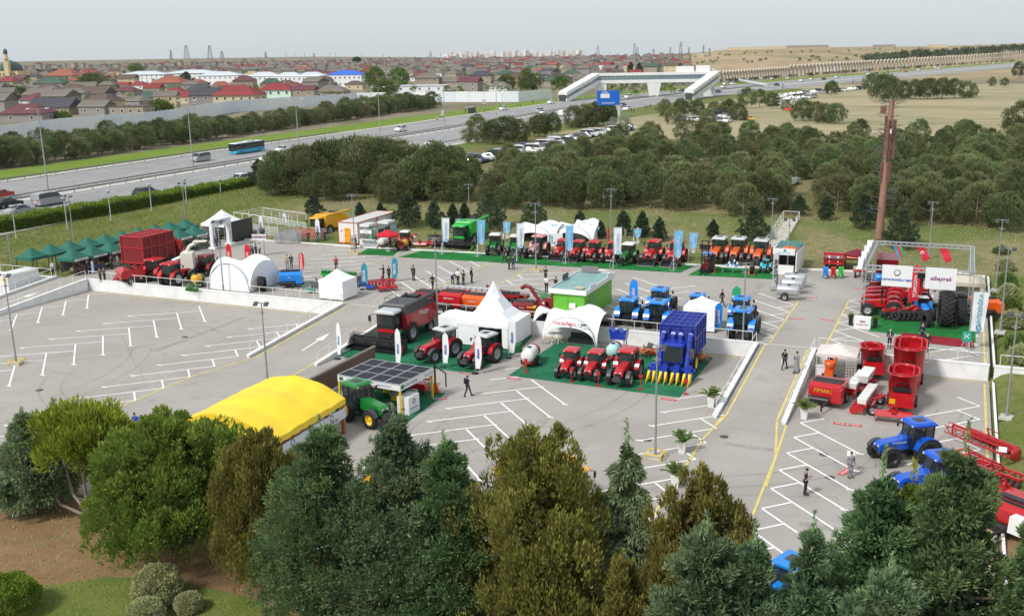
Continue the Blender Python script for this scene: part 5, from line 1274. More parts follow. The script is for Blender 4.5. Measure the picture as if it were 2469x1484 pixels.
def pose_meshes(nm):
 if nm in POSES:return POSES[nm]
 J=_pose(nm);d={}
 RB=dict(pel=(.12,.09),wst=(.115,.085),chs=(.14,.095),nk=.055,hd=(.078,.09),top=(.05,.055));E=[('pel','wst'),('wst','chs'),('chs','nk'),('nk','hd'),('hd','top')]
 for k in 'LR':RB.update({'sh'+k:.055,'el'+k:.042,'wr'+k:.032,'hn'+k:(.04,.022),'hip'+k:.08,'kn'+k:.055,'an'+k:.04,'toe'+k:(.04,.028)});E+=ARM(k)+[('wr'+k,'hn'+k)]+LEG(k)+[('an'+k,'toe'+k)]
 d['body']=skin(E,J,RB)
 mb=MB()
 for k,s in(('L',-1),('R',1)):
  h=Vector(J['hn'+k]);w_=Vector(J['wr'+k]);dr=(h-w_).normalized();sd=dr.cross(Vector((s,0,0)));sd=sd.normalized()if sd.length>.1 else Vector((0,1,0))
  for i,L in enumerate((.065,.078,.072,.056)):b=h+sd*(.03-.02*i);mb.tube(b,b+dr*L+Vector((-s*.012,0,0)),.010,.007,5)
  b=h-dr*.045+sd*.035;mb.tube(b,b+dr*.045+sd*.03,.011,.008,5)
 hd=Vector(J['hd']);fw=Vector((0,-1,0))if nm!='bend' else Vector((0,-.3,-.95))
 mb.ball(hd+fw*.095+Vector((0,0,-.005)),.017,6,4);[mb.ball(hd+Vector((s*.085,.0,.0)),.022,6,4)for s in(-1,1)]
 bm=bmesh.new();bm.from_mesh(d['body']);tmp=bpy.data.meshes.new('t');tmp.from_pydata(mb.v,[],mb.f);bm.from_mesh(tmp);bm.to_mesh(d['body']);bm.free()
 RT=dict(pel=(.135,.105),wst=(.135,.105),chs=(.165,.115),nk=.06);E=[('pel','wst'),('wst','chs'),('chs','nk')]
 for k in 'LR':RT.update({'sh'+k:.075,'el'+k:.058,'wr'+k:.045});E+=ARM(k)
 d['jacket']=skin(E,J,RT)
 J2=dict(J)
 for k in 'LR':J2['wr'+k]=tuple(Vector(J['sh'+k]).lerp(Vector(J['el'+k]),.8));J2['el'+k]=tuple(Vector(J['sh'+k]).lerp(Vector(J['el'+k]),.5))
 d['tshirt']=skin(E,J2,dict(RT,**{'wr'+k:.055 for k in 'LR'}))
 RL=dict(pel=(.13,.10));E=[]
 for k in 'LR':RL.update({'hip'+k:.098,'kn'+k:.072,'an'+k:.058});E+=LEG(k)
 d['trousers']=skin(E,J,RL)
 mb=MB()
 for k in 'LR':a,b=Vector(J['an'+k]),Vector(J['toe'+k]);c=(a+b)/2;dr=Vector((b.x-a.x,b.y-a.y,0)).normalized();mb.bar(a+Vector((0,0,-.04))-dr*.07,b+dr*.06+Vector((0,0,.01)),.075,.095)
 d['shoes']=mb.mesh('shoes',DARK)
 hd,tp=Vector(J['hd']),Vector(J['top']);mb=MB().ball(hd.lerp(tp,.42)-fw*.018,.098,12,8,1.02);mb.v=[v for v in mb.v]
 keep=[f for f in mb.f if(sum((Vector(mb.v[i])for i in f),Vector())/len(f)-hd).dot((tp-hd).normalized())>.035 or(sum((Vector(mb.v[i])for i in f),Vector())/len(f)-hd).dot(fw)<-.02]
 m2=MB();m2.v=mb.v;m2.f=keep;m2.m=[0]*len(keep);m2.sm=[True]*len(keep);d['hair']=m2.mesh('hair',DARK)
 d['skirt']=MB().loft([[(math.cos(2*math.pi*i/12)*r,math.sin(2*math.pi*i/12)*r*.8,z)for i in range(12)]for z,r in((1.12,.14),(.95,.19),(.5,.22),(.12,.27))],caps=False).mesh('skirt',DARK)
 d['J']=J;POSES[nm]=d;return d
SKIN=M('skin',(.50,.31,.22),.6,0,.05);HAIRB=M('dark_hair',(.02,.015,.012),.7,0,.2);HAIRG=M('grey_hair',(.35,.34,.33),.7,0,.2)
CL={'black':M('black_cloth',(.014,.014,.017),.85,0,.15,6),'navy':M('navy_cloth',(.018,.026,.065),.85,0,.15,6),'white':M('white_shirt',(.72,.73,.75),.8,0,.06,6),'grey':M('grey_cloth',(.22,.23,.25),.85,0,.12,6),'beige':M('beige_cloth',(.42,.36,.28),.85,0,.12,6),'blue':M('blue_overall',(.02,.05,.42),.8,0,.1,6),'lblue':M('light_blue_shirt',(.35,.48,.68),.8,0,.06,6),'red':M('red_top',(.45,.03,.03),.8,0,.1,6),'hivis':M('hi_vis',(.5,.62,.05),.7,0,.06,6),'brown':M('brown_cloth',(.10,.06,.04),.85,0,.12,6),'jeans':M('jeans',(.07,.10,.17),.85,0,.15,6)}
def person(label,loc,rz,pose='stand',top='black',bot='black',hair=HAIRB,skirt=False,tee=False,bag=None,sc=1.0,shirt=False):
 """faces -Y at rz 0"""
 d=pose_meshes(pose);t=thing('person',label,'person',loc,rz,'people at the fair');t.scale=(sc,)*3
 def part(k,nm,mat):
  o=put(d[k],nm,t)
  if not d[k].materials:d[k].materials.append(mat)
  o.material_slots[0].link='OBJECT';o.material_slots[0].material=mat;return o
 part('body','body',SKIN);part('tshirt' if tee else 'jacket','t_shirt' if tee else 'jacket' if top in('black','navy','grey','brown')else 'shirt',CL[top]);part('trousers','trousers',CL[bot]);part('hair','hair',hair);part('shoes','shoe_pair',DARK)
 if skirt:part('skirt','skirt',CL[bot])
 if shirt:MB().prism([(-.05,1.42),(.05,1.42),(0,1.12)],-.118,-.108,'y').build('shirt_front',CL['white'],t)
 if bag:
  h=d['J']['hnR'];x,y,z=h
  b=MB().box((x,y,z-.3),(.10,.34,.40)).bar((x,y-.1,z-.1),(x,y,z),.015).bar((x,y+.1,z-.1),(x,y,z),.015).build('bag' if 0 else 'carrier_bag',CL[bag]);b.parent=None
  b.location=t.location;b.rotation_euler=t.rotation_euler;b.scale=t.scale
  tag(b,'%s carrier bag held by the %s'%({'black':'black','white':'white','brown':'brown'}[bag],label.split(',')[0][:70]),'bag')
  b['label']=' '.join(b['label'].split()[:16])
 return t
def car_mesh(kindn):
 """stations along Y (front -Y): y, z bottom, z belt, z roof, half width at belt, half width at roof"""
 K={'sedan':[(-2.25,.35,.55,.56,.62,.6),(-2.15,.25,.72,.73,.80,.76),(-1.2,.22,.88,.89,.87,.8),(-.95,.22,.90,.93,.88,.74),(-.25,.22,.92,1.42,.89,.62),(.55,.22,.94,1.45,.89,.63),(1.35,.22,.96,1.05,.88,.7),(1.55,.22,.96,.98,.87,.78),(2.1,.27,.92,.93,.82,.78),(2.25,.38,.7,.71,.7,.66)],'suv':[(-2.2,.4,.65,.66,.66,.62),(-2.1,.3,.9,.91,.84,.78),(-1.2,.28,1.05,1.06,.92,.84),(-1.0,.28,1.06,1.12,.92,.8),(-.35,.28,1.08,1.66,.93,.68),(.6,.28,1.1,1.72,.93,.68),(1.5,.28,1.12,1.66,.92,.68),(2.0,.3,1.1,1.2,.9,.76),(2.2,.42,.9,.92,.84,.8)],'van':[(-2.35,.4,.7,.71,.7,.66),(-2.25,.3,.95,.96,.88,.8),(-1.7,.28,1.1,1.16,.93,.82),(-.95,.28,1.12,1.86,.95,.78),(.5,.28,1.14,1.94,.95,.8),(2.0,.28,1.14,1.9,.95,.8),(2.25,.3,1.1,1.78,.94,.8),(2.3,.4,1.0,1.1,.9,.84)]}[kindn]
 body=MB();gl=MB();R=[]
 for y,zb,zl,zr,wl,wr in K:R.append([(-wl,y,zb),(-wl*1.02,y,(zb+zl)/2),(-wl,y,zl),(-wr,y,zr),(0,y,zr+.03),(wr,y,zr),(wl,y,zl),(wl*1.02,y,(zb+zl)/2),(wl,y,zb)])
 body.loft(R,smooth=False)
 def q(i,j,s,m=.1):
  a,b=R[i],R[j];L=lambda r,t:Vector(r[6 if s>0 else 2]).lerp(Vector(r[5 if s>0 else 3]),t)
  p=[L(a,m),L(b,m),L(b,1-m),L(a,1-m)];o=Vector((s*.012,0,.006));gl.quad(*[tuple(v+o)for v in p])
 n=len(K);cab=[i for i in range(n)if K[i][3]-K[i][2]>.03]
 for i,j in zip(cab,cab[1:]):
  for s in(-1,1):q(i,j,s)
 def e(i,j,d):
  a,b=R[i],R[j];p=[Vector(a[3]),Vector(a[5]),Vector(b[5]),Vector(b[3])]
  c=sum(p,Vector())/4;gl.quad(*[tuple(c+(v-c)*.9+Vector((0,d*.02,.02)))for v in p])
 hi=[i for i in range(n)if K[i][3]-K[i][2]>.3];e(hi[0]-1,hi[0],-1)
 if kindn=='van':pass
 else:e(hi[-1],hi[-1]+1,1)
 return body.mesh('body',P_WHITE),gl.mesh('window',CGLASS),(1.4 if kindn!='van' else 1.5)
CARW=MB().lathe([(-.1,.18),(-.11,.3),(-.08,.32),(.08,.32),(.11,.3),(.1,.18)],ax='x',n=16).mesh('wheel',RUBBER)
CARR=MB().lathe([(-.105,.0),(-.105,.18),(-.06,.2)],ax='x',n=12).lathe([(.105,.0),(.105,.18),(.06,.2)],ax='x',n=12).mesh('rim',P_SIL)
HLM=MB().box((0,0,0),(.34,.06,.14)).mesh('headlight',CHROME);TLM=MB().box((0,0,0),(.28,.05,.16)).mesh('tail_light',paint('lamp_red',190,30,20));PLM=MB().box((0,0,0),(.5,.03,.12)).mesh('number_plate',P_WHITE);MIR=MB().box((0,0,0),(.2,.1,.13)).mesh('mirror',DARK)
CARS={k:car_mesh(k)for k in('sedan','suv','van')}
def car(name,label,kindn,col,loc,rz,cat='car',group='cars on the highway',full=True,sc=1.):
 t=thing(name,label,cat,loc,rz,group);b,g,wb=CARS[kindn];t.scale=(sc,)*3
 o=put(b,'body',t);o.material_slots[0].link='OBJECT';o.material_slots[0].material=col;put(g,'window',t)
 for x in(-.8,.8):
  for y in(-wb,wb-.05):
   w_=put(CARW,'wheel',t,(x,y,.32))
   if full:put(CARR,'rim',w_)
 if full:
  f,r,z=(-2.2,2.2,.66)if kindn=='sedan' else(-2.14,2.17,.8)if kindn=='suv' else(-2.3,2.29,.85)
  for s in(-1,1):put(HLM,'headlight',t,(s*.56,f,z));put(TLM,'tail_light',t,(s*.6,r,z+.08));put(MIR,'mirror',t,(s*1.0,-.72,z+.36))
  put(PLM,'number_plate',t,(0,r+.03,z-.12));put(PLM,'number_plate',t,(0,f-.05,z-.22))
 return t
# the fair: carpets, machines, tents
def GP(u,v,z=ZU):x,y=G(u,v,z);return(x,y,z)
CARP=noisecol('green_carpet',(.012,.13,.028),(.02,.19,.04),.35,(.01,.105,.024),2.2,bump=.15);CARPD=noisecol('dull_carpet',(.016,.125,.062),(.026,.17,.085),.35,(.014,.105,.052),2.2,bump=.15);CARPR=noisecol('red_carpet',(.19,.012,.02),(.25,.02,.03),.4,bump=.1)
def carpet(name,label,P,z,mat):
 o=kind(MB().prism(P,z+.008,z+.026,'z').build(name,mat),'structure');return o
carpet('carpet',0,[(-52.3,77.0),(-37.9,76.6),(-36.6,84.0),(-37.5,89.6),(-51.2,89.6)],0,CARPD)
carpet('carpet',0,[(-34.6,77.2),(-19.3,76.8),(-19.2,88.6),(-34.4,88.4)],0,CARPD)
carpet('carpet',0,[(-74.4,119.0),(-69.5,119.2),(-68.3,115.4),(-73.3,114.8)],ZU,CARP)
carpet('carpet',0,[(-66.4,119.9),(-29.2,122.2),(-29.8,117.6),(-67.2,115.0)],ZU,CARP)
carpet('carpet',0,[(-28.0,122.4),(-18.6,123.2),(-18.8,117.6),(-28.6,116.6)],ZU,CARP)
carpet('carpet',0,[(-8.0,115.6),(2.6,116.0),(2.6,97.4),(-6.6,98.2)],ZU,CARP)
carpet('carpet',0,[(-3.6,98.6),(2.4,98.1),(2.5,95.4),(-3.9,95.9)],ZU+.03,CARPR)
carpet('carpet',0,[(-44.6,71.6),(-37.6,71.0),(-37.2,64.0),(-44.2,63.6)],0,CARPD)
def tp(u,v,z,rz,sc,ox,oy):
 x,y=G(u,v,z);c,s=math.cos(rz),math.sin(rz);return(x-(ox*c-oy*s)*sc,y-(ox*s+oy*c)*sc,z)
def trf(u,v,z,sc,*a,rz=0.,label='',**k):
 return tractor('tractor',label,*a,loc=tp(u,v,z,rz,sc,.98,-1.7),rz=rz,sc=sc,**k)
def trr(u,v,z,sc,*a,rz=math.pi,label='',**k):
 return tractor('tractor',label,*a,loc=tp(u,v,z,rz,sc,0,1.1),rz=rz,sc=sc,**k)
g='tractors on the green carpets of the front stands'
trf(1047,876,0,1.0,P_MF,P_LGREY,P_GRIM,label='crimson tractor with grey roof beside the black combine',group=g,rz=-.3)
trf(1154,891,0,.98,P_MF,P_LGREY,P_GRIM,label='crimson tractor with grey roof in front of the pagoda tent',group=g,rz=-.2)
trf(1383,915,0,.80,P_RED,P_RED,P_LGREY,label='smallest red tractor right of the white tank sprayer',group=g,weights=False,rz=.05)
trf(1441,922,0,.82,P_RED,P_RED,P_GRIM,label='middle one of the three red tractors left of the blue picker',group=g,weights=False)
trf(1519,932,0,.95,P_RED,P_RED,P_GRIM,label='largest red tractor, right beside the blue picker',group=g)
g='tractors of the back row'
trf(982,600,ZU,.8,P_RED,P_WHITE,P_WHITE,label='red tractor with white roof beside the glass kiosk',group=g,rz=.25,weights=False)
trf(1205,615,ZU,.92,P_GREEN,P_WHITE,P_GRIM,label='green tractor with white roof right of the green combine',group=g,rz=.3)
trf(1254,617,ZU,.88,P_GREEN,P_WHITE,P_GRIM,label='green tractor with white roof behind the first white banner',group=g,rz=.3)
trf(1300,625,ZU,1.0,P_CAM,P_CAM,P_RED,label='tractor painted in red and white mottle',group=g,weights=False)
trf(1358,626,ZU,.84,P_RED,P_RED,P_GRIM,label='red loader tractor with black blade behind the light blue banner',group=g,loader=True)
trf(1397,629,ZU,.84,P_RED,P_RED,P_GRIM,label='red loader tractor with black blade, left of the plain red ones',group=g,loader=True)
trf(1436,634,ZU,.9,P_RED,P_RED,P_RED,label='plain red tractor without loader, left of the white banner',group=g,weights=False)
trf(1483,636,ZU,.9,P_RED,P_RED,P_RED,label='plain red tractor half hidden by the white banner',group=g,weights=False)
trf(1519,642,ZU,.92,P_GREEN,P_WHITE,P_GRIM,label='dark green tractor with white roof and one front wheel',group=g,three=True,weights=False)
trf(1582,638,ZU,.98,P_RED,P_RED,P_RED,label='red tractor with large black front bucket, left of two',group=g,loader=True)
trf(1637,641,ZU,.98,P_RED,P_RED,P_RED,label='red tractor with black front bucket behind the last blue banner',group=g,loader=True)
for u,v,l in((1742,637,'orange tractor with white roof beside the black forklift'),(1789,638,'orange tractor with white roof behind the table of canisters'),(1845,643,'orange tractor with white roof beside the white kiosk')):
 trf(u,v,ZU,1.08,P_ORA,P_LGREY,P_ORA,label=l,group=g,weights=True,fend=P_ORA)
tractor('tractor','small turquoise tractor in front of the right orange tractor',P_TURQ,P_TURQ,P_GRIM,tp(1852,659,ZU,0,.55,.98,-1.7),0,.55,group=g,cab=False)
g='sky blue tractors seen from behind'
for u,v,sc,l in((1513,784,1.0,'sky blue tractor from behind, nearest the green cabin'),(1584,793,1.02,'sky blue tractor from behind, partly hidden by the blue picker'),(1588,758,1.0,'sky blue tractor behind the two near the green cabin'),(1679,764,.86,'small sky blue tractor behind the white gazebo with blue flag'),(1787,817,1.05,'sky blue tractor from behind, right by the lamp post'),(1784,779,.95,'sky blue tractor hidden behind the one by the lamp post')):
 trr(u,v,ZU,sc,P_BLUE,P_BLUE,DARK,label=l,group=g,duals=False)
g='red tractors of the left stand'
trr(411,689,ZU,1.02,P_RED,P_RED,P_LGREY,label='red tractor from behind with pale rims, right of the red pair',group=g)
trr(372,677,ZU,1.0,P_RED,P_RED,BLACK,label='red tractor from behind, left of the red pair',group=g)
trr(497,664,ZU,.95,P_DRED,P_DRED,BLACK,label='dark red tractor left of the white closed dome tent',group=g)
tractor('tractor','small white tractor with a sun canopy behind the blue baler',P_WHITE,P_LGREY,P_GRIM,GP(655,668),1.1,.7,group=g,cab=False)
g='large tractors at the garden end'
tractor('tractor','green tractor with yellow wheels beside the solar roofed stand',P_GREEN,P_GREEN,P_YRIM,tp(893,1034,0,1.25,1.08,-.98,-1.7),1.25,1.08,group=g,fend=BLACK)
tractor('tractor','royal blue tractor whole in view, nearest the right trees',P_NH,P_NH,BLACK,(*G(2182,1108,0),0),-.95,1.02,group=g,mark=('N HOLLAND',P_LET),weights=False)
tractor('tractor','royal blue tractor mostly hidden by the dark right cypress',P_NH,P_NH,BLACK,(*G(2235,1195,0),0),-.95,1.02,group=g,weights=False)
tractor('tractor','sky blue tractor whose roof peeps between the bottom trees',P_BLUE,P_BLUE,DARK,(*G(1885,1480,0),0),-.4,1.0,group=g)
combine('big black and crimson combine on the green carpet',P_MF,DARK,BLACK,(-49.3,83.4,0),.0,1.06,'MASSEY',5.3,cab_low=P_MF,group='combine harvesters')
combine('bright green combine in the back row',P_LGREEN,P_LGREEN,BLACK,(*G(1120,590,ZU),ZU),.0,.92,None,6.4,cabroof=P_LGREEN)
combine('yellow combine beside the white steel pen',P_YEL,P_YEL,BLACK,(*G(778,566,ZU),ZU),-.12,.86,None,5.2,cabroof=P_YEL,headcol=P_ORA)
combine('yellow combine hidden behind the deep blue green cypresses',P_YEL,P_YEL,BLACK,(*G(1035,1235,0),0),1.35,.8,None,5.2,cabroof=P_YEL)
combine('yellow combine whose roof shows above the bronze cypress',P_YEL,P_YEL,BLACK,(*G(1350,1215,0),0),1.3,.8,None,5.2,cabroof=P_YEL)
NAVYM=M('navy_mesh',S(26,46,136),.6,0,.15,14,alpha=.86);REDM=M('red_mesh',S(120,22,30),.6,0,.2,14,alpha=.95)
cotton_picker('navy blue cotton picker with yellow row dividers',P_NAVY,NAVYM,(-21.2,83.7,0),.03,.94)
cotton_picker('red cotton picker with large basket behind the red tractors',P_RED,REDM,tp(351,668,ZU,math.pi,1.08,-1.6,4.4),math.pi,1.08,tips=P_RED,rim=BLACK)
GAZ=M('bottle_green_cloth',(.010,.118,.085),.75,0,.12,.9,.1);DL=DARK
ORD=['nearest','second','third','fourth','fifth','sixth','seventh','eighth','ninth','farthest']
for i in range(10):
 f=i/9
 gazebo('dark green gazebo of the rear row, %s from the left'%ORD[i],(-106.9+3.4*f,91.4+2.72*i,ZU),2.85,2.66,2.1,3.25,GAZ,0,(),DL,.3,group='dark green stall gazebos',valm=GAZ)
SIGN=M('sign_white',(.74,.75,.76),.6,0,.04)
for i in range(8):
 x,y=-101.2+3.4*i/8,92.6+2.72*i
 t=gazebo('dark green gazebo of the front row, %s from the left'%ORD[i],(x,y,ZU),2.85,2.66,2.1,3.25,GAZ,0,(),DL,.3,group='dark green stall gazebos')
 MB().box((1.455,0,1.92),(.04,2.3,.26)).build('sign_board',SIGN,t)
 text('FERMER EVI','lettering',.2,P_BLET,t,(1.48,0,1.92),face_rot(math.pi/2),.002)
CRATE=M('produce_brown',(.22,.13,.05),.8,0,.5,5);CLOTHT=M('table_cloth',(.32,.30,.28),.8,0,.3,3)
for i in range(8):
 x,y=-101.2+3.4*i/8,92.6+2.72*i
 t=thing('stall_table','display table in the %s stall of the front green row'%ORD[i],'table',(x+.6,y,ZU),0,'stall tables')
 MB().box((0,0,.72),(.8,2.0,.05)).build('table_top',CLOTHT,t)
 lm=MB().box((0,0,.35),(.06,.06,.7)).mesh('leg',DARK);[put(lm,'leg',t,(a,b,0))for a in(-.34,.34)for b in(-.9,.9)]
 MB().box((.39,0,.42),(.02,2.0,.6)).build('table_skirt',M('stall_cloth_%d'%(i%4),((.30,.12,.10),(.08,.10,.2),(.36,.33,.28),(.12,.2,.12))[i%4],.85,0,.3,4),t)
 for k in range(4):
  m=MB();m.prism([(-.2,0),(.2,0),(.24,.2),(-.24,.2)],-.2,.2)
  rn=random.Random(i*9+k);[m.ball((rn.uniform(-.15,.15),rn.uniform(-.15,.15),.22),.08,6,4)for _ in range(5)]
  o=m.build('produce_box',M('produce_%d'%((i+k)%4),((.30,.17,.05),(.12,.2,.04),(.36,.06,.04),(.40,.33,.16))[(i+k)%4],.7,0,.3,6));o.location=(x+.6,y-.75+.5*k,ZU+.75)
  tag(o,'crate of goods on the %s front stall table, %s'%(ORD[i],('near end','second along','third along','far end')[k]),'crate','goods on the stall tables')
 t=thing('display_board','grey display board at the back of the %s front stall'%ORD[i],'board',(x-1.1,y,ZU),0,'stall back boards')
 MB().box((0,0,1.0),(.05,2.2,1.5)).build('panel',M('board_%d'%(i%3),((.20,.19,.18),(.30,.27,.24),(.10,.11,.13))[i%3],.8,0,.4,3),t);[MB().box((0,s,.5),(.06,.06,1.0)).build('leg',DARK,t)for s in(-1,1)]
t=thing('entrance_gate','white lettered portal beside the black screen','gate',(-95.1,113.5,ZU),math.pi/2)
for s in(-1,1):MB().box((s*1.75,0,2.0),(.62,.5,4.0)).build('post',SIGN,t);MB().box((s*1.75,-.1,.15),(1.1,1.1,.3)).build('foot',SIGN,t)
MB().box((0,0,3.55),(2.86,.46,.9)).build('beam',SIGN,t)
text('AGRO SERGI','lettering',.42,P_BLET,t,(0,-.24,3.65),face_rot(0),.003);text('2022','lettering',.3,P_BLET,t,(0,-.24,3.28),face_rot(0),.003)
for s in(-1,1):o=text('AZERBAYCAN','lettering',.34,P_BLET,t,(s*1.75,-.26,1.9),(0,0,0),.003);o.rotation_euler=(Matrix.Rotation(math.pi/2,3,'X')@Matrix.Rotation(math.pi/2,3,'Z')).to_euler()
t=thing('led_screen','large black screen on a stand beside the portal','screen',(-95.7,118.9,ZU),math.pi/2)
MB().box((0,0,1.72),(4.7,.3,2.6)).build('screen_panel',M('screen_black',(.028,.03,.034),.35,0,.04),t);MB().box((0,.15,.22),(4.7,.8,.44)).build('plinth',BLACK,t)
gazebo('white peaked tent standing behind the black screen',(-99.2,119.0,ZU),4.2,4.6,2.5,4.3,TENT,0,'bl',group='white gazebos')
def pen(label,loc,w,d,h,rails,rz,mat,roof=True):
 t=thing('steel_pen',label,'pen',loc,rz,'steel livestock pens');pm=MB().box((0,0,h/2),(.09,.09,h)).mesh('post',mat)
 n,m=max(2,round(w/2.2)),max(2,round(d/2.2))
 for i in range(n+1):
  for y in(-d/2,d/2):put(pm,'post',t,(-w/2+w*i/n,y,0))
 for i in range(1,m):
  for x in(-w/2,w/2):put(pm,'post',t,(x,-d/2+d*i/m,0))
 rx=MB().bar((-w/2,0,0),(w/2,0,0),.05,.09).mesh('rail',mat);ry=MB().bar((0,-d/2,0),(0,d/2,0),.09,.05).mesh('rail',mat)
 for k in range(rails):
  z=.3+k*1.5/rails
  for y in(-d/2,d/2):put(rx,'rail',t,(0,y,z))
  for x in(-w/2,w/2):put(ry,'rail',t,(x,0,z))
 if roof:
  for y in(-d/2,d/2):put(rx,'top_rail',t,(0,y,h))
  for i in range(n+1):put(ry,'top_rail',t,(-w/2+w*i/n,0,h))
 return t
pen('large white painted steel pen with roof frame',(-95.6,125.6,ZU),10.6,5.4,3.0,6,-.28,P_WHITE)
pen('low grey steel pen beside the yellow combine',(-86.6,122.4,ZU),5.0,2.4,1.5,5,-.1,STEEL,False)
pen('grey steel pen between the white pen and the yellow combine',(-87.8,119.2,ZU),3.2,2.0,1.4,6,.3,STEEL,False)
def cabin():
 t=thing('site_cabin','long white cabin with orange frame and yellow door','cabin',(-78.75,121.0,ZU),.0)
 W_,L,H=3.2,10.6,2.85;pw=M('cabin_panel',(.72,.72,.69),.5,0,.05,.6)
 for k in range(4):
  MB().box((0,L*(k+.5)/4-.0,.22+H/2),(W_,L/4-.02,H)).build('panel',pw,t)
  MB().box((0,L*(k+.5)/4,.24+H),(W_+.04,L/4-.05,.06)).build('roof_panel',P_WHITE,t)
 f=MB();om=paint('frame_orange',196,84,36)
 for s in(-1,1):
  f.box((s*W_/2,L/2,.12),(.16,L+.1,.24));f.box((s*W_/2,L/2,.26+H),(.1,L+.06,.1))
  for k in range(5):f.box((s*(W_/2+.01),L*k/4,.2+H/2),(.07,.07,H))
  f.bar((s*(W_/2+.03),.0,.25+H),(s*(W_/2+.03),L*.24,.3),.05)
  f.bar((s*(W_/2+.03),L*.5,.25+H),(s*(W_/2+.03),L*.4,1.7),.05);f.bar((s*(W_/2+.03),L*.5,.25+H),(s*(W_/2+.03),L*.6,1.7),.05)
 for y in(-.02,L+.02):f.box((0,y,.12),(W_,.14,.24));f.box((0,y,.26+H),(W_,.08,.1))
 f.build('frame',om,t)
 d=MB().box((-.1,-.03,1.3),(.95,.08,2.05)).build('door',paint('door_yellow',232,160,18),t);MB().box((-.44,-.08,1.25),(.06,.05,.16)).build('handle',BLACK,d);MB().box((-.1,-.08,2.0),(.2,.03,.14)).build('door_sign',BLACK,d)
 MB().box((-1.1,-.03,1.9),(.14,.08,.14)).build('lamp',DARK,t)
cabin()
t=thing('exhibition_kiosk','glass kiosk with printed panels and white roof boards','kiosk',(-74.9,120.6,ZU),.0)
MB().box((0,2.2,.12),(3.2,5.4,.24)).build('floor',ALU,t)
f=MB()
for x in(-1.5,1.5):
 for y in(-.4,1.4,3.1,4.8):f.box((x,y,1.3),(.07,.07,2.6))
for y in(-.4,4.8):f.box((0,y,2.55),(3.07,.07,.07))
for x in(-1.5,1.5):f.box((x,2.2,2.55),(.07,5.27,.07));f.box((x,2.2,1.05),(.07,5.27,.07))
f.build('frame',ALU,t)
PAN=M('printed_panel',(.62,.64,.64),.5,0,0,2.2,col2=(.10,.30,.42));PAN2=M('printed_panel_red',(.66,.66,.64),.5,0,0,3.5,col2=(.45,.10,.08))
for y0,y1 in((-.3,1.3),(1.5,3.0),(3.2,4.7)):MB().box((1.5,(y0+y1)/2,.62),(.05,y1-y0,.8)).build('lower_panel',PAN2,t);MB().box((1.5,(y0+y1)/2,1.8),(.03,y1-y0,1.4)).build('window',GLASS if y0<2 else PAN,t)
MB().box((0,-.4,.62),(2.9,.05,.8)).build('counter_front',SIGN,t);MB().box((0,-.7,1.05),(2.4,.6,.08)).build('counter_top',P_WHITE,t);MB().box((-.4,-.42,2.1),(1.9,.06,.5)).build('sign_board',SIGN,t);text('aqro','lettering',.36,M('green_lettering',(.02,.3,.1),.6,0,0),t,(-.4,-.455,2.1),face_rot(0),.003)
for x,y,w_ in((-.6,.6,1.5),(.6,3.6,1.7)):MB().box((x,y,2.95),(w_,2.2,.3)).bar((x,y,2.5),(x,y,2.9),.08).build('roof_board',P_WHITE,t)
def umbrella(label,loc,r,h,m,grp='parasols'):
 t=thing('parasol',label,'parasol',loc,0,grp);MB().tube((0,0,0),(0,0,h),.03,n=6).build('pole',ALU,t);MB().lathe([(0,0),(0,.3),(.08,.28),(.08,0)],ax='z',n=12).build('base',CONC,t)
 n=8;P=[(r*math.cos(2*math.pi*i/n),r*math.sin(2*math.pi*i/n),h-.65)for i in range(n)];Q=[(x*1.0,y*1.0,z-.18)for x,y,z in P]
 MB().add([(0,0,h)]+P,[(0,1+i,1+(i+1)%n)for i in range(n)]).add(P+Q,[(i,(i+1)%n,n+(i+1)%n,n+i)for i in range(n)]).build('canopy',m,t)
umbrella('bright red parasol among the spray tanks',(-70.6,118.2,ZU),1.6,3.0,M('red_cloth',S(190,20,40),.8,0,.08))
umbrella('dark red parasol beside the orange implement',(*G(2063,648,ZU),ZU),1.5,2.5,M('wine_cloth',S(110,20,40),.8,0,.08))
t=tanker('white orchard sprayer with a large round fan under the red parasol',P_WHITE,(-72.4,120.0,ZU),0,.1+1.7,.6,.9,P_DRED);
tanker('yellow orchard sprayer right of the red parasol',P_YEL,(-69.0,119.6,ZU),3.3,1.7,.6,.9,P_DRED)
t=thing('oil_drum','red and white oil drum on the carpet','drum',(*G(1001,578,ZU),ZU+.03));MB().lathe([(0,0),(0,.3),(.3,.3),(.31,.315),(.33,.3),(.6,.3)],ax='z',n=18).build('lower_body',P_RED,t);MB().lathe([(.58,.301),(.62,.305),(.86,.3),(.86,0)],ax='z',n=18).build('lid',P_RED,t);MB().lathe([(.3,.303),(.6,.303)],ax='z',n=18).build('white_band',P_WHITE,t)
tiller('red tiller on the small green carpet',P_RED,GP(1013,597),.2,2.2,.85)
tiller('second red tiller right of the one on the small carpet',P_RED,GP(1036,594),-.2,2.0,.8)
harrow('dark disc implement between red parasol and green combine',DARK,GP(1050,580),.2,3.0,.8)
harrow('dark folded implement behind the white lettered banner',DARK,GP(1078,572),-.2,2.6,.9)
WDARK=M('tent_dark_blue',(.02,.04,.13),.9,0,.1)  # dark blue of the panel across the tent's back
for u,l in((1293,'left white arch tent with hooded fronts in the back row'),(1383,'right white arch tent with hooded fronts in the back row')):
 x,y=G(u,592,ZU);t=vault_tent(l,(x,y+2.4,ZU),2 if 0 else 1,2.9,.92,0,None,'br' if u>1350 else 'bl',(0,))
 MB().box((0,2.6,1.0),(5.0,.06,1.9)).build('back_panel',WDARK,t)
 x2,y2=G(u-36 if u<1350 else u+36,586,ZU)
x,y=G(1424,590,ZU);vault_tent('narrow white closed arch tent at the right of the arch tents',(x-1.0,y+2.2,ZU),1,1.75,1.7,0,None,'fblr')
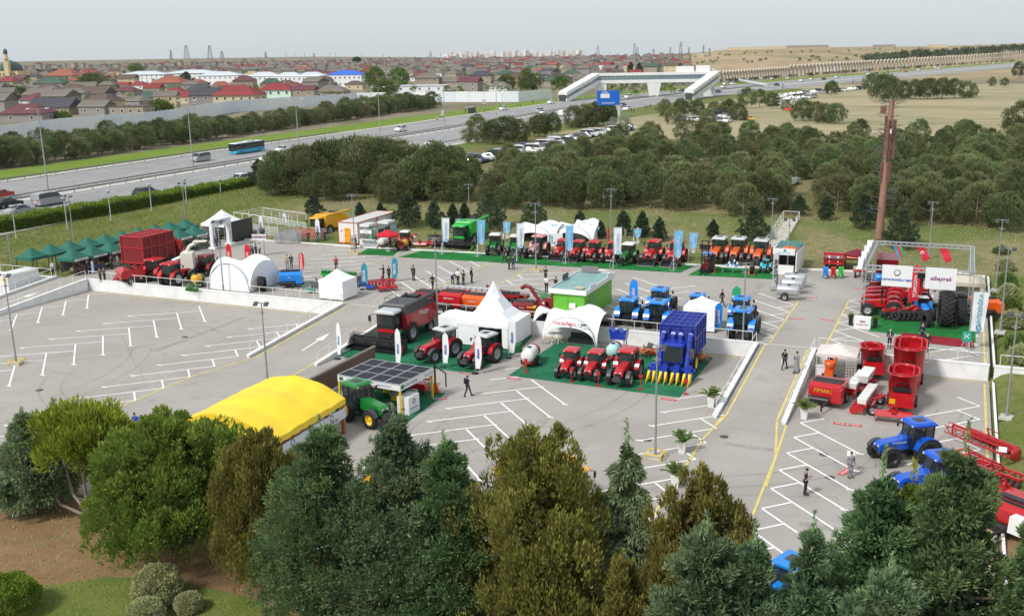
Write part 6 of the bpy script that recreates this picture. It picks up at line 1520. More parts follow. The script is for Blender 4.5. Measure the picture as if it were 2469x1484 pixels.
t=thing('partition','white and blue printed partition between the arch tents','partition',(*G(1338,600,ZU),ZU));MB().box((0,0,1.1),(2.2,.08,2.2)).build('panel',SIGN,t);MB().box((-.6,-.045,1.3),(.7,.01,1.2)).build('poster',PAN,t);[MB().box((s,.3,.03),(.08,.6,.06)).build('foot',DARK,t)for s in(-.9,.9)]
BLUEC=M('light_blue_cloth',(.16,.46,.74),.75,0,.12,1.2);WHITC=M('white_banner_cloth',(.74,.77,.80),.75,0,.06,1.2)
for i,(u,v,vt,m,l)in enumerate(((1067,612,525,WHITC,'white lettered banner in front of the green combine, left end'),(1152,618,530,BLUEC,'light blue banner overlapping the green combine'),(1214,590,534,BLUEC,'blue banner behind the green tractors'),(1246,628,538,WHITC,'white lettered banner between green tractors and mottled tractor'),(1328,588,540,BLUEC,'small light blue banner between the two arch tents'),(1363,635,543,BLUEC,'light blue banner in front of the red loaders, left'),(1427,590,546,BLUEC,'blue banner behind the narrow arch tent'),(1478,645,548,WHITC,'white lettered banner in front of the plain red tractors'),(1527,600,551,BLUEC,'narrow blue banner behind the dark green tractor'),(1623,652,556,BLUEC,'light blue banner in front of the right bucket tractor'),(1660,630,560,BLUEC,'light blue banner at the right end of the tractor row'),(1100,582,527,BLUEC,'blue banner behind the green combine, partly hidden'))):
 tower_banner(l,GP(u,v),top_z(u,v,vt,ZU),.95,m,M('banner_blue_letters',(.10,.34,.66),.7,0,0)if m is WHITC else P_LET,.35 if i in(0,1,3,5,7,9)else .1,'AQROLIZINQ',1)
for u,v,vt,m,l in((1463,600,548,M('red_cloth',S(190,20,40)),'red national flag on a pole behind the white banner'),(1504,605,550,M('tricolour_cloth',(.02,.25,.12),.8,0,0,.6,col2=(.45,.05,.06)),'three coloured flag on a pole beside the dark green tractor')):
 h=top_z(u,v,vt,ZU);t=thing('flag_pole',l,'flag',GP(u,v));MB().tube((0,0,0),(0,0,h),.035,n=6).build('pole',ALU,t)
 MB().add([(.03+.05*j,.05*math.sin(i*1.3+j),h-.1-1.9*i/8)if 0 else(.03+.32*j/3*(1-.4*i/8),.06*math.sin(i*1.1+j*2),h-.1-1.9*i/8)for i in range(9)for j in range(4)],[(i*4+j,i*4+j+1,i*4+j+5,i*4+j+4)for i in range(8)for j in range(3)],True).build('flag_cloth',m,t)
t=thing('forklift','black masted forklift with red body beside the orange tractors','forklift',GP(1703,655),0)
m=MB();[m.box((s*.4,-1.0,2.0),(.12,.16,4.0))for s in(-1,1)];[m.box((0,-1.0,z),(.8,.1,.1))for z in(.4,1.6,2.8,3.95)];m.box((0,-1.12,3.2),(1.3,.14,.5));m.box((0,-1.2,3.5),(1.5,.1,.1));m.build('mast',BLACK,t)
MB().box((-.3,-1.7,.12),(.14,1.1,.06)).box((.3,-1.7,.12),(.14,1.1,.06)).build('fork',BLACK,t);MB().box((0,.35,.75),(1.1,1.8,.7),t=.9).box((0,1.1,1.2),(1.0,.5,.5)).build('body',P_DRED,t)
c=MB();[c.bar((x*.5,y,1.0),(x*.48,y*.9,2.2),.07)for x in(-1,1)for y in(-.4,.8)];c.build('guard_post',BLACK,t);MB().box((0,.2,2.25),(1.15,1.5,.1)).build('roof',P_BLUE,t)
for x in(-.5,.5):wheel(t,x,-.6,.34,.26,P_GRIM,10);wheel(t,x,.9,.28,.22,P_GRIM,10)
ring_tyre('tall tyre in an orange rack behind the forklift',GP(1716,655),.95,.42,.15,stand=P_ORA);ring_tyre('tall tyre in an orange rack right of the canister table',GP(1812,660),.8,.42,.1,stand=P_ORA)
t=thing('folding_table','white folding table carrying white canisters','table',GP(1767,657),.08);MB().box((0,0,.74),(3.0,1.1,.05)).build('table_top',P_WHITE,t);lm=MB().box((0,0,.36),(.05,.05,.72)).mesh('leg',ALU);[put(lm,'leg',t,(a,b,0))for a in(-1.2,0,1.2)for b in(-.45,.45)]
x0,y0=t.location.x,t.location.y
for i,(dx,dy,dz,s)in enumerate(((-.7,.1,0,1),(-.35,-.1,0,1),(0,.1,0,1),(.35,-.1,0,1),(.7,.1,0,1),(-.5,.05,.3,.9),(0,0,.3,.9),(.45,.05,.3,.9),(.1,.05,.58,.8))):
 o=MB().lathe([(0,0),(0,.15*s),(.22*s,.15*s),(.27*s,.07*s),(.3*s,.06*s),(.3*s,0)],ax='z',n=12).build('canister',P_WHITE if i%3 else P_BLUE);o.location=(x0+dx,y0+dy,ZU+.765+dz)
 tag(o,('white' if i%3 else 'blue lidded')+' oil canister on the folding table, '+('far left','second from left, lower layer','middle of the lower layer','fourth from left, lower layer','far right','left of the upper layer','middle of the upper layer','right of the upper layer','topmost of the pyramid')[i],'canister','canisters on the folding table')
t=thing('white_kiosk','small white open kiosk at the foot of the stairway','kiosk',(-18.15,121.0,ZU),0)
MB().box((0,2.6,.06),(2.9,6.2,.12)).build('floor',ALU,t)
for k in range(5):MB().box((1.42,.1+1.25*k,1.4),(.1,1.2,2.6)).build('wall_panel',WHITE,t)
MB().box((-1.42,3.6,1.4),(.1,4.2,2.6)).build('wall_panel',WHITE,t);MB().box((0,5.7,1.4),(2.9,.1,2.6)).build('back_wall',DARK,t)
MB().box((0,-.45,2.75),(2.5,.12,.75)).build('sign_board',SIGN,t);text('SUAGROTEX','lettering',.26,M('teal_lettering',(.02,.28,.40),.6,0,0),t,(0,-.52,2.62),face_rot(0),.003);MB().lathe([(0,.04),(0,.17),(.01,.17),(.01,.04)],(.1,-.52,2.92),'y',14).build('emblem',M('teal_lettering'),t)
MB().box((-1.3,1.2,2.75),(.1,2.9,.6)).build('side_board',SIGN,t);MB().quad((-1.4,.2,2.72),(1.4,.2,2.72),(1.4,5.8,2.95),(-1.4,5.8,2.95)).build('roof_sheet',M('green_sheet',(.05,.17,.15),.6,0,.15,2),t)
MB().add([(-.6,.1,2.8),(1.2,.1,2.8),(1.2,1.9,2.8),(-.6,1.9,2.8),(.3,1.0,3.3)],[(0,1,4),(1,2,4),(2,3,4),(3,0,4)]).build('orange_canopy',M('orange_cloth',S(225,100,40),.8,0,.05),t)
MB().box((.2,-.3,.55),(1.9,.6,1.05)).build('counter',WHITE,t)
for u,v,l in((1898,722,'shiny steel slurry tanker, nearest of the three'),(1908,706,'shiny steel slurry tanker, middle of the three'),(1915,692,'shiny steel slurry tanker, farthest of the three')):
 tanker(l,M('polished_steel',(.62,.63,.64),.25,.8,.06,3),GP(u,v),math.pi/2+.05,2.6,.62,.95,STEEL,'slurry_tanker',False,'steel tankers')
t=thing('sprayer_boom','upright folded boom with hoses left of the steel tankers','implement',GP(1867,700));m=MB();[m.bar((s*.25,0,.2),(s*.22,0,3.9),.09)for s in(-1,1)];[m.bar((-.25,0,.4+.45*k),(.25,0,.4+.45*(k+1)),.05)for k in range(7)];m.box((.05,-.1,3.9),(.5,.4,.7));m.build('mast',P_LGREY,t)
m=MB();
for k in range(8):a=k*.8;m.path([(.3*math.cos(a)*.6,-.25-.02*k,.5+.3*k),(.3+.1*math.sin(a),-.3,.8+.3*k),(.1,-.3,1.1+.25*k)],.045,5)
m.build('hose',BLACK,t);MB().box((0,.0,.3),(.9,.7,.3)).build('base',STEEL,t)
t=thing('manure_spreader','dark red spreader with upright beaters at the bank','trailer',GP(2010,650),0);MB().box((0,.9,1.2),(2.2,3.4,.8),t=1.1).build('body',P_DRED,t);m=MB();[m.box((s*1.12,-.8,1.5),(.1,.3,1.6))for s in(-1,1)];m.box((0,-.85,2.1),(2.1,.2,.3)).box((0,-.85,1.0),(2.1,.2,.25));m.build('beater_frame',P_RED,t);m=MB();[m.tube((x,-.75,.8),(x,-.75,2.0),.16,n=8)for x in(-.5,.5)];m.build('beater',P_WHITE,t);[wheel(t,s*1.0,1.2,.5,.34,P_GRIM,12)for s in(-1,1)]
for u,m_,l in((1989,P_BLUE,'small blue feed crusher of the row of three'),(2008,P_RED,'small red feed crusher of the row of three'),(2026,P_LGREEN,'small green feed crusher of the row of three')):
 t=thing('feed_crusher',l,'machine',GP(u,670),0,'small feed crushers');MB().box((0,0,1.05),(.5,.5,.5),t=1.2).prism([(-.3,.75),(.3,.75),(.2,.4),(-.2,.4)],-.2,.2).build('hopper',m_,t);MB().box((0,-.35,.55),(.4,.4,.35)).build('motor',m_,t);f=MB();[f.bar((a*.3,b*.4,0),(a*.18,b*.2,.6),.06)for a in(-1,1)for b in(-1,1)];f.build('leg',m_,t)
tiller('orange tiller behind the dark red parasol',P_ORA,GP(2060,632),0,2.6,1.0,roller=False);seeder('small red planter with pale hoppers beside the dark red parasol',P_RED,GP(2072,668),.1,3,1.6,M('cream_plastic',(.55,.5,.38),.6,0,.05))
t=thing('mesh_bin','dark wire mesh bin beside the truss stand','bin',GP(2093,680),.3);m=MB();mesh_panel(m,(-.6,-.4,.3),(.6,-.4,.3),(.6,-.4,1.2),(-.6,-.4,1.2),8,6,.03);mesh_panel(m,(-.6,.4,.3),(.6,.4,.3),(.6,.4,1.2),(-.6,.4,1.2),8,6,.03);mesh_panel(m,(-.6,-.4,.3),(.6,-.4,.3),(.6,.4,.3),(-.6,.4,.3),6,4,.03);m.build('mesh_wall',DARK,t);f=MB();[f.bar((a*.6,b*.4,0),(a*.6,b*.4,1.2),.05)for a in(-1,1)for b in(-1,1)];f.build('leg',DARK,t)
# truss stall on the right
BX0,BY0=G(2076,758,ZU)[0],G(2076,758,ZU)[1];BH=4.9
BX1=G(2344,668,ZU+BH)[0];BY1=G(2122,585,ZU+BH)[1];BY1=min(BY1,BY0+19)
t=thing('truss_stall','square stall frame of silver lattice truss with two hung name boards','stall frame',(BX0,BY0,ZU));TW,TD=BX1-BX0,BY1-BY0
def truss(a,b,w=.36):
 m=MB();a,b=Vector(a),Vector(b);d,x,y=_basis(b-a);L=(b-a).length;n=max(2,int(L/.55));c=[(x*i+y*j)*w/2 for i,j in((-1,-1),(1,-1),(1,1),(-1,1))]
 for o in c:m.bar(a+o,b+o,.06)
 for k in range(n):
  p,q=a+d*(L*k/n),a+d*(L*(k+1)/n)
  for i in range(4):m.bar(p+c[i],q+c[(i+1)%4],.035)
 return m
for x in(0,TW):
 for y in(0,TD):truss((x,y,0),(x,y,BH+.2)).build('tower',ALU,t)
for a,b in(((0,0,BH),(TW,0,BH)),((0,TD,BH),(TW,TD,BH)),((0,0,BH),(0,TD,BH)),((TW,0,BH),(TW,TD,BH))):truss(a,b).build('beam',ALU,t)
for i in range(4):
 y=TD*(.12+.24*i);MB().box((-.25,y,BH+.05),(.1,TD*.15,.95)).box((-.55,y,BH-.4),(.6,TD*.15,.07)).box((-.55,y+TD*.075,BH),(.6,.07,.85)).build('white_panel',SIGN,t)
wb=TW*.285
for cx,txt,mt_,s_ in((TW*.315,'"AZƏRTEXNİKA" MMC',P_BLET,.31),(TW*.72,'albayrak',M('purple_lettering',(.22,.0,.20),.6,0,0),.62)):
 b=MB().box((cx,-.3,BH-.65),(wb,.08,2.1)).build('name_board',SIGN,t);text(txt,'lettering',s_*wb/3.0,mt_,b,(cx,-.35,BH-(1.05 if 'MMC' in txt else .65)),face_rot(0),.004,bold=.012,shear=.25 if txt[0]=='a' else 0)
 if 'MMC' in txt:MB().lathe([(0,.22),(0,.32),(.01,.32),(.01,.22)],(cx,-.35,BH-.3),'y',18).box((cx,-.35,BH-.62),(.4,.01,.08)).build('emblem',GREY,b)
FB=M('flag_blue',(.02,.30,.62),.8,0,.05);FR=M('flag_red',(.58,.02,.05),.8,0,.05);FG=M('flag_green',(.02,.34,.12),.8,0,.05)
for cx,cols,l in((.17,(FB,FR,FG),'blue red and green striped flag hanging from the rear truss beam'),(.42,(FR,),'red flag with white crescent hanging from the rear truss beam'),(.65,(FR,),'torn red pennant hanging from the rear truss beam, rightmost')):
 o=thing('hanging_flag',l,'flag',(BX0+TW*cx,BY1-.25,ZU+BH-.2));n=len(cols)
 for k,m_ in enumerate(cols):
  V=[((.15+(.85*(k+j)/n)-(.2*i)*.0+.16*i*(1-.3*j),.08*math.sin(i*1.2+k),-.02-1.6*i/5*(1-.25*(k+j)/n)))for i in range(6)for j in(0,1)]
  MB().add(V,[(2*i,2*i+1,2*i+3,2*i+2)for i in range(5)],True).build('stripe' if n>1 else 'cloth',m_,o)
 if '.42' in str(cx):MB().lathe([(0,.12),(0,.2),(.01,.2),(.01,.12)],(.75,-.14,-.6),'y',16).build('crescent',P_LET,o)
def at(fx,fy,z=ZU):return(BX0+TW*fx,BY0+TD*fy,z)
g='red tractors inside the truss stall'
for i,(fx,fy,l)in enumerate(((.13,.04,'red orchard tractor in the truss stall, nearest of the left column'),(.11,.20,'red orchard tractor in the truss stall, second of the left column'),(.11,.34,'red orchard tractor in the truss stall, third of the left column'),(.12,.48,'red orchard tractor in the truss stall, fourth of the left column'))):
 tractor('tractor',l,P_RED,None,P_GRIM,at(fx+.08,fy),-math.pi/2+.06,.95,group=g,cab=False,weights=False)
tractor('tractor','red tractor with dark cab at the back left of the truss stall',P_DRED,DARK,P_GRIM,at(.2,.66),-math.pi/2,.95,group=g)
tractor('tractor','red tractor behind the red lettered flag in the truss stall',P_RED,None,P_GRIM,at(.48,.42),-math.pi/2,.9,group=g,cab=False,weights=False)
tractor('tractor','small tractor with white sun canopy in the truss stall',P_BLUE,P_WHITE,P_WHITE,at(.58,.12),.2,.72,group=g,cab=False)
tractor('tractor','small red tractor right of the white canopy one',P_RED,None,P_WHITE,at(.46,.02),-1.2,.62,group=g,cab=False)
tractor('tractor','small red tractor in front of the red lettered flag',P_RED,None,BLACK,at(.34,-.02),-1.3,.62,group=g,cab=False)
tractor('tractor','dark tractor behind the tall display tyres',DARK,DARK,BLACK,at(.93,.10),.3,.9,group=g,cab=True)
feather('red feather flag with white letters inside the truss stall',at(.42,.30),4.6,1.3,paint('flag_scarlet',214,30,44,rough=.8),'TÜMOSAN',P_LET,-.1,size=.48)
for k,(fx,fy,R,W,rz,l,st)in enumerate(((.79,-.12,1.65,1.15,.12,'giant black tyre, tallest of the display',BLACK),(.93,-.05,1.25,.8,.1,'second tallest black tyre right of the giant one',None),(.625,-.20,.75,.5,.5,'black tyre standing beside the men in dark suits',None))):
 ring_tyre(l,at(fx,fy),R,W,rz,lug=22,stand=st)
for i in range(6):ring_tyre('black tyre in the leaning front row, '+('leftmost','second from left','third from left','fourth from left','fifth from left','rightmost')[i],at(.34+.045*i,-.10+.012*i),.5,.34,1.25+.05*i,.25,group='leaning tyres in the truss stall')
for i in range(4):ring_tyre('black tyre behind the leaning row, '+('leftmost','second from left','third from left','rightmost')[i],at(.62+.035*i,-.02+.02*i),.52,.32,1.1+.1*i,.2,group='leaning tyres in the truss stall')
for fx,fy,l in((.87,.20,'silver cone topped container, nearer one'),(.87,.32,'silver cone topped container, farther one')):
 t=thing('silver_container',l,'container',at(fx,fy),0,'silver containers');MB().lathe([(0,0),(0,.75),(.75,.78),(.8,.70)],ax='z',n=20).build('drum',STEEL,t);MB().lathe([(.8,.72),(1.15,.3),(1.25,.3),(1.25,0)],ax='z',n=20).build('lid',ALU,t)
t=thing('forklift','black forklift with tall open mast inside the truss stall','forklift',at(.57,.30));m=MB();[m.box((s*.4,-.6,2.0),(.12,.16,4.0))for s in(-1,1)];[m.box((0,-.6,z),(.8,.1,.1))for z in(.4,1.4,2.4,3.2,3.95)];m.box((0,-.7,3.7),(1.5,.12,.7));m.build('mast',BLACK,t);MB().box((0,.5,.8),(1.1,1.7,.8),t=.9).build('body',BLACK,t);[wheel(t,x,y,.34,.26,P_GRIM,10)for x in(-.5,.5)for y in(-.2,1.1)]
tanker('round white tank trailer behind the forklift mast',P_WHITE,at(.66,.42),.4,1.8,.7,.9,DARK,group='tank trailers',fan=False)
t=tiller('red rotary implement behind the truss stall boards',P_RED,at(.74,.55),.1,2.4,.9)
harrow('red folded harrow at the back right of the truss stall',P_RED,at(.84,.45),.2,2.6,.85)
pbr('orange round baler standing right of the truss stall',P_ORA,at(1.14,.30),.4,.95,group='balers on the right')
mower('orange mower with raised arm beside the orange baler',P_ORA,at(1.22,.40),.2,2.0,.9)
gazebo('beige gazebo behind the right side of the truss stall',(*G(2310,720,ZU),ZU),4.5,4.2,2.2,3.0,M('beige_cloth_roof',(.52,.47,.38),.8,0,.08),.1,'b',group='beige gazebos')
t=thing('farm_trailer','high sided dark red trailer behind the left truss panels','trailer',at(.12,1.12),.1);
for k in range(4):MB().box((0,-1.6,1.0+.55*k),(2.3,.08,.46)).build('side_board',P_DRED,t)
MB().box((0,.5,1.9),(2.3,4.1,2.2)).build('body',P_DRED,t);[wheel(t,s*1.0,y,.5,.34,P_GRIM,12)for s in(-1,1)for y in(-.4,1.4)]
tanker('blue tank trailer below the dark red trailer',P_BLUE,at(.14,.93),math.pi/2,2.4,.55,1.0,P_WHITE,group='tank trailers',fan=False)
t=thing('sign_box','white lettered counter at the front left corner of the truss stall','counter',(*G(2078,790,ZU),ZU),0);MB().box((0,0,.55),(1.5,.7,1.1)).build('body',SIGN,t);text('KABELSHIR','lettering',.22,M('maroon_lettering',(.2,.02,.04),.6,0,0),t,(0,-.36,.4),face_rot(0),.003);MB().box((0,-.36,.72),(.5,.01,.12)).build('emblem',M('maroon_lettering'),t)
def planter(label,loc,h=.8,mat=BLACK,plant_=True):
 t=thing('planter',label,'planter',loc,0,'black planters');MB().box((0,0,h/2),(.34,.34,h),t=1.2).build('pot',mat,t);q=np.random.default_rng(3);n=160
 put(blades('foliage',np.tile([[0,0,h]],(n,1)).astype(float),unit(q.normal(size=(n,3))*[.6,.6,.4]+[0,0,.8]),.4*q.random(n)+.15,.06,q.random(n),q.random(n)*.5,L_BROAD,q),'foliage',t)
planter('black planter left of the white lettered counter',(*G(2050,783,ZU),ZU));planter('black planter right of the white lettered counter',(*G(2109,790,ZU),ZU))
tower_banner('tall white banner with vertical dark letters at the right of the truss stall',(*G(2332,842,ZU),ZU),top_z(2332,842,702,ZU),1.25,WHITC,M('teal_lettering'),.25,'AZƏRTEXNİKA',1)
t=thing('assembly_sign','green square sign on a thin pole by the right wall','sign',(*G(2325,865,ZU),ZU));MB().tube((0,0,0),(0,0,2.3),.03,n=6).build('pole',ALU,t);MB().box((0,-.04,2.0),(.7,.03,.9)).build('plate',M('sign_green',(.02,.30,.22),.6,0,.03),t);m=MB();[m.box((math.cos(a)*.2,-.06,2.05+math.sin(a)*.2),(.1,.01,.1))for a in(.8,2.36,3.93,5.5)];m.box((0,-.06,2.05),(.14,.01,.14));m.build('symbol',P_LET,t)
# right lower lot
mixer('small red feed mixer behind the seeders',(*G(2098,905,0),0),.2,.6,1.0,2.0,.95);mixer('largest red feed mixer, farther of the big pair',(*G(2187,925,0),0),0,1.9,1.2,2.55,1.05);mixer('red feed mixer nearest the camera, front of the big pair',(*G(2172,980,0),0),0,1.2,1.12,2.2,1.0)
gazebo('pale pink gazebo beside the narrow right ramp',(*G(2017,905,0),0),3.3,3.0,2.25,2.95,M('pinkish_cloth',(.62,.56,.53),.8,0,.05),0,'',M('pale_lattice',(.5,.46,.42),.6,0,.05),.22,group='beige gazebos')
x,y=G(2017,905,0);t=thing('counter','white counter inside the pale pink gazebo','counter',(x-.9,y-1.2,0));MB().box((0,0,.55),(1.4,.5,1.1)).build('front',P_WHITE,t);MB().box((0,0,1.12),(1.5,.6,.05)).build('top',P_WHITE,t)
t=thing('lattice_panel','pale lattice trellis on the right of the pink gazebo','trellis',(x+1.2,y-1.5,0));m=MB();mesh_panel(m,(-.35,0,.1),(.35,0,.1),(.35,0,2.1),(-.35,0,2.1),3,8,.05);m.build('trellis_frame',M('pale_lattice'),t)
pbr('red baler with yellow letters beside the narrow right ramp',P_RED,(*G(1994,968,0),0),-.15,1.0,'FIMAKS',P_YLET,group='balers on the right')
t=thing('chopper','orange chopper with round hopper behind the lettered baler','machine',(*G(1997,918,0),0));MB().lathe([(1.0,.2),(1.35,.42),(1.75,.45),(1.75,.38),(1.4,.34),(1.4,0)],ax='z',n=18).build('hopper',P_ORA,t);MB().box((0,0,.75),(.7,.9,.6)).tube((.3,0,.9),(.5,.1,2.1),.12,n=8).build('body',P_ORA,t);[wheel(t,s*.5,.1,.3,.2,P_GRIM,10)for s in(-1,1)];MB().bar((0,-.4,.5),(0,-1.5,.45),.08).build('drawbar',DARK,t)
seeder('red and white planter with many hoppers, right of the pair',P_RED,(*G(2098,985,0),0),1.45,6,3.6,P_WHITE,1.2,'planter_machine','planters on the right lot');seeder('red and white planter with black lidded hoppers, left of the pair',P_RED,(*G(2074,950,0),0),1.45,4,3.4,P_WHITE,1.25,'planter_machine','planters on the right lot',True)
x,y=G(2080,915,0)
tiller('red power harrow in front of the nearest feed mixer',P_RED,(*G(2152,1018,0),0),.05,2.6,1.0,roller=False)
harrow('red rake with a row of discs along the right kerb',P_RED,(*G(2385,1075,0),0),-.75,5.0,.85,rows=1,disc=P_RED);
t=thing('hay_rake','long red tine reel lying along the right kerb','implement',(*G(2360,1085,0),0),-.72,'tillage implements');m=MB();L_=5.6
for a in range(5):q=a*1.256;m.bar((-L_/2,math.cos(q)*.42,.75+math.sin(q)*.42),(L_/2,math.cos(q)*.42,.75+math.sin(q)*.42),.05)
for k in range(9):
 xx=-L_/2+L_*k/8
 for a in range(5):q=a*1.256;m.bar((xx,0,.75),(xx,math.cos(q)*.42,.75+math.sin(q)*.42),.04)
m.build('tine_reel',P_RED,t);MB().box((0,.5,.9),(L_,.12,.12)).bar((-L_/2,.5,.9),(-L_/2,.5,.2),.1).bar((L_/2,.5,.9),(L_/2,.5,.2),.1).build('frame',P_RED,t);MB().lathe([(-.04,0),(-.04,.5),(.04,.5),(.04,0)],(L_/2+.05,0,.75),'x',16).build('end_disc',P_RED,t)
harrow('red disc harrow below the long tine reel',P_RED,(*G(2340,1130,0),0),-.75,3.2,.9);harrow('red cultivator with curved arms near the right edge',P_RED,(*G(2395,1165,0),0),-.6,3.4,1.0,disc=DARK);tiller('red plough shaped implement at the right edge',P_RED,(*G(2420,1205,0),0),-.6,2.8,1.05);pbr('red and white machine at the lower right edge',P_RED,(*G(2440,1275,0),0),-.6,1.0,trim=P_WHITE,group='balers on the right')
for u,v,l in((2412,1110,'white tag on a post beside the long tine reel'),(2048,1120,'white info plate on a thin post left of the blue tractors')):
 t=thing('info_plate',l,'sign',(*G(u,v+18,0),0));MB().tube((0,0,0),(0,0,1.2),.02,n=6).box((0,0,.02),(.3,.3,.04)).build('post',DARK,t);MB().box((0,-.03,1.35),(.5,.03,.36),rx=-.3).build('plate',P_WHITE,t)
def palm(label,u,v,h,seed,z=0):
 x,y=G(u,v,z);t=thing('potted_palm',label,'potted plant',(x,y,z),0,'palms in white pots');MB().box((0,0,.42),(.42,.42,.84),t=1.35).build('pot',P_WHITE,t)
 rng=np.random.default_rng(seed);B=[];D=[];L=[]
 for k in range(26):
  a=rng.random()*6.28;el=.5+rng.random()*.95;ln=h*(.6+.4*rng.random());p=np.array([0,0,.85]);d=np.array([math.cos(a)*math.cos(el),math.sin(a)*math.cos(el),math.sin(el)])
  for i in range(16):
   q=p+d*ln*i/16;q[2]-=ln*.42*(i/16)**2
   for s in(-1,1):
    B.append(q);sd=np.array([-d[1],d[0],0])*s;D.append(d*.7+sd*.7+np.array([0,0,-.25-.3*i/16]));L.append(.34*(1-.5*i/16))
 put(blades('fronds',np.array(B),unit(np.array(D)),np.array(L),.035,rng.random(len(B)),rng.random(len(B))*.6,L_PALM,rng),'fronds',t)
palm('potted palm left of the narrow ramp, farther one',1714,980,1.5,1);palm('potted palm left of the narrow ramp, nearer one',1644,1090,1.5,2);palm('potted palm in front of the yellow lettered baler',1938,1008,1.35,3);palm('potted palm half hidden by the bronze cypress',1628,1172,1.4,4)
# middle stands
pag=dict(name='pagoda_tent',group='pagoda tents',val=.28,pow_=1.95)
x,y=-40.35,86.9
t=gazebo('large white pagoda tent with a tall peak',(x,y,0),5.4,5.4,2.35,6.0,TENT,.0,'lbr',**pag)
MB().box((-1.55,-2.66,1.2),(2.2,.06,2.1)).build('front_wall',TENT,t);MB().box((2.3,-2.66,1.2),(.6,.08,2.1)).build('front_wall',TENT,t);MB().box((.9,.5,.9),(1.8,.8,.06)).bar((.2,.5,0),(.2,.5,.9),.05).bar((1.6,.5,0),(1.6,.5,.9),.05).build('inner_table',GREY,t);MB().box((0,0,.03),(5.2,5.2,.03)).build('floor',DARK,t)
gazebo('small white closed tent left of the pagoda tent',(*G(1100,815,0),0),2.6,2.4,2.5,3.0,TENT,0,'lrbf',group='white gazebos')
gazebo('white closed gazebo at the corner of the upper lot',(-62.2,92.9,ZU),3.1,2.9,2.15,3.25,TENT,0,'lrbf',group='white gazebos')
gazebo('white closed gazebo between the sky blue tractors',(*G(1690,790,ZU),ZU),3.0,2.9,2.3,3.2,TENT,.05,'lrbf',group='white gazebos')
x,y=G(1382,828,0);t=vault_tent('white arch tent with a printed hood in front of the green cabin',(x,y+1.6,0),1,2.75,1.02,0,None,'b',(0,))
o=text('GoranAgro','lettering',.5,M('scarlet_lettering',(.5,.02,.02),.6,0,0),t,(-.3,-3.27,2.45),(rad(82),0,0),.004,bold=.01);MB().lathe([(0,.14),(0,.2),(.012,.2),(.012,.14)],(1.3,-3.27,2.4),'y',14).box((1.65,-3.25,2.42),(.5,.012,.16)).build('emblem',P_DLET,t)
MB().box((0,1.6,.8),(5.0,.05,1.6)).build('back_panel',BLACK,t)
vault_tent('white arch bay leaning behind the printed hood tent',(x-3.1,y+3.6,0),1,1.9,1.25,.0,None,'lb')
for dx,l in((-1.9,'left white bar table under the printed hood'),(-1.3,'right white bar table under the printed hood')):
 t=thing('bar_table',l,'table',(x+dx,y-.2+dx*.2,0),0,'white bar tables');MB().lathe([(1.02,0),(1.02,.4),(1.06,.4),(1.06,0)],ax='z',n=18).build('table_top',P_WHITE,t);m=MB();[m.path([(math.cos(a)*.35,math.sin(a)*.35,0),(math.cos(a)*.06,math.sin(a)*.06,.5),(math.cos(a)*.2,math.sin(a)*.2,1.02)],.025,5)for a in(.5,2.6,4.7)];m.build('leg',P_WHITE,t)
t=thing('dark_sofa','dark upholstered seats inside the printed hood tent','sofa',(x+.6,y+.6,0));MB().box((0,0,.25),(2.4,.9,.5)).build('seat',DARK,t);MB().box((0,.4,.6),(2.4,.2,.5)).build('backrest',DARK,t)
tanker('white tank orchard sprayer at the corner of the second carpet',P_WHITE,(*G(1277,880,0),0),.15,2.3,.62,1.0,P_RED)
for u,v,l in((1236,806,'green ballast barrel behind the pagoda tent corner'),(1250,848,'green ballast barrel at the front corner of the pagoda tent')):
 t=thing('ballast_barrel',l,'barrel',(*G(u,v,0),0),0,'green ballast barrels');MB().lathe([(0,0),(0,.3),(.08,.34),(.8,.34),(.88,.3),(.88,0)],ax='z',n=16).build('body',M('barrel_green',(.015,.12,.04),.5,0,.1),t);MB().bar((-.2,0,.9),(.2,0,.9),.05).build('handle',M('barrel_green'),t)
tanker('pale turquoise tank sprayer behind the red tractors',M('pale_turquoise',(.45,.72,.68),.5,0,.05),(*G(1478,868,0),0),.1,1.7,.6,.95,P_RED)
t=thing('blue_hopper','navy blue funnel hopper above the turquoise tank','hopper',(*G(1488,856,0),0));m=MB().prism([(-.85,2.5),(-.4,2.2),(0,2.5),(.4,2.2),(.85,2.5),(.7,1.5),(-.7,1.5)],.0,.9,'y');m.build('funnel',P_NAVY,t);f=MB();[f.bar((a*.6,b,0),(a*.6,b,1.5),.08)for a in(-1,1)for b in(.1,.8)];f.build('leg',P_NAVY,t)
for u,v,r,l in((1552,860,.2,'orange implement between red tractor and white wall'),(1568,856,-.2,'orange implement left of the blue picker'),(1690,872,.1,'orange tined implement right of the blue picker')):harrow(l,P_ORA,(*G(u,v,0),0),r,1.7,.8,rows=1,disc=P_ORA,name='cultivator')
for u,v,l in((1378,920,'red frame sign before the smallest red tractor'),(1442,930,'red frame sign before the middle red tractor'),(1544,938,'red frame sign before the largest red tractor'),(1653,950,'red frame sign beside the blue picker'),(1268,898,'red frame sign before the white tank sprayer')):
 t=thing('price_stand',l,'sign stand',(*G(u,v,0),.03),0,'red price stands');MB().box((0,0,.02),(.4,.3,.04)).bar((0,0,0),(0,0,1.0),.05).build('stand',P_RED,t);MB().box((0,-.03,1.12),(.34,.03,.3)).build('frame',P_RED,t)
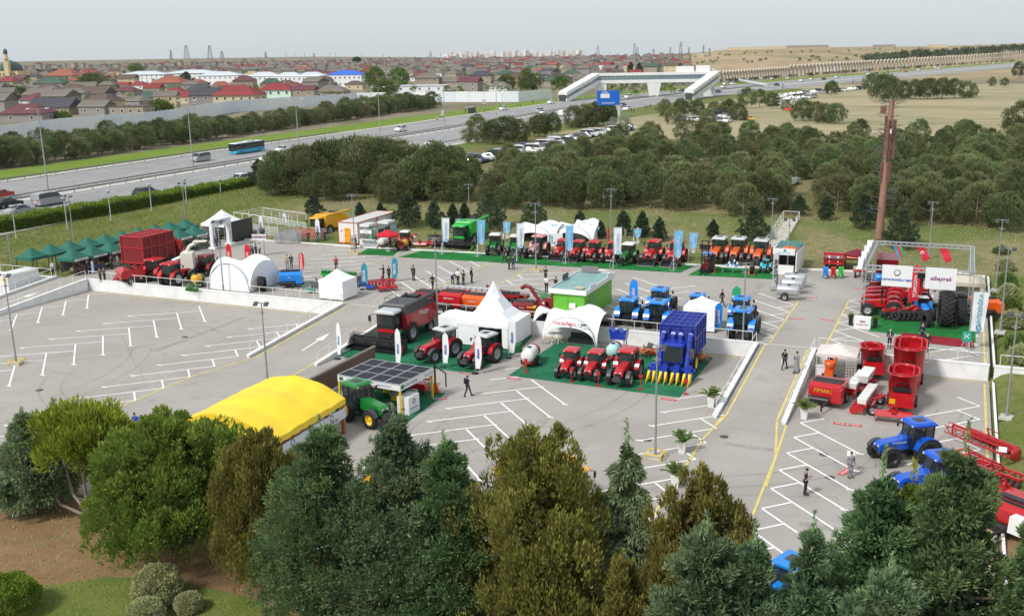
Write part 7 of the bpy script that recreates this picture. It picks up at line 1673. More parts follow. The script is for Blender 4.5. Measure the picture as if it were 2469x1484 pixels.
def cabin_green():
 t=thing('green_cabin','bright green panel cabin with a white flat roof','cabin',(-34.75,92.4,ZU));W_,L,H=3.4,8.6,2.75;GM=M('lime_panel',(.115,.40,.025),.5,0,.1,.8)
 for k in range(2):MB().box((-W_/2+W_*(k+.5)/2,0,H/2),(W_/2-.03,.1,H)).build('panel',GM,t)
 for k in range(6):MB().box((W_/2,L*(k+.5)/6,H/2),(.1,L/6-.03,H)).build('panel',GM,t);MB().box((-W_/2,L*(k+.5)/6,H/2),(.1,L/6-.03,H)).build('panel',GM,t)
 MB().box((0,L,H/2),(W_,.1,H)).build('back_panel',GM,t);MB().box((0,L/2,H/2),(W_-.12,L-.1,H-.05)).build('core',DARK,t)
 r=MB().box((0,L/2,H+.06),(W_+.5,L+.5,.08));
 for s in(-1,1):r.box((s*(W_/2+.25),L/2,H+.2),(.1,L+.6,.5));r.box((0,L/2+s*(L/2+.25),H+.2),(W_+.4,.1,.5))
 r.build('roof',P_WHITE,t);MB().quad((-W_/2-.15,.0,H+.3),(W_/2+.15,.0,H+.3),(W_/2+.15,L,H+.36),(-W_/2-.15,L,H+.36)).build('roof_sheet',M('teal_sheet',(.20,.36,.34),.5,0,.18,1.2),t)
 MB().box((.55,-.2,1.55),(.62,.36,.5)).box((.55,-.39,1.55),(.46,.02,.36)).build('air_conditioner',P_WHITE,t)
 for y in(1.5,7.0):MB().box((W_/2+.36,y,H+.55),(.06,1.6,.5)).build('sign_board',SIGN,t)
 MB().box((-.6,L*.95,H+.75),(1.8,.06,.7),rx=-.6).build('solar_panel',DARK,t);MB().box((-1.9,L*.5,H+.7),(.06,1.6,.6)).build('solar_panel',DARK,t);MB().box((.9,.9,H+.42),(.9,.8,.06)).build('board_pile',M('plywood',(.5,.42,.3),.7,0,.15),t)
 MB().path([(W_/2+.3,1.9,0),(W_/2+.1,1.9,1.9)],.03).path([(W_/2+.3,2.3,0),(W_/2+.1,2.3,1.9)],.03).build('step_ladder',ALU,t)
cabin_green()
g='balers behind the pagoda tent'
pbr('dark red baler behind the black combine',P_DRED,(*G(1030,738,ZU),ZU),.0,.95,'SCHAFF',group=g);pbr('red baler right of the lamp post',P_RED,(*G(1095,742,ZU),ZU),.0,1.05,'METALEX',group=g);pbr('orange baler left of the pagoda peak',P_ORA,(*G(1150,748,ZU),ZU),.0,1.0,'TURKAY',group=g)
seeder('long red planter above the red and orange balers',P_RED,(*G(1128,722,ZU),ZU),.0,9,5.4,P_LGREY,1.15,group='seeders');seeder('red planter right of the pagoda peak',P_RED,(*G(1215,728,ZU),ZU),.1,6,3.4,DARK,1.0);mower('long red mower right of the pagoda peak',P_DRED,(*G(1235,722,ZU),ZU),0,3.4,1.1);pbr('low dark red baler right of the pagoda roof',P_DRED,(*G(1265,760,ZU),ZU),.1,.85,'AYAS',group=g)
t=thing('forage_blower','dark red forage blower with a long curved spout','machine',(*G(1312,762,ZU),ZU),.0);m=MB();m.path([(0,0,1.0),(-1.0,0,2.2),(-1.5,0,2.9),(-2.0,0,3.05),(-2.5,0,2.75)],.2,8);m.build('spout',P_DRED,t);MB().lathe([(-.3,0),(-.3,.75),(.3,.75),(.3,0)],(0,0,.95),'y',20).box((.6,0,1.6),(.7,.6,.8)).build('rotor_housing',P_DRED,t);MB().box((.2,.2,.35),(2.2,1.6,.25)).box((1.1,0,1.6),(.14,1.4,2.6)).build('frame',P_DRED,t)
t=thing('yellow_chipper','yellow shredder in front of the forage blower','machine',(*G(1284,765,ZU),ZU),.2);MB().box((0,0,.75),(.6,.9,.9),t=.7).box((0,-.5,1.25),(.9,.6,.12)).build('body',P_YEL,t);[wheel(t,s*.4,.2,.26,.16,BLACK,10)for s in(-1,1)]
mower('green implement left of the green cabin',P_GREEN,(*G(1322,722,ZU),ZU),0,1.8,.9);harrow('dark red upright implement against the green cabin',P_DRED,(*G(1330,745,ZU),ZU),1.5,2.2,1.0)
vault_tent('white closed dome tent at the edge of the upper lot',(-76.0,94.2,ZU),1,2.95,1.06,0,None,'fblr',deep=2.9)
for dx,l in((0,'black dual tyre leaning on the white dome tent, front one'),(-.42,'black dual tyre leaning on the white dome tent, rear one')):x,y=G(634,702,ZU);ring_tyre(l,(x+dx,y+.1-dx*.3,ZU),.82,.5,.45)
t=pbr('blue round baler with red wheels behind the loose tyres',P_BLUE,(*G(702,688,ZU),ZU),.55,1.0,'lely',group='balers on the left')
pbr('red baler with raised pick up beside the red tractors',P_RED,(*G(322,680,ZU),ZU),2.6,1.05,group='balers on the left');tiller('red attachment in front of the red baler',P_RED,(*G(297,678,ZU),ZU),1.2,1.8,.9)
t=thing('white_hopper','cream hopper machine with raised chute behind the red tractors','machine',(*G(458,668,ZU),ZU),.5);cm=M('cream_paint',(.68,.66,.58),.45,0,.05);MB().box((0,0,2.2),(1.5,2.0,1.9),t=.95).build('hopper',cm,t);MB().path([(-.3,.2,2.9),(.2,.3,3.8),(1.3,.4,4.3)],.22,6).box((1.5,.4,4.35),(1.6,.9,.12)).build('chute',cm,t);MB().path([(-.7,0,2.6),(-1.9,0,2.1)],.25,6).build('feed_arm',cm,t);MB().box((0,0,.8),(1.4,2.6,.4)).build('chassis',P_DRED,t);[wheel(t,s*.85,.3,.6,.4,BLACK,14)for s in(-1,1)];m=MB();[m.bar((.8,y,3.4),(3.0,y,3.2),.05)for y in(-.6,.6)];m.bar((3.0,-.6,3.2),(3.0,.6,3.2),.05).bar((3.0,0,3.2),(3.0,0,1.0),.05);m.build('rail_frame',BLACK,t)
t=tanker('yellow tank sprayer on green frame at the railing',P_YEL,(*G(476,692,ZU),ZU),.2,1.4,.55,.95,P_GREEN);harrow('green cultivator before the yellow tank sprayer',P_GREEN,(*G(462,703,ZU),ZU),0,2.6,.7,rows=1,disc=P_GREEN)
seeder('wide green seed drill behind the white corner gazebo',P_LGREEN,(*G(815,680,ZU),ZU),.05,8,4.2,P_GREEN,1.1);harrow('dark folded harrow beside the teal lettered flag',DARK,(*G(866,690,ZU),ZU),1.4,2.4,1.0);harrow('bright red disc harrow right of the teal lettered flag',P_RED,(*G(922,695,ZU),ZU),.7,3.2,1.0,disc=P_RED);tiller('bright red front bar of the disc harrow stand',P_RED,(*G(935,702,ZU),ZU),.75,2.6,.8);harrow('grey small implement between blue baler and corner gazebo',DARK,(*G(765,695,ZU),ZU),.3,2.0,.8,rows=1);mower('teal plough left of the corner gazebo',M('teal_paint',(.02,.26,.22),.4,0,.05),(*G(752,706,ZU),ZU),.3,.9,.7);mower('navy implement at the foot of the teal flag',P_NAVY,(*G(893,698,ZU),ZU),.4,1.2,.8)
TEAL=M('teal_cloth',(.02,.26,.38),.75,0,.08);SCAR=paint('flag_scarlet',214,30,44,rough=.8);WFC=M('white_flag_cloth',(.76,.77,.79),.75,0,.05)
for u,v,vt,w_,m,tx,lm_,rz,l in((873,698,633,.75,TEAL,'PRIOR',P_LET,.2,'teal flag with white letters nearest the white corner gazebo'),(946,678,620,.75,TEAL,'PRIOR',P_LET,.2,'teal flag with white letters beside the two men'),(549,655,586,.7,SCAR,'BAŞAK',P_LET,.3,'red lettered flag left of the dome tent top'),(593,648,588,.7,SCAR,'Basak',P_LET,.3,'red lettered flag behind the dome tent top'),(722,660,608,.7,SCAR,'AZERMASH',P_LET,.3,'red lettered flag above the blue baler'),(432,640,577,.75,SCAR,'TÜMOSAN',P_LET,.3,'red lettered flag between cotton picker and green stalls'),(762,583,527,.7,WFC,'AGRO',P_BLET,.2,'white flag in front of the yellow combine'),(626,570,520,.7,WFC,'AGRO',P_BLET,.2,'white flag beside the black screen'),(682,552,512,.7,WFC,'AGRO',P_BLET,.2,'white flag standing in the white steel pen'),(889,588,538,.7,M('kiosk_green_cloth',(.03,.33,.14),.75,0,.08),'lemken',P_LET,.2,'green flag in front of the glass kiosk'),(938,594,560,.4,FR,'',P_LET,.2,'small red flag right of the glass kiosk'),(1517,752,672,.85,paint('flag_azure',16,132,226,rough=.8),'Landini',P_LET,.1,'azure lettered flag behind the left sky blue tractor'),(1721,800,730,.75,paint('flag_azure',16,132,226,rough=.8),'Landini',P_LET,.5,'azure flag leaning beside the white gazebo'),(814,865,775,.62,WFC,'akson',P_BLET,-.3,'white feather flag beside the wide ramp, leftmost of the stand'),(955,892,790,.62,WFC,'akson',P_BLET,-.1,'white feather flag in front of the black combine'),(1068,885,800,.62,WFC,'akson',P_BLET,0,'white feather flag between the two crimson tractors'),(1146,900,806,.62,WFC,'akson',P_BLET,.1,'white feather flag in front of the right crimson tractor'),(1226,862,767,.7,WFC,'akson',P_BLET,.2,'white feather flag at the corner of the pagoda tent')):
 feather(l,(*G(u,v,0 if v>760 and u<1300 else ZU),0 if v>760 and u<1300 else ZU),top_z(u,v,vt,0 if v>760 and u<1300 else ZU),w_,m,tx,lm_,rz)
feather('green white and red striped feather flag behind the right sky blue tractors',GP(1762,770),top_z(1762,770,688,ZU),.85,WFC,None,None,.2,stripes=(FR,WFC,FG))
t=thing('lettered_sign','lettered sign board on two posts with a model tractor on top','sign',(*G(628,616,ZU),ZU),.3);f=MB();[f.bar((s*.6,0,0),(s*.6,0,2.9),.07)for s in(-1,1)];f.build('post',POLE,t);MB().box((0,-.05,2.55),(2.0,.06,.75)).build('board',SIGN,t);text('AZERMASH','lettering',.42,M('purple_lettering'),t,(0,-.1,2.55),face_rot(0),.004,bold=.01)
m=MB();[m.lathe([(-.05,0),(-.05,r),(.05,r),(.05,0)],(x,0,2.95+r),'y',14)for x,r in((-.5,.3),(.45,.42))];m.build('model_wheel',DARK,t);MB().box((-.2,0,3.5),(1.0,.1,.35)).box((.3,0,3.8),(.5,.1,.4)).build('model_body',GREY,t)
t=thing('toilet_cabin','white triple toilet cabin on the far left','toilet cabin',(-103.5,86.1,0),-.05);t.scale=(1.15,1.3,1.06);MB().box((0,0,1.25),(1.7,3.3,2.3)).build('body',P_WHITE,t);MB().box((0,0,2.47),(1.8,3.4,.16),t=.9).build('roof',P_WHITE,t)
for k in range(3):d=MB().box((.87,-1.08+1.08*k,1.2),(.05,.8,1.95)).build('door',M('door_white',(.70,.71,.72),.5,0,.03),t);MB().box((.91,-.8+1.08*k,1.2),(.03,.05,.18)).build('handle',GREY,d)
s_=MB().box((.4,-1.67,1.9),(.5,.03,.5)).build('sign',M('sign_yellow',(.7,.55,.02),.6,0,.03),t);text('WC','lettering',.3,P_DLET,s_,(.4,-1.69,1.9),face_rot(0),.003)
# garden side: solar roofed stand, marquee, hoarding
t=thing('solar_stand','open stand on yellow posts with a dark panelled roof and white fascia','stand',(-41.35,65.2,0),-.08);W_,D_=6.0,4.7;t.scale=(1,1,.84);ym=P_YRIM
for a,b in((-1,0),(1,0),(1,1),(-1,1)):MB().box((a*(W_/2-.06),b*(D_-.12)+.06,1.4),(.13,.13,2.8)).build('post',ym,t)
for nm,c,d in(('fascia',(0,0,2.72),(W_,.08,.62)),('fascia',(W_/2,D_/2,2.72),(.08,D_,.62)),('fascia',(-W_/2,D_/2,2.72),(.08,D_,.62)),('fascia',(0,D_,2.72),(W_,.08,.62))):MB().box(c,d).build(nm,SIGN,t)
SOL=M('solar_cell',(.016,.018,.024),.55,0,.1,6,spec=.25)
for i in range(4):
 for j in range(3):MB().box((-W_/2+W_*(i+.5)/4,D_*(j+.5)/3,3.03),(W_/4-.12,D_/3-.12,.05)).build('roof_panel',SOL,t)
f=MB();[f.box((-W_/2+W_*i/4,D_/2,3.02),(.09,D_,.09))for i in range(5)];[f.box((0,D_*j/3,3.015),(W_,.08,.08))for j in range(4)];f.build('roof_frame',ALU,t)
DG=M('deep_green_lettering',(.02,.16,.05),.6,0,0)
for x,y,az in((-1.1,-.05,0),(W_/2+.05,1.4,math.pi/2)):
 text('JOHN DEERE','lettering',.34,DG,t,(x,y,2.72),face_rot(az),.003)
 o=MB().box((0,0,0),(.36,.02,.36)).build('emblem',DG,t);o.location=(x-1.55,y,2.72)if az==0 else(x+.0,y-1.55+.4,2.72);o.rotation_euler=(0,0,az)
for x,y,az in((1.5,-.05,0),(W_/2+.05,4.1,math.pi/2)):text('agrotechnic','lettering',.3,GREY,t,(x,y,2.72),face_rot(az),.003)
MB().box((0,D_/2,.04),(W_-.3,D_-.3,.03)).build('floor',CARPD,t)
def drum(label,loc,a,b):
 t=thing('bar_drum',label,'barrel',loc,0,'oil drum tables');MB().lathe([(0,0),(0,.3),(.44,.3)],ax='z',n=16).build('lower_body',a,t);MB().lathe([(.44,.302),(.88,.3)],ax='z',n=16).build('upper_body',b,t);MB().lathe([(.88,0),(.88,.45),(.93,.45),(.93,0)],ax='z',n=18).build('table_top',CONC,t)
drum('green and yellow drum table under the solar roof, left',(-41.7,68.4,.05),P_GREEN,P_YRIM);drum('green and yellow drum table under the solar roof, middle',(-40.1,67.0,.05),P_GREEN,P_YRIM);drum('green and yellow drum table under the solar roof, right',(-39.1,68.2,.05),P_GREEN,P_YRIM)
t=thing('wooden_bench','brown wooden bench under the solar roof','bench',(-42.6,68.8,.05));MB().box((0,0,.45),(1.6,.45,.07)).build('seat',WOOD,t);MB().box((0,.24,.75),(1.6,.06,.45)).build('backrest',WOOD,t);[MB().box((s*.7,0,.22),(.08,.45,.44)).build('leg',WOOD,t)for s in(-1,1)]
t=thing('sign_box','white lettered box counter at the corner of the solar stand','counter',(*G(985,992,0),0),-.08);MB().box((0,0,.72),(1.1,1.5,1.44)).build('body',SIGN,t);text('agrotechnic','lettering',.22,P_BLET,t,(.57,0,.5),face_rot(math.pi/2),.003);text('agro','lettering',.24,P_DLET,t,(0,-.77,.5),face_rot(0),.003);MB().lathe([(.0,.14),(.0,.2),(.012,.2),(.012,.14)],(.56,0,1.0),'x',14).build('emblem',P_DLET,t)
tiller('red rotary implement right of the solar stand',P_RED,(*G(985,947,0),0),.1,2.8,1.1);harrow('dark red implement under the solar roof edge',P_DRED,(*G(1005,935,0),0),.3,2.4,.95)
t=thing('post_driver','orange footed tool on a tall stand right of the solar stand','implement',(*G(1050,948,0),0));MB().bar((0,0,0),(0,0,2.9),.14).bar((0,0,2.4),(.9,0,1.8),.09).bar((.9,0,1.8),(.9,0,.6),.1).build('mast',BLACK,t);MB().prism([(-.35,.1),(.35,.1),(.12,.9),(-.12,.9)],-.15,.15,'y').build('foot',P_ORA,t);t.rotation_euler=(0,0,.3)
t=thing('hoarding','long brown hoarding with a pale top rail behind the solar stand','hoarding',(-47.0,64.6,0));MB().box((0,5.4,.95),(.1,10.8,1.7)).build('panel',M('hoarding_brown',(.13,.075,.05),.7,0,.2,1.5),t);MB().box((0,5.4,1.87),(.3,10.9,.16)).build('top_rail',M('rail_bronze',(.20,.17,.13),.5,.3,.2),t)
def marquee():
 t=thing('yellow_marquee','large marquee with a wavy bright yellow roof','marquee',(-48.6,51.3,0),.02);W_,L=8.4,8.9;YC=M('yellow_tarp',(.84,.60,.025),.55,0,.06,.8,.12)
 nx,ny=18,26;V=[];F=[]
 for j in range(ny+1):
  for i in range(nx+1):
   a,b=i/nx,j/ny;z=2.7+1.25*math.sin(math.pi*a)**.85;z-=.22*math.sin(math.pi*a)*(math.sin(math.pi*b*2)**2);z+=.035*math.sin(a*23+b*9)+.03*math.sin(b*31+a*5)
   V.append((W_*a,L*b,z))
 for j in range(ny):
  for i in range(nx):F.append((j*(nx+1)+i,j*(nx+1)+i+1,(j+1)*(nx+1)+i+1,(j+1)*(nx+1)+i))
 MB().add(V,F,True).build('roof',YC,t)
 for b,y in((0,-.02),(ny,L+.02)):
  W2=[];K=nx
  for i in range(K+1):x,_,z=V[b*(nx+1)+i];W2+=[(x,y,z+.01),(x+.02*math.sin(i*2.),y-.06*math.sin(i*1.7)-.03,2.3+.05*math.sin(i*1.3)+.12*math.sin(math.pi*i/K))]
  MB().add(W2,[(2*i,2*i+2,2*i+3,2*i+1)for i in range(K)],True).build('gable_skirt',YC,t)
 for s in(0,1):
  W2=[];K=ny
  for j in range(K+1):x,y,z=V[j*(nx+1)+s*nx];W2+=[(x,y,z+.01),(x+(.05+.03*math.sin(j*1.9))*(1 if s else-1),y,2.3+.03*math.sin(j*2.3))]
  MB().add(W2,[(2*i,2*i+2,2*i+3,2*i+1)for i in range(K)],True).build('side_skirt',YC,t)
 wm=M('timber_orange',(.36,.16,.06),.6,0,.2,4)
 for x in(.15,W_-.15):
  for k in range(5):MB().box((x,.2+(L-.4)*k/4,1.25),(.22,.28,2.5)).build('post',wm,t)
 MB().box((W_-.1,L/2,2.42),(.12,L,.2)).build('eaves_beam',wm,t);MB().box((W_+.06,L/2,1.7),(.05,L-.3,.8)).build('side_banner',M('banner_grey',(.62,.65,.70),.6,0,.03),t)
 for y,tx in((1.9,'AGRONATIV'),(6.8,'AGRONATIV')):text(tx,'lettering',.3,P_DLET,t,(W_+.1,y,1.5),face_rot(math.pi/2),.003)
 for y in(1.9,6.8):MB().lathe([(0,.18),(0,.24),(.01,.24),(.01,.18)],(W_+.09,y,1.86),'x',16).build('emblem',P_DLET,t)
 f=MB();[f.bar((W_*k/5,.0,.1),(W_*k/5,.0,1.1),.05)for k in range(6)];f.bar((0,0,1.1),(W_,0,1.1),.06);[f.bar((W_*k/5,0,.1),(W_*(k+1)/5,0,1.1),.04)for k in range(5)];f.build('front_railing',wm,t)
 MB().box((W_/2,L/2,.06),(W_-.4,L-.4,.04)).build('floor',WOOD,t)
marquee()
STK=paint('sticker_red',200,30,44,rough=.7)
for i,(u,v,z,a)in enumerate(((2030,1022,0,-.05),(2056,1024,0,-.05),(1612,962,0,-.05),(1125,899,0,-.08),(1058,961,0,.5),(1238,912,0,-.08),(2036,1137,0,1.2),(2165,745-3,ZU,-.1),(1955,717,ZU,0),(1995,771,ZU,0),(1919,768,ZU,0),(1365,652,ZU,0),(2075,696,ZU,0),(297,678,ZU,.2),(960,600,ZU,0),(735,592,ZU,0))):
 if i==7:continue
 x,y=G(u,v,z);t=thing('floor_sticker',('red stand number on the asphalt, '+('left of the pair by the blue tractors','right of the pair by the blue tractors','in front of the blue picker','in front of the right crimson tractor','beside the solar stand','before the white tank sprayer','beside the info plate at right','','near the steel tankers, nearest','in the middle of the upper right aisle','left of the yellow line on the upper right','before the bucket tractors','beside the wire mesh bin','beside the red left baler','before the small red tractor','before the white steel pen')[i]),'floor sticker',(x,y,z+.02),a,'red floor stickers')
 MB().box((0,0,.002),(1.25,.42,.006)).build('sticker',STK,t);text('SAQ46' if i<2 else 'SAQ%02d'%(40+i),'lettering',.34,P_LET,t,(0,0,.008),(0,0,0),.001)
# lamp posts
for u,v,vt,cage,l,sc_ in((40,878,662,1,'flood light pole at the left edge of the empty lot',0),(645,921,730,0,'flood light pole between the empty lot and the wide ramp',0),(1579,1103,832,1,'flood light pole in front of the blue picker',0),(856,614,470,1,'flood light pole in front of the long white cabin',0),(1055,771,574,0,'flood light pole between dark red baler and red baler',0),(1292,655,491,1,'flood light pole in front of the left arch tent',0),(1790,824,634,0,'flood light pole in front of the right sky blue tractor',0),(2425,1009,757,0,'flood light pole on the right lawn, nearest',0),(2410,803,598,0,'flood light pole on the right lawn, second nearest',0),(2399,702,530,0,'flood light pole on the right lawn, farthest',0),(2237,634,487,0,'flood light pole on the bank behind the truss stall',0),(1897,658,528,0,'flood light pole beside the white kiosk',0),(1859,574,479,0,'flood light pole at the foot of the stairway',0),(1472,595,456,0,'flood light pole behind the white lettered banner',0),(1131,522,445,0,'flood light pole on the bank behind the green combine',0),(178,581,472,0,'flood light pole behind the left green gazebos',0),(29,643,568,0,'flood light pole with camera at the far left kerb',0),(539,704,533,0,'flood light pole in front of the closed dome tent',0),(447,528,441,0,'flood light pole behind the last green gazebos',0)):
 z=0 if(v>860)else Z(*G(u,v,ZU))if(v<600 or u>2380 or u<200)else ZU
 lamp_post(l,(*G(u,v,z),z),top_z(u,v,vt,z),2,random.uniform(-.3,.3),u>2200 or cage==1,cage=P_YRIM if cage else None)
for u,v,vt,l in((39,574,501,'nearest white path lamp by the hedge'),(163,554,482,'second white path lamp by the hedge'),(268,532,465,'third white path lamp by the hedge'),(366,512,449,'fourth white path lamp by the hedge'),(451,500,436,'fifth white path lamp by the hedge'),(533,476,437,'farthest white path lamp by the hedge')):
 z=2.0;path_lamp(l,(*G(u,v,z),z),top_z(u,v,vt,z))
for i,(u,v,vt)in enumerate(((116,457,263),(466,407,243),(720,357,239),(917,337,211),(1072,313,217),(1197,292,204),(1307,272,186),(1405,254,182),(2210,160,128),(2279,153,120),(2352,148,113),(2120,170,138),(2015,182,152),(1930,190,160))):
 z=Z(*G(u,v,2.6));street_lamp('tall twin arm street lamp on the median, %s'%('first from left','second from left','right of the turquoise bus','fourth from left','left of the bus shelter','right of the bus shelter','left of the footbridge','beside the left stair of the footbridge','third from the right edge','second from the right edge','nearest the right edge','fourth from the right edge','fifth from the right edge','right of the footbridge')[i],(*G(u,v,z),z),top_z(u,v,vt,z),.5)
def mast():
 z=2.6;x,y=G(2118,575,z);h=top_z(2118,575,240,z);t=thing('antenna_mast','tall brown antenna mast disguised as a bare pine','mast',(x,y,z));pm=M('mast_brown',(.30,.155,.115),.7,0,.12,2);pd=M('mast_dark_brown',(.17,.075,.06),.6,0,.15,2)
 lx=(G(2150,240,z)[0]-G(2118,575,z)[0])*0+.5
 MB().tube((0,0,0),(.25,0,h*.6),.5,.40,12).tube((.25,0,h*.6),(.4,0,h),.40,.34,12).build('trunk',pm,t)
 for k,(a,z0,z1)in enumerate(((.3,.58,.86),(2.4,.60,.88),(4.5,.58,.86),(1.2,.42,.56),(3.6,.42,.56),(5.4,.42,.56))):c=(.35+math.cos(a)*.62,math.sin(a)*.62,h*(z0+z1)/2);MB().box(c,(.34,.3,h*(z1-z0)),a).build('antenna_panel',pd,t)
 MB().box((-.55,0,h*.93),(.7,.5,.9)).box((-.3,0,h*.93),(.5,.1,.1)).build('top_box',pd,t);MB().box((.55,-.45,h*.78),(.24,.2,.6)).build('white_box',P_WHITE,t)
 m=MB();rng=random.Random(4)
 tw=[]
 for k in range(95):
  f=rng.uniform(.18,1.0);a=rng.uniform(0,6.28);L=rng.uniform(.8,1.7)*(1.15 if f<.45 else .95);p=Vector((.1+.3*f+math.cos(a)*.35,math.sin(a)*.35,h*f));q=p+Vector((math.cos(a)*L,math.sin(a)*L,L*rng.uniform(-.05,.35)));m.tube(p,q,.045,.02,5)
  for j in range(3):b=p.lerp(q,.45+.2*j);e=b+Vector((math.cos(a+rng.uniform(-1,1))*.5,math.sin(a+rng.uniform(-1,1))*.5,rng.uniform(-.1,.3)));m.tube(b,e,.025,.012,4)
 for j in range(4):m.tube((.4,0,h),(.4+rng.uniform(-.5,.5),rng.uniform(-.4,.4),h+1.0),.04,.02,5)
 m.build('branch',M('branch_grey',(.10,.115,.11),.8,0,.25,3),t)
mast()
def stairs():
 x0,x1,y0,y1,z0,z1=-22.6,-20.4,127.2,148,ZU,3.5;x0,x1=x0+.0,x1;t=thing('stairway','pale stairway with white railings climbing the bank','stairs',(x0,y0,0));n=22
 sm=MB().box((1.1,0,0),(2.2,.95,.35)).mesh('step',CONC)
 for k in range(n):put(sm,'step',t,(0,(y1-y0)*k/n,z0+(z1-z0)*(k+.5)/n-.1))
 for s in(0,2.2):
  m=MB().tube((s,0,z0+1.0),(s,y1-y0,z1+1.0),.05,n=6).tube((s,0,z0+.55),(s,y1-y0,z1+.55),.03,n=6);m.build('handrail',P_WHITE,t)
  pm=MB().box((0,0,.5),(.06,.06,1.0)).mesh('post',P_WHITE);[put(pm,'post',t,(s,(y1-y0)*k/9,z0+(z1-z0)*k/9))for k in range(10)]
 MB().bar((0,y1-y0,z1+1.0),(2.2,y1-y0,z1+1.0),.06).build('top_bar',P_WHITE,t)
stairs()
# people
Pp=[(744,585,1,.2,'stand','black','black','man in black suit before the yellow combine'),(767,585,1,.6,'stand','black','black','man in black behind the white flag at the yellow combine'),(784,582,1,0,'stand','navy','navy','man in navy beside the yellow door cabin'),(850,600,1,.4,'stand','grey','beige','man in grey and beige at the foot of the cabin lamp pole'),(859,598,1,2.,'stand','black','black','man in black at the cabin lamp pole'),(606,617,1,.9,'stand','grey','navy','man in grey in the group under the lettered sign, left'),(611,616,1,-.6,'stand','white','navy','man in white shirt in the group under the lettered sign'),(618,619,1,2.8,'stand','navy','navy','man in navy seen from behind in the group under the lettered sign'),(627,617,1,-1.2,'stand','white','black','man in white shirt at the right of the sign group'),(693,648,1,.3,'stand','beige','grey','man in beige behind the blue baler'),(703,645,1,.2,'stand','navy','navy','man in navy behind the blue baler'),(811,652,1,1,'stand','red','black','woman in red behind the green seed drill'),(925,675,1,-1.2,'point','black','black','man in black stretching an arm between the teal flags'),(938,676,1,1.2,'stand','navy','navy','man in navy leaning by the right teal flag'),(524,600,1,2.6,'stand','navy','navy','man in navy before the portal, left'),(530,599,1,2.9,'stand','black','black','man in black before the portal, right'),(606,562,1,.3,'stand','black','black','man in black beside the black screen'),(997,676,1,3.0,'stand','black','black','man in black standing alone, back turned, mid upper lot'),(1043,698,1,1.0,'walk','black','black','person in black with white shoes by the baler lamp pole'),(1091,685,1,.8,'bend','navy','navy','man in navy bending down beside the white shirted man'),(1104,686,1,2.9,'stand','white','black','man in white shirt standing beside the bending man'),(1117,687,1,2.8,'front','black','black','man in black right of the white shirted man'),(1137,681,1,1.6,'stand','black','black','man in black looking left, right of the standing group'),(1216,634,1,2.6,'walk','black','black','man in black walking towards the green tractors'),(1227,649,1,2.4,'stand','black','black','man in dark suit of the pair before the first white banner'),(1237,650,1,-2.6,'stand','navy','navy','man in navy suit of the pair before the first white banner'),(1255,634,1,-1.6,'walk','black','black','man in black walking right behind the pair with white bag'),(1315,678,1,2.9,'front','black','black','two toned man in black alone before the row of tractors'),(1317,704,1,3.0,'stand','white','black','man in white shirt above the forage blower'),(1340,704,1,2.7,'stand','black','black','man in black above the forage blower'),(1740,738,1,1.4,'walk','black','black','man in black striding between the sky blue tractors'),(1897,657,1,.2,'stand','black','black','man in black inside the white kiosk'),(2143,839,1,.1,'front','black','black','man in black suit reading before the truss stall'),(2221,824,1,.6,'stand','navy','navy','man in navy beside the standing black tyre'),(2233,848,1,-.3,'stand','black','black','man in black suit in front of the standing black tyre'),(1890,890,0,2.9,'walk','black','black','man in black walking up the narrow ramp with a white bag'),(1919,898,0,2.8,'walk','grey','grey','woman in grey dress walking up the narrow ramp'),(1940,1192,0,2.0,'front','black','black','man in black t-shirt looking at his phone on the right lot'),(2049,1150,0,.6,'stand','grey','grey','man in grey cap behind the info plate'),(2002,897,0,.3,'stand','black','black','man in black inside the pink gazebo'),(1128,955,0,2.7,'walk','navy','black','man in navy suit with backpack walking away on the middle lot'),(330,1049,0,.2,'front','blue','blue','woman in bright blue overall beside the yellow marquee'),(130,664,1,1.0,'stand','white','black','man in white shirt beside the toilet cabins'),(181,663,1,2.9,'stand','black','black','woman in black at the nearest green stall, left'),(188,663,1,3.0,'stand','black','black','woman in black at the nearest green stall, right'),(213,660,1,2.8,'stand','black','black','tall woman in long black at the second green stall'),(225,659,1,2.9,'stand','lblue','lblue','woman in pale blue dress at the second green stall'),(270,650,1,2.8,'stand','black','black','man in black at the third green stall'),(286,647,1,2.9,'stand','grey','grey','person in pale grey at the third green stall'),(243,679,1,2.9,'stand','brown','black','woman in patterned top at the wall railing, left'),(253,679,1,2.9,'stand','brown','black','woman in patterned top at the wall railing, right'),(475,602,1,2.7,'stand','lblue','jeans','person in light blue at the far green stalls'),(455,606,1,2.4,'stand','black','black','person in black at the far green stalls'),(500,598,1,.4,'stand','black','black','person in black under the last green gazebo'),(4,548,2,1.8,'walk','black','black','man in black at the left edge of the highway walkway'),(104,531,2,-1.4,'walk','black','black','man in dark suit with briefcase on the highway walkway'),(139,526,2,-1.5,'walk','black','black','man in black on the walkway right of the briefcase man'),(366,486,2,0,'stand','black','black','man in black beside the black car on the walkway'),(374,485,2,.3,'stand','white','black','person in white on the walkway by the black car'),(535,455,2,1.4,'walk','black','black','man in black walking the path by the far hedge end'),(577,449,2,-1.4,'walk','black','black','man in black walking near the white car')]
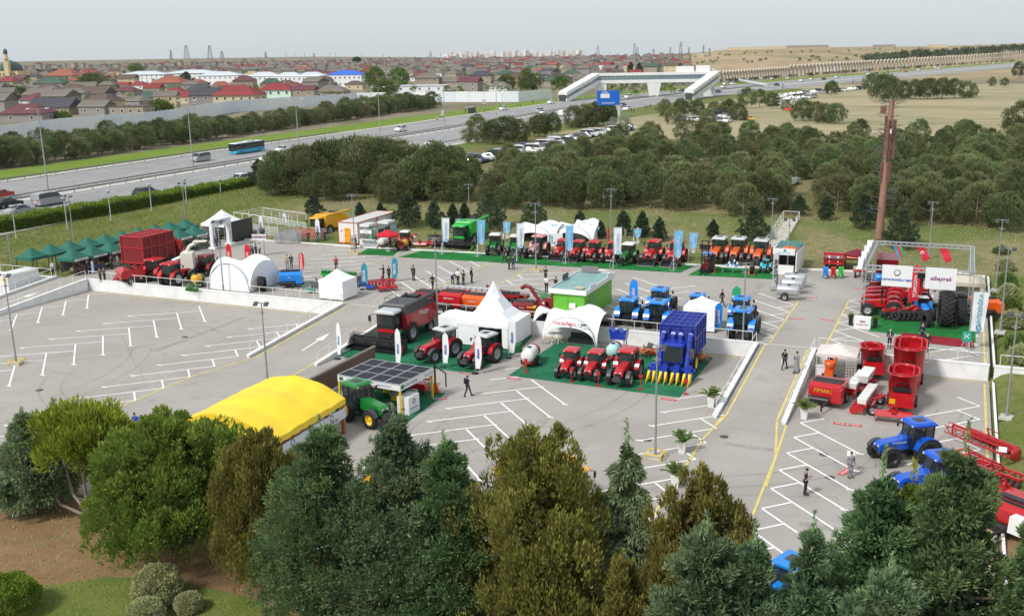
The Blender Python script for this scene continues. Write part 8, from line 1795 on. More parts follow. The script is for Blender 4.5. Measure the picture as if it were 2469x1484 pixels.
for k,(u,v,z,rz,po,top,bot,l)in enumerate(Pp):
 zz_=(0,ZU,Z(*G(u,v,2.2))if z==2 else 0)[z]if z!=0 else(zr(G(u,v,.6)[1])if u in(1890,1919)else 0)
 p_=person(l,(*G(u,v,zz_),zz_),rz,po,top,bot,HAIRG if u in(1897,2143)else HAIRB,'woman' in l and('dress' in l or 'long' in l or 'at the nearest' in l),'t-shirt' in l,None,1.03*(1.0+.03*math.sin(k*2.3)),top=='black' and po=='front' and u>2100)
 def carry(nm,mb,m,ll,hand='hnR',dz=0):
  o=mb.build(nm,m);h=POSES[po]['J'][hand];o.matrix_world=p_.matrix_basis@Matrix.Translation((h[0],h[1],h[2]+dz));tag(o,ll,nm.replace('_',' '))
 if u==1890:carry('paper_bag',MB().box((0,0,-.32),(.12,.40,.50)).bar((0,-.1,-.1),(0,0,0),.02).bar((0,.1,-.1),(0,0,0),.02),P_WHITE,'white paper bag carried by the man on the narrow ramp')
 if u==1919:carry('handbag',MB().box((0,0,-.25),(.1,.3,.24)).bar((0,-.1,-.14),(0,0,0),.02).bar((0,.1,-.14),(0,0,0),.02),CL['brown'],'brown handbag carried by the woman in the grey dress')
 if u==1128:carry('backpack',MB().box((0,.2,.42),(.32,.18,.46),t=.85).box((0,.3,.34),(.22,.05,.2)),CL['black'],'black backpack on the man in the navy suit','pel')
 if u==1940:carry('mobile_phone',MB().box((0,-.03,.05),(.07,.015,.14),rx=.6),BLACK,'mobile phone held by the man in the black t-shirt')
 if u==104:carry('briefcase',MB().box((0,0,-.24),(.1,.42,.3)).box((0,0,-.06),(.03,.14,.03)),BLACK,'black briefcase of the man on the walkway','hnL')
for i,(u,v,c)in enumerate(((1122,273,'black'),(1128,273,'black'),(1134,273,'black'),(1139,273,'white'),(1145,272,'hivis'),(1168,272,'navy'),(1176,266,'hivis'),(1206,261,'black'),(1053,291,'white'),(1063,286,'white'),(1247,258,'beige'),(1254,258,'black'),(1284,250,'black'),(1521,271,'black'),(1527,271,'black'),(1556,264,'black'),(1561,264,'red'),(1567,261,'black'),(1579,265,'black'))):
 z=Z(*G(u,v,2.7));person('tiny standing figure in %s %s'%({'hivis':'a yellow vest'}.get(c,c),('inside the bus shelter, left','inside the bus shelter, second','inside the bus shelter, right','just right of the bus shelter','beside the bus shelter','by the white verge sign','right of the white verge sign','farthest right on the verge','at the verge rail, left','at the verge rail, right','on the pavement before the footbridge, left','on the pavement before the footbridge','nearest the left footbridge stair','beside the white car under the road sign','behind the white car under the road sign','beside the dark car under the bridge, left','beside the dark car under the bridge','right of the dark car under the bridge','at the kerb right of the road sign')[i]),(*G(u,v,z),z),i*1.3,'stand',c,'black')
# traffic
WC_=P_WHITE;SV=P_SIL;BK=paint('car_black',26,28,32);RDC=paint('car_red',170,40,30);DG_=paint('car_dark_blue',40,52,80);YC_=paint('taxi_yellow',230,170,40)
def rdir(x,y):
 i=min(range(len(RC)),key=lambda k:(RC[k][0]-x)**2+(RC[k][1]-y)**2);d=road_frame(i)[1];return math.atan2(d[0],-d[1])
H_=[(50,518,'sedan',SV,1,'silver saloon with three boxy windows at the left edge of the near lanes'),(18,500,'sedan',BK,1,'black saloon behind the silver one at left'),(118,494,'van',SV,1,'silver people carrier left of the path lamps'),(355,477,'suv',BK,1,'black crossover beside the hedge'),(588,442,'suv',WC_,1,'white crossover near the hedge end'),(646,390,'sedan',WC_,1,'white saloon half hidden by the left tip of the wood'),(2,478,'sedan',RDC,0,'dark red car cut by the left edge'),(484,389,'van',SV,0,'silver minibus left of the turquoise bus'),(680,366,'sedan',WC_,0,'white saloon right of the turquoise bus'),(966,317,'suv',WC_,0,'white hatchback alone on the far lanes'),(1143,293,'sedan',WC_,0,'white saloon under the left roadside pines'),(1150,285,'sedan',BK,0,'black car just behind the white saloon'),(1213,266,'suv',WC_,0,'white car below the verge sign'),(1040,352,'sedan',WC_,1,'white car roof above the wood edge'),(1328,250,'suv',WC_,0,'white car before the left footbridge stair'),(1300,272,'suv',SV,0,'silver car of the pair left of the footbridge'),(1310,275,'sedan',WC_,0,'white car of the pair left of the footbridge'),(1357,279,'van',WC_,1,'white van behind the middle roadside pines'),(1480,245,'suv',WC_,0,'white crossover right of the blue road sign'),(1514,237,'van',WC_,0,'white delivery van under the footbridge'),(1501,257,'sedan',DG_,0,'dark blue car under the footbridge'),(1512,267,'suv',WC_,1,'white car stopped beside pedestrians'),(1644,221,'sedan',BK,0,'dark car under the right part of the footbridge'),(1470,253,'suv',BK,0,'dark car below the road sign'),(1749,205,'van',WC_,0,'white truck right of the footbridge'),(1766,205,'suv',WC_,0,'white car behind the truck right of the footbridge'),(1808,194,'van',WC_,0,'first white flatbed truck on the far bend'),(1836,192,'van',WC_,0,'second white flatbed truck on the far bend'),(1731,224,'sedan',DG_,1,'dark blue car at the right footbridge stair'),(1744,212,'sedan',WC_,1,'white car at the right footbridge stair'),(1862,192,'suv',WC_,0,'white car third after the trucks'),(1872,207,'sedan',BK,1,'black car below the trucks'),(1900,191,'sedan',WC_,0,'white car left of the silver crossover on the bend'),(1933,197,'suv',WC_,1,'white crossover on the bend'),(1956,193,'sedan',WC_,1,'white saloon right of the crossover on the bend'),(1986,193,'sedan',BK,1,'black saloon on the bend'),(2017,188,'sedan',WC_,1,'white saloon below the far lamps'),(2086,175,'suv',WC_,0,'white car of the far pair above the field trees'),(2093,180,'sedan',WC_,1,'second white car of the far pair'),(2112,179,'sedan',BK,1,'black car of the far group'),(2137,175,'sedan',SV,1,'silver car of the far group'),(2170,168,'sedan',WC_,0,'white car left of the red one far away'),(2183,174,'sedan',RDC,1,'brick red car far away'),(2187,166,'sedan',BK,0,'black car above the brick red one'),(2214,171,'suv',WC_,1,'white car right of the brick red one'),(2255,165,'van',WC_,0,'white lorry far on the right'),(2263,167,'sedan',WC_,1,'white car beside the far lorry'),(2282,158,'sedan',BK,0,'black car beyond the far lorry'),(2394,154,'sedan',WC_,0,'last white car near the right edge')]
for u,v,k,c,near,l in H_:
 z=Z(*G(u,v,2.4))+.09;x,y=G(u,v,z);a=rdir(x,y)
 car('truck' if 'truck' in l or 'lorry' in l else 'van' if k=='van' and 'people' not in l else 'car',l,k,c,(x,y,z),a if near else a+math.pi,'truck' if 'truck' in l or 'lorry' in l else 'van' if k=='van' else 'car','vehicles on the highway',u<1250,1.24 if near and u<700 else 1.13)
def bus():
 u,v=596,368;z=Z(*G(u,v,2.3))+.09;x,y=G(u,v,z);t=thing('bus','turquoise and black city bus on the far lanes','bus',(x,y,z),rdir(x,y)+math.pi);tq=paint('bus_turquoise',28,160,196)
 MB().box((0,0,.75),(2.5,11.8,.95)).build('lower_body',tq,t);MB().box((0,0,2.0),(2.48,11.76,1.5)).build('upper_body',BLACK,t);MB().box((0,0,2.82),(2.4,11.5,.16),t=.95).build('roof',P_WHITE,t)
 wm=MB().box((0,0,0),(.03,1.5,1.05)).mesh('window',CGLASS)
 for s in(-1,1):
  for k in range(7):put(wm,'window',t,(s*1.245,-4.9+1.62*k,1.95))
  for y_ in(-3.6,3.2):w_=put(CARW,'wheel',t,(s*1.1,y_,.48));w_.scale=(1.5,1.5,1.5)
 MB().box((0,-5.9,1.75),(2.3,.06,1.7)).build('windscreen',CGLASS,t);MB().box((0,-5.94,2.62),(1.6,.05,.24)).build('route_display',BLACK,t);MB().box((0,5.9,2.0),(2.2,.05,1.2)).build('rear_window',CGLASS,t);MB().box((0,1.0,3.0),(1.5,3.2,.3)).build('roof_unit',P_LGREY,t);[MB().box((s*.9,-5.93,.7),(.4,.05,.18)).build('headlight',CHROME,t)for s in(-1,1)]
bus()
PK=[]
def prow(n,a,b,lab,dv=0,z=3.2):
 (u0,v0),(u1,v1)=a,b
 for i in range(n):
  f=(i+.5)/n;u,v=u0+(u1-u0)*f,v0+(v1-v0)*f+dv;zz_=Z(*G(u,v,z));x,y=G(u,v,zz_);x2,y2=G(u+8,v+(v1-v0)/(u1-u0)*8,zz_);an=math.atan2(y2-y,x2-x)
  k=random.choice(('sedan','sedan','suv','van'));c=random.choice((WC_,WC_,WC_,SV,SV,BK,DG_));cn='white' if c is WC_ else 'silver' if c is SV else 'dark'
  car('parked_car',unique('%s parked %s, %s'%(cn,{'sedan':'saloon','suv':'crossover','van':'minivan'}[k],lab),('left end','second','third','middle','fifth','sixth','right end','last')),k,c,(x,y,zz_+.02),an+random.choice((0,math.pi))*1+.1,'car','cars parked beside the wood',False,1.08)
random.seed(21)
prow(15,(1122,398),(1262,366),'near row by the roadside pines, left part');prow(15,(1262,366),(1400,334),'near row by the roadside pines, middle');prow(14,(1400,334),(1520,312),'near row by the roadside pines, right part');prow(9,(1270,372),(1390,345),'second row by the roadside pines')
prow(10,(1630,292),(1760,296),'row under pines below the footbridge');prow(9,(1690,278),(1800,290),'rear row below the footbridge');prow(13,(1880,236),(1980,222),'far row on the field, left part');prow(12,(1980,226),(2070,216),'far row on the field, right part');prow(10,(1885,246),(1960,236),'second far row on the field');prow(5,(1860,258),(1910,246),'row end beside the dirt track');prow(3,(1870,450),(1900,440),'gap in the wood left of the stairs');prow(3,(2150,395),(2190,392),'gap in the wood behind the mast');prow(3,(1560,420),(1600,418),'gap inside the wood');prow(3,(1880,398),(1920,396),'upper gap left of the mast')
car('parked_car','bright orange red car alone at the field edge','suv',paint('car_orange',220,70,40),(*G(1906,268,3.2),Z(*G(1906,268,3.2))),1.,'car','cars parked beside the wood',False);car('parked_car','yellow taxi among white parked cars below the footbridge','sedan',YC_,(*G(1808,292,3.2),Z(*G(1808,292,3.2))),.4,'car','cars parked beside the wood',False)
# footbridge, signs, wall
def bridge():
 A=Vector((*G(1436,236,3),3));B=Vector((*G(1722,232,3),3));d=(B-A);L=d.length;az=math.atan2(d.y,d.x);t=thing('footbridge','white covered footbridge spanning the highway','footbridge',tuple(A),az);wl=M('bridge_white',(.72,.72,.70),.5,0,.05,.3);gl=M('bridge_glass',(.16,.24,.26),.1,0,.1,.3)
 h=7.2;MB().box((L/2,0,h+.8),(L,4.2,1.6)).box((L/2,0,h+4.4),(L+1,4.6,1.3)).build('deck',wl,t);n=30;gm=MB().box((0,0,0),(L/n-.25,4.0,2.2)).mesh('window',gl)
 for k in range(n):put(gm,'window',t,(L*(k+.5)/n,0,h+2.7))
 MB().add([(L*.49-2.2,-1.6,0),(L*.49+2.2,-1.6,0),(L*.49+2.2,1.6,0),(L*.49-2.2,1.6,0),(L*.49-3.6,-2,h),(L*.49+3.6,-2,h),(L*.49+3.6,2,h),(L*.49-3.6,2,h)],[(0,1,5,4),(1,2,6,5),(2,3,7,6),(3,0,4,7),(4,5,6,7)]).build('pier',wl,t)
 for s,x0 in((0,0),(1,L)):
  MB().box((x0+(3 if s==0 else-3),0,h/2),(5,3.4,h)).build('tower',wl,t)
  sl=38;m=MB();w2=2.3;xs=x0
  ex,ey=-.10*math.cos(az)-math.sin(az),.10*math.sin(az)-math.cos(az)
  def st(z0,z1,q):return[(xs+px_-ey*w2*sg+ex*q_,-1.5*0+ex*w2*sg+ey*q_,zz)for q_,h_ in((0,h),(sl,-.6))for sg,zz,px_ in((-1,h_+z0,0),(1,h_+z0,0),(1,h_+z1,0),(-1,h_+z1,0))]
  F=[(0,1,2,3),(4,7,6,5),(0,4,5,1),(1,5,6,2),(2,6,7,3),(3,7,4,0)]
  MB().add(st(0,2.0,0),F).add(st(3.5,5.2,0),F).build('stair_shell',wl,t);w2=2.1;MB().add(st(2.0,3.5,0),F).build('stair_glass',gl,t);MB().box((xs+ex*(sl+.3),ey*(sl+.3),1.6),(3.4,.6,3.2),-az).build('entrance',DARK,t)
 MB().box((L*.75,1.5,h+6.4),(9,.3,3.0)).box((L*.9,1.5,h+6.6),(7,.3,3.2)).build('roof_board',wl,t)
bridge()
t=thing('road_sign','large blue overhead road sign on a tall pale pole','road sign',(*G(1492,312,3),3),.35);h=top_z(1492,312,215,3);MB().tube((0,0,0),(0,0,h-1),.5,.4,10).build('pole',P_LGREY,t);MB().box((-3.4,-.3,h-2.6),(7.0,.25,4.4)).build('panel',paint('sign_blue',10,96,196),t);MB().box((-4.4,-.46,h-2.0),(2.8,.02,1.3)).build('white_field',P_WHITE,t)
text('BAKI','lettering',.9,P_LET,t,(-4.4,-.46,h-1.0),face_rot(0),.01);text('SUMQAYIT','lettering',.8,P_LET,t,(-3.4,-.46,h-4.2),face_rot(0),.01)
def wall_line():
 P=[(-60,322),(0,306),(150,286),(390,266),(560,252),(650,246),(735,240),(860,234),(1000,232),(1130,232),(1250,232),(1330,226)];t=thing('sheet_fence','tall pale corrugated sheet fence between highway verge and town','fence',(*G(0,345,3),0));o=t.location;WP=[G(u,v+38*(1-u/1500)if 0 else v+(42 if u<60 else 36 if u<400 else 18 if u<800 else 14),3)for u,v in P];mts=[M('sheet_pale_%d'%i,c,.5,0,.06,.4)for i,c in enumerate(((.72,.76,.79),(.66,.72,.77),(.75,.78,.79)))]
 for a,b in zip(WP,WP[1:]):
  L=math.dist(a,b);n=max(2,int(L/7));an=math.atan2(b[1]-a[1],b[0]-a[0])
  for k in range(n):
   f=(k+.5)/n;x,y=a[0]+(b[0]-a[0])*f,a[1]+(b[1]-a[1])*f;hh=interp(math.hypot(x,y),[(300,6.4),(420,6),(520,5.3),(600,5.2)])+random.uniform(-.12,.12);z=Z(x,y)
   p_=MB().box((0,0,hh/2-.3),(L/n-.12,.16,hh)).build('panel',random.choice(mts),t);p_.location=(x-o.x,y-o.y,z);p_.rotation_euler=(0,0,an)
wall_line()
t=thing('bus_shelter','grey bus shelter on the green verge','bus shelter',(*G(1132,274,2.7),Z(*G(1132,274,2.7))),1.5);MB().box((0,0,2.6),(7,2.6,.18)).build('roof',GREY,t);[MB().box((x,y,1.25),(.12,.12,2.5)).build('post',GREY,t)for x in(-3.3,3.3)for y in(-1.1,1.1)];MB().box((0,-1.1,1.3),(6.4,.06,2.0)).build('back_glass',GLASS,t)
for u,v,vt,l in((1066+2,402-112,266,'pale square sign on the verge by the lone lamp'),(1167,272,240,'pale tall sign right of the bus shelter')):
 z=Z(*G(u,v,2.7));hh=top_z(u,v,vt,z);t=thing('verge_sign',l,'sign',(*G(u,v,z),z),.6);MB().tube((0,0,0),(0,0,hh),.09,n=6).build('pole',POLE,t);MB().box((0,-.1,hh-.9),(1.3,.08,1.8)).build('plate',P_LGREY,t)
# town
ROOFS={'red':S(128,44,46),'maroon':S(96,52,58),'slate grey':S(108,101,92),'brown':S(88,74,64),'dark grey':S(62,62,70),'green':S(58,84,70),'terracotta':S(140,80,60),'pale':S(184,192,198)}
ROOFS={k:M('roof_'+k.replace(' ','_'),v,.8,0,.22,.35)for k,v in ROOFS.items()}
WALLS={'stone':M('wall_stone',S(158,144,126),.9,0,.14,.5),'grey':M('wall_grey',S(144,139,134),.9,0,.12,.5),'cream':M('wall_cream',S(198,182,148),.9,0,.08,.5),'white':M('wall_white',S(222,224,226),.85,0,.06,.4),'mint':M('wall_mint',S(206,228,216),.85,0,.05,.4)}
WIN=M('window_dark',(.05,.06,.07),.2,0,0);WFR=M('window_frame_white',(.72,.72,.72),.6,0,0)
UB={}
def ub(kind_):
 if kind_ in UB:return UB[kind_]
 m=MB()
 if kind_=='wall':m.box((0,0,.5),(1,1,1));mt=[WALLS['stone']]
 if kind_=='hip':m.add([(-.54,-.56,0),(.54,-.56,0),(.54,.56,0),(-.54,.56,0),(-.2,0,1),(.2,0,1)],[(0,1,5,4),(1,2,5),(2,3,4,5),(3,0,4),(3,2,1,0)]);mt=[ROOFS['red']]
 if kind_=='gable':m.add([(-.54,-.56,0),(.54,-.56,0),(.54,.56,0),(-.54,.56,0),(-.54,0,1),(.54,0,1)],[(0,1,5,4),(2,3,4,5),(0,4,3),(1,2,5),(3,2,1,0)]);mt=[ROOFS['red']]
 if kind_=='flat':m.box((0,0,.5),(1.04,1.04,1));mt=[ROOFS['red']]
 if kind_=='window':m.box((0,0,0),(1.0,.1,1.3));mt=[WIN]
 if kind_=='frame':m.box((0,.02,0),(1.35,.1,1.65));mt=[WFR]
 UB[kind_]=m.mesh('window' if kind_=='window' else kind_,mt);return UB[kind_]
def mset(o,m):o.material_slots[0].link='OBJECT';o.material_slots[0].material=m;return o
def house(name,label,x,y,w_,d,h,rh,rt,roof,wall_,rz,nw=3,floors=1,group='houses of the town',cat='house',chimney=False):
 t=thing(name,label,cat,(x,y,Z(x,y)),rz,group)
 o=mset(put(ub('wall'),'wall',t,(0,0,-.6)),WALLS[wall_]);o.scale=(w_,d,h+.6)
 o=mset(put(ub(rt),'roof',t,(0,0,h)),ROOFS[roof]);o.scale=(w_,d,rh)
 if chimney:c=MB().box((.22,.0,.9),(.05,.06,.8)).build('chimney',WALLS['grey'],o)
 for fl in range(floors):
  z=(fl+.5)*h/floors+.15
  for k in range(nw):
   f=put(ub('frame'),'window_frame',t,(-w_/2+w_*(k+.5)/nw,-d/2-.02,z));put(ub('window'),'window',f,(0,-.03,0))
  for k in range(max(1,nw//2)):
   f=put(ub('frame'),'window_frame',t,(w_/2+.02,-d/2+d*(k+.5)/max(1,nw//2),z));f.rotation_euler=(0,0,math.pi/2);put(ub('window'),'window',f,(0,-.03,0))
 return t
def hz(u):return 122-(u-1234)*.018
PROM=[(112,276,100,'gable','dark grey','stone',1,3,'pale stone house with dark blue gabled roof behind the sheet fence'),(45,292,105,'hip','maroon','grey',1,2,'low house with broad maroon roof at the left edge of town'),(219,275,72,'gable','slate grey','grey',1,2,'grey shed like house with slate roof behind the fence'),(300,276,90,'flat','brown','stone',1,4,'low sandy house with flat brown roof behind the fence'),(368,251,72,'gable','green','grey',1,2,'house with teal green roof in mid town'),(490,262,88,'hip','dark grey','grey',2,3,'grey two storey house with dark roof before the yellow one'),(560,263,112,'hip','red','cream',2,5,'large yellow house with bright red roof and arches'),(434,250,62,'hip','red','cream',1,2,'yellow house with red roof behind the grey two storey one'),(658,248,84,'hip','red','mint',2,4,'pale green house with red roof behind the fence'),(729,248,56,'gable','maroon','stone',2,2,'narrow stone house with red gable beside the pale green one'),(790,237,78,'hip','slate grey','stone',1,3,'wide house with grey hipped roof right of the narrow stone one'),(850,217,46,'hip','brown','cream',1,2,'small yellow house with dark roof before the blue roofed school'),(297,234,56,'hip','maroon','grey',1,2,'house with purple red roof left of the teal roofed one'),(215,241,78,'gable','brown','grey',1,2,'long brown roofed house in the left town'),(398,211,80,'hip','terracotta','stone',1,3,'large terracotta roofed house left of the dark cypress'),(1024,211,62,'hip','slate grey','stone',2,3,'two storey house with blue grey roof right of the broad trees'),(1155,204,58,'hip','dark grey','stone',2,3,'tall stone house with dark roof left of the green tree'),(1005,222,124,'flat','pale','white',1,5,'long low white hall behind the fence'),(1080,210,60,'gable','slate grey','stone',1,2,'grey gabled house behind the long low hall'),(1410,196+8,70,'gable','slate grey','white',1,3,'white shed beside the left footbridge stair'),(140,190,76,'hip','terracotta','brown' if 0 else 'stone',1,3,'house with orange red roof and arches right of the mosque'),(110,211,72,'hip','green','grey',1,2,'house with dark green roof right of the mosque')]
occ=[]
for u,v,wp,rt,rf,wl,fl,nw,l in PROM:
 x,y=G(u,v,3);k=CAM_F/math.hypot(x,y);w_=wp/k*.92;h=3.0*fl+.6;house('house',l,x,y+w_*.3,w_,w_*.62,h,w_*.2 if rt!='flat' else .3,rt,rf,wl,random.uniform(.1,.35),nw,fl,chimney=fl==2);occ.append((u,v,wp))
for u,v,wp,h,nw,fl,rf,l in((355,200,112,8,9,3,'pale','long white three storey school with pale roof, left block'),(470,196,124,8,9,3,'pale','long white three storey school with pale roof, right block'),(535,205,104,8,8,2,'pale','white two storey block behind the red roofs'),(640,208,76,8,6,2,'pale','white block in the long row, left'),(700,210,66,8,6,2,'pale','white block in the long row, second'),(755,210,70,8,6,2,'pale','white block in the long row, third'),(838,210,84,9,7,2,'blue','white school with bright blue roof')):
 if rf=='blue':ROOFS['blue']=M('roof_blue',S(36,96,200),.6,0,.1,.3)
 x,y=G(u,v,3);k=CAM_F/math.hypot(x,y);w_=wp/k;house('school' if 'school' in l else 'apartment_block',l,x,y,w_,w_*.3,h,3.2,'hip',rf,'white',.12,nw,fl,'white blocks of the town','building');occ.append((u,v-8,wp))
TL=[(40,'mosque'),(215,'big round tree'),(330,'long white school'),(450,'dark cypress'),(560,'yellow house'),(680,'pale green house'),(840,'blue roofed school'),(940,'twin broad trees'),(1060,'low white hall'),(1155,'dark stone house'),(1270,'fence end tree'),(1380,'left footbridge stair'),(1540,'footbridge deck'),(1690,'bare hill')]
random.seed(33);hs=[];dv=20.
while dv<140:
 u=random.uniform(-10,10)
 while u<1660:
  wp=dv*random.uniform(.36,.62);v=hz(u)+dv*(1+random.uniform(-.025,.025))
  lim=interp(u,[(0,146),(390,126),(735,108),(1130,100),(1330,92),(1420,70),(1660,62)])
  if dv<lim and not any(abs(u-a)<(c+wp)*.5 and-14<v-b<9 for a,b,c in occ):hs.append((dv,u,v,wp))
  u+=wp*(1.18+random.random()*.55)+(random.random()<.12)*wp
 dv*=1.082
hs.sort(reverse=True)
far={k:MB()for k in('stone','grey','red','slate grey','maroon','brown')}
RK=['slate grey']*9+['red']*2+['maroon']*2+['brown']*4+['dark grey']*2+['green']*2+['terracotta'];WK=['stone','stone','grey','grey','cream','white']
DEP=lambda d:'front rows' if d>95 else 'near rows' if d>75 else 'middle rows' if d>58 else 'upper rows' if d>46 else 'far rows' if d>36 else 'farthest rows'
for i,(d,u,v,wp)in enumerate(hs):
 x,y,z=GZ(u,v);k=CAM_F/math.hypot(x,y);w_=wp/k;rf,wl=random.choice(RK),random.choice(WK);rt=random.choice(('hip','hip','gable'));h=random.choice((3.2,3.2,3.6,6.2));rz=random.uniform(-.3,.6)
 if i<272:
  l=unique('%s %s house, %s %s roof, %s near the %s'%('tall' if h>5 else 'low',wl,rf,'hipped' if rt=='hip' else 'gabled',DEP(d),min(TL,key=lambda p:abs(p[0]-u))[1]),('left','right','middle','rear'))
  house('house',l,x,y,w_,w_*random.uniform(.6,.9),h,w_*.22,rt,rf,wl,rz,2 if d>50 else 0,2 if h>5 and d>60 else 1)
 else:
  m=far[wl if wl in far else 'grey'];m.box((x,y,z+h/2-.3),(w_,w_*.7,h+.6),rz)
  r=far[rf if rf in far else 'slate grey'];c,s=math.cos(rz),math.sin(rz);P=[(-.54,-.4,0),(.54,-.4,0),(.54,.4,0),(-.54,.4,0),(-.2,0,.24),(.2,0,.24)];r.add([(x+(a*c-b*s)*w_,y+(a*s+b*c)*w_,z+h+q*w_)for a,b,q in P],[(0,1,5,4),(1,2,5),(2,3,4,5),(3,0,4)])
a=MB();mats=[]
for k,m in far.items():a.mat(len(mats));mats.append(WALLS[k]if k in WALLS else ROOFS[k]);a.add(m.v,m.f)
kind(a.build('distant_houses',mats),'stuff')
def mosque():
 x,y=G(40,192,3);z=Z(x,y);t=thing('mosque','sandstone mosque with dark green dome and a slender minaret','mosque',(x,y,z),.35);sm=M('sandstone',S(206,186,142),.85,0,.1,.3);gm=M('dome_green',S(36,72,62),.5,0,.12,.4);k=CAM_F/math.hypot(x,y);s=56/k
 MB().box((-s*.15,0,s*.16),(s*.95,s*.9,s*.32)).build('wall',sm,t);MB().lathe([(s*.32,s*.4),(s*.36,s*.42),(s*.50,s*.38),(s*.62,s*.25),(s*.68,s*.08),(s*.72,0)],(-s*.15,0,0),'z',24).build('dome',gm,t);hh=top_z(40,192,118,z);mx=s*-.02;my=-s*.5
 MB().box((mx,my,hh*.3),(s*.17,s*.17,hh*.6)).tube((mx,my,hh*.6),(mx,my,hh*.86),s*.065,n=12).lathe([(hh*.66,s*.07),(hh*.67,s*.13),(hh*.69,s*.13),(hh*.69,s*.07)],(mx,my,0),'z',12).build('minaret',sm,t);MB().lathe([(hh*.83,s*.075),(hh*.94,s*.075),(hh*.98,s*.04),(hh*1.02,0)],(mx,my,0),'z',12).build('minaret_cap',gm,t);wm=MB().box((0,0,0),(s*.05,.3,s*.1)).mesh('window',WIN);[put(wm,'window',t,(-s*.5+s*.14*i,-s*.45,s*.2))for i in range(6)];MB().lathe([(0,s*.06),(.3,s*.06)],(-s*.3,-s*.46,s*.07),'y',14).build('arch',WIN,t)
mosque()
for i,(u,v,vt,w_,m,l)in enumerate(((225,212,182,62,L_BROAD,'big round broadleaf tree in the left town'),(450,206,174,30,L_DARK,'dark cypress before the white school'),(905,212,164,56,L_BROAD,'left of the twin broad trees in town'),(962,210,162,50,L_BROAD,'right of the twin broad trees in town'),(1275,220,168,62,L_BROAD,'bright round tree behind the end of the sheet fence'),(1222,216,180,44,L_BROAD,'round tree left of the fence end tree'),(930,228,200,60,L_BROAD,'bushy tree behind the fence near the low hall'),(40,236,212,44,L_BROAD,'brown green bushes in the left town'),(385,272,248,60,L_BROAD,'loose tree above the sheet fence'),(540,256,240,30,L_BROAD,'small tree beside the yellow house'),(1520+0,176,150,14,L_DARK,'thin cypress behind the footbridge'),(1540,178,152,14,L_DARK,'second thin cypress behind the footbridge'),(150,290,276,50,L_BROAD,'fresh green tree right behind the sheet fence at left'),(1350,214,186,44,L_BROAD,'tree at the left footbridge stair'),(620,200,186,26,L_BROAD,'tree among the white blocks'),(700,240,224,30,L_BROAD,'tree beside the narrow stone house'),(1100,186,172,30,L_BROAD,'tree in the upper rows of town'),(330,172,158,40,L_BROAD,'tree in the far left rows'),(860,150,138,18,L_DARK,'cypress on the skyline'),(800,176,166,30,L_BROAD,'tree in the middle town rows'),(1380,138,124,14,L_DARK,'tall cypress on the town skyline'))):
 z=Z(*G(u,v,3));x,y=G(u,v,z);hh=top_z(u,v,vt,z);k=CAM_F/math.hypot(x,y);r=w_/2/k;plant('town_tree',l,'tree',x,y,pine(hh,r*.8,300+i,m,n_cl=50,per=50,low=.08,cl=r*.32,ln=r*.14+.2,wd=r*.03+.05)if m is L_BROAD else conifer(hh,r,300+i,m,n_b=40,tufts=8,per=12,ln=.9,wd=.25,tuft=.9,fill=400),trunk_mesh(hh*.6,.25,np.random.default_rng(1)),'trees in the town',z)
def farwood(nm,n,reg,h,mat,seed):
 rng=np.random.default_rng(seed);C=[]
 while len(C)<n:
  u,v=reg(rng);x,y,z=GZ(u,v);C.append((x,y,z+h*.45))
 C=np.array(C);A=np.tile([[0.,0,1]],(n,1));b=clumped(rng,C,A,h*.5*(.7+.6*rng.random(n)),60,h*.22,h*.07,.5)
 return kind(put(blades(nm,*b,mat,rng),nm),'stuff')
farwood('far_wood',230,lambda r:(lambda u:(u,interp(u,[(2060,158),(2200,143),(2468,127)])+r.uniform(-6,5)))(r.uniform(2080,2560)),9,L_DARK,1);farwood('town_shrubs',560,lambda r:(lambda u,d:(u,hz(u)+d))(r.uniform(-20,1640),30+r.random()**1.6*90),4.2,L_BROAD,2);farwood('arcade_shrubs',150,lambda r:(lambda u:(u,interp(u,[(1480,212),(1740,200),(2100,172),(2468,146)])+2))(r.uniform(1480,2468)),3,L_DARK,3)
farwood('hill_shrubs',170,lambda r:(lambda u:(u,hz(u)+r.uniform(6,44)))(r.uniform(1640,2480)),3.6,L_DARK,5)
am=M('arcade_stone',S(186,174,156),.9,0,.12,.4)
def arcade():
 U0=[(1480,214),(1580,208),(1740,200),(1900,186),(2100,169),(2300,154),(2468,142)];pts_=[G(u,v,3)for u,v in U0];t=thing('arcade_wall','long sandstone wall of repeated arches along the highway bend','wall',(*pts_[0],3));m=MB();K=8;hw,H,R=2.6,8.2,1.7
 for s in(-1,1):m.box((s*(R+.45),0,H*.3),(.9,1.2,H*.6))
 P=[(-R,H*.6)]+[(-R*math.cos(math.pi*i/K),H*.6+R*math.sin(math.pi*i/K))for i in range(1,K)]+[(R,H*.6)];m.prism([(R+.9,H*.6),(R+.9,H*.78),(R*.7,H*.95),(-R*.7,H*.95),(-R-.9,H*.78),(-R-.9,H*.6)]+P,-.6,.6,'y');m.lathe([(H*.92,R*.8),(H*.97,R*.7),(H*1.03,0)],ax='z',n=8);me=m.mesh('arch',am)
 for a,b in zip(pts_,pts_[1:]):
  L=math.dist(a,b);n=min(26,int(L/(5.4 if L<130 else 8.5)));an=math.atan2(b[1]-a[1],b[0]-a[0]);sx=L/n/5.2
  for k in range(n):f=(k+.5)/n;x,y=a[0]+(b[0]-a[0])*f,a[1]+(b[1]-a[1])*f;o=put(me,'arch',t,(x-pts_[0][0],y-pts_[0][1],Z(x,y)-3),an);o.scale=(min(sx,1.6),1,1.15 if sx>1.3 else 1)
arcade()
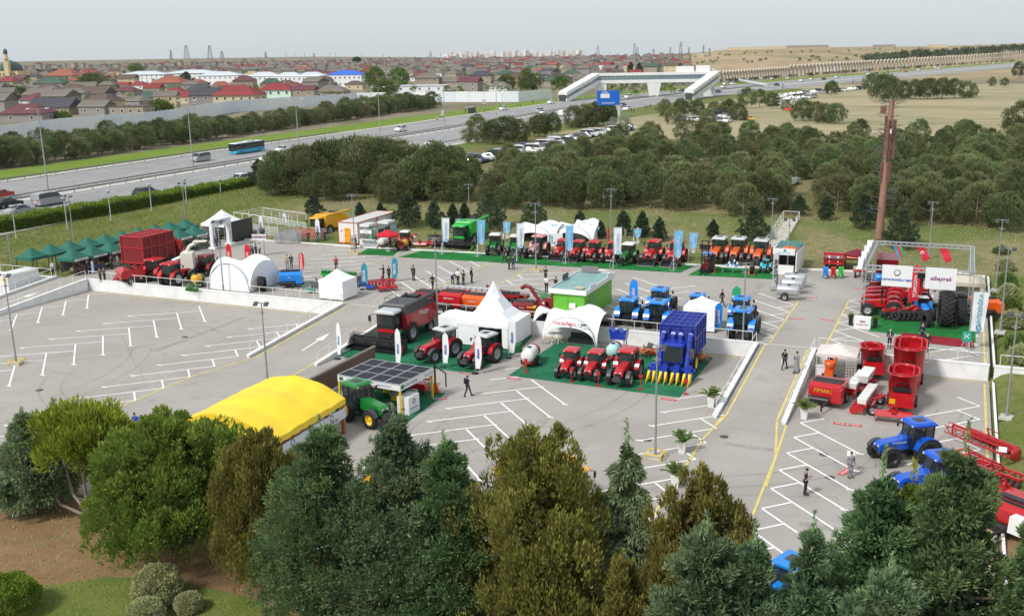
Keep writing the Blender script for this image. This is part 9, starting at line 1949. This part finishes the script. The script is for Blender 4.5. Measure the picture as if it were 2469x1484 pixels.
def derrick(lab,u,v,vt,wpx,nm='oil_derrick',grp='derricks and pylons on the skyline',arms=False,d=None):
 z=Z(*G(u,v,8));x,y=G(u,v,z);
 if math.hypot(x,y)>3000 or y<0:k_=2600/math.hypot(x,y);x,y=x*k_,y*k_;z=Z(x,y)
 k=CAM_F/math.hypot(x,y);h=(v-vt)/k;b=wpx/2/k;t=thing(nm,lab,'derrick' if nm=='oil_derrick' else 'pylon',(x,y,PXZ(x,y,v)),.4,grp);m=MB();n=6;w_=max(.35,.55/k);tp_=.3 if nm=='oil_derrick' else .12
 for i,j in((-1,-1),(1,-1),(1,1),(-1,1)):m.bar((i*b,j*b,0),(i*b*tp_,j*b*tp_,h),w_)
 for q in range(n):
  f,g_=q/n,(q+1)/n;r0,r1=b*(1-f*(1-tp_)),b*(1-g_*(1-tp_))
  for(i,j),(i2,j2)in(((-1,-1),(1,-1)),((1,-1),(1,1)),((-1,1),(1,1)),((-1,-1),(-1,1))):m.bar((i*r0,j*r0,h*f),(i2*r1,j2*r1,h*g_),w_*.6);m.bar((i*r1,j*r1,h*g_),(i2*r1,j2*r1,h*g_),w_*.6)
 if arms:[m.bar((-b*1.6,0,h*q),(b*1.6,0,h*q),w_)for q in(.7,.82,.94)]
 m.build('lattice',M('far_steel',(.16,.165,.17),.7,.2,.1),t);
 if nm=='oil_derrick':MB().box((0,0,h),(b*.9,b*.9,h*.05)).build('crown_platform',M('far_steel'),t)
def PXZ(x,y,v):
 lo,hi=-60.,60.
 for _ in range(40):
  m=(lo+hi)/2
  if PX(x,y,m)[1]>v:lo=m
  else:hi=m
 return max(lo,Z(x,y)-1)if lo<Z(x,y)+6 else Z(x,y)
for i,(u,v,vt,w_)in enumerate(((413,145,124,5),(451,145,115,12),(507,144,115,10),(536,144,127,8),(641,143,128,5),(1441,139,114,9),(1529,138,108,8),(1536,138,116,6),(1330,139,122,6),(1038,139,126,6))):derrick('lattice oil derrick on the skyline, %s from the left'%ORD[i],u,v,vt,w_)
for i,(u,v,vt,w_)in enumerate(((1640,136,104,8),(1575,137,120,5),(1615,137,116,4),(1695,137,112,5),(1710,137,118,4),(1660,136,116,4),(757,142,132,4))):derrick('lattice power pylon on the skyline, %s from the left'%ORD[i],u,v,vt,w_,'power_pylon',arms=True)
for i,u in enumerate((620,690,714,735,795,810,872,925,976,1062,1090,1126,1150,1185,1226,1258,1420,1470,1590,1755,1770,1830,1890,2060)):
 v=143-(u-600)*.006;z=Z(*G(u,v+2,6));x,y=G(u,v+3,z);kk=min(1,2500/math.hypot(x,y));x,y=x*kk,y*kk;t=thing('utility_pole',unique('thin dark utility pole on the skyline above the %s'%min(TL,key=lambda p:abs(p[0]-u))[1],('left one','middle one','right one','rightmost')),'pole',(x,y,Z(x,y)),0,'utility poles on the skyline');hh=(9+i*7%8)*math.hypot(x,y)/CAM_F;MB().tube((0,0,-3),(0,0,hh),.45,.3,5).build('shaft',M('far_steel'),t);MB().box((0,0,hh*.9),(hh*.3,.4,.4)).build('cross_arm',M('far_steel'),t)
CB=M('city_block_pale',S(226,218,214),.9,0,.1,.05)
for i in range(26):
 u=1090+i*12.5+random.uniform(-3,3);d=3150+random.uniform(-60,200);az=math.atan((u-1234)/CAM_F)-CAM_Y;x,y=math.sin(az)*d,math.cos(az)*d;hh=random.uniform(11,27);t=thing('tower_block',unique('%s tower block of the distant city above the %s'%('tall' if hh>27 else 'low' if hh<21 else 'mid',min(TL,key=lambda p:abs(p[0]-u))[1]),('left one','second from left','third from left','right one','rightmost','last')),'building',(x,y,Z(x,y)),random.uniform(0,1),'tower blocks of the distant city');MB().box((0,0,hh/2),(random.uniform(11,16),12,hh)).build('wall',CB,t);m=MB();[m.box((0,-6.05,4+4*k),(10,.1,1.4))for k in range(int(hh/4)-1)];kind(m.build('window_band',M('far_window',(.25,.26,.28),.6,0,0),t),'stuff')
for i,(u,v,w_,wl,rf,l)in enumerate(((1790,134,70,'cream','pale','long low cream building on the hill crest, left'),(1860,130,60,'cream','pale','long low cream building on the hill crest, middle'),(1945,128,90,'stone','slate grey','long stone building on the hill crest, right'),(1690,140,16,'cream','pale','small cream hut on the hill edge'),(1995,168-6,54,'white','pale','white roadside billboards and kiosk row on the bend'),(1930,166,60,'grey','red','roadside petrol station with red canopy'),(2130,126,46,'stone','slate grey','stone compound wall on the far hill'),(2260,124,40,'cream','pale','far low building under the right skyline'))):
 z=Z(*G(u,v,14));x,y=G(u,v,z);z=Z(x,y);x,y=G(u,v,z);kk=min(1,2300/math.hypot(x,y));x,y=x*kk,y*kk;k=CAM_F/math.hypot(x,y);house('hill_building',l,x,y,w_/k,8,5,.8,'flat',rf,wl,.2,4,1,'buildings on the right hill','building')
for l,P in(('long pale pipeline across the dry hill',((1560,143),(1660,140),(1760,139),(1850,139))),('long pale pipeline on the left ridge foot',((330,153),(500,152),(680,150)))):
 W_=[]
 for u,v in P:z=Z(*G(u,v,10));x,y=G(u,v,z);kk=min(1,2500/math.hypot(x,y));W_.append((x*kk,y*kk,Z(x*kk,y*kk)+1.2))
 t=thing('pipeline',l,'pipeline',(0,0,0));MB().path(W_,1.3,6).build('pipe',P_LGREY,t)
# air
hzm=bpy.data.materials.new('haze');hzm.use_nodes=True;n_=hzm.node_tree;n_.nodes.remove(n_.nodes['Principled BSDF']);pv=n_.nodes.new('ShaderNodeVolumePrincipled');pv.inputs['Color'].default_value=(.97,.98,1,1);pv.inputs['Density'].default_value=.00004;pv.inputs['Anisotropy'].default_value=.2;n_.links.new(pv.outputs[0],n_.nodes['Material Output'].inputs['Volume'])
zmin=min((v.co.z for v in bpy.data.objects['terrain'].data.vertices))-1
hb=kind(MB().box((0,3600,(zmin+64)/2),(13800,7900,64-zmin)).build('haze',hzm),'stuff')
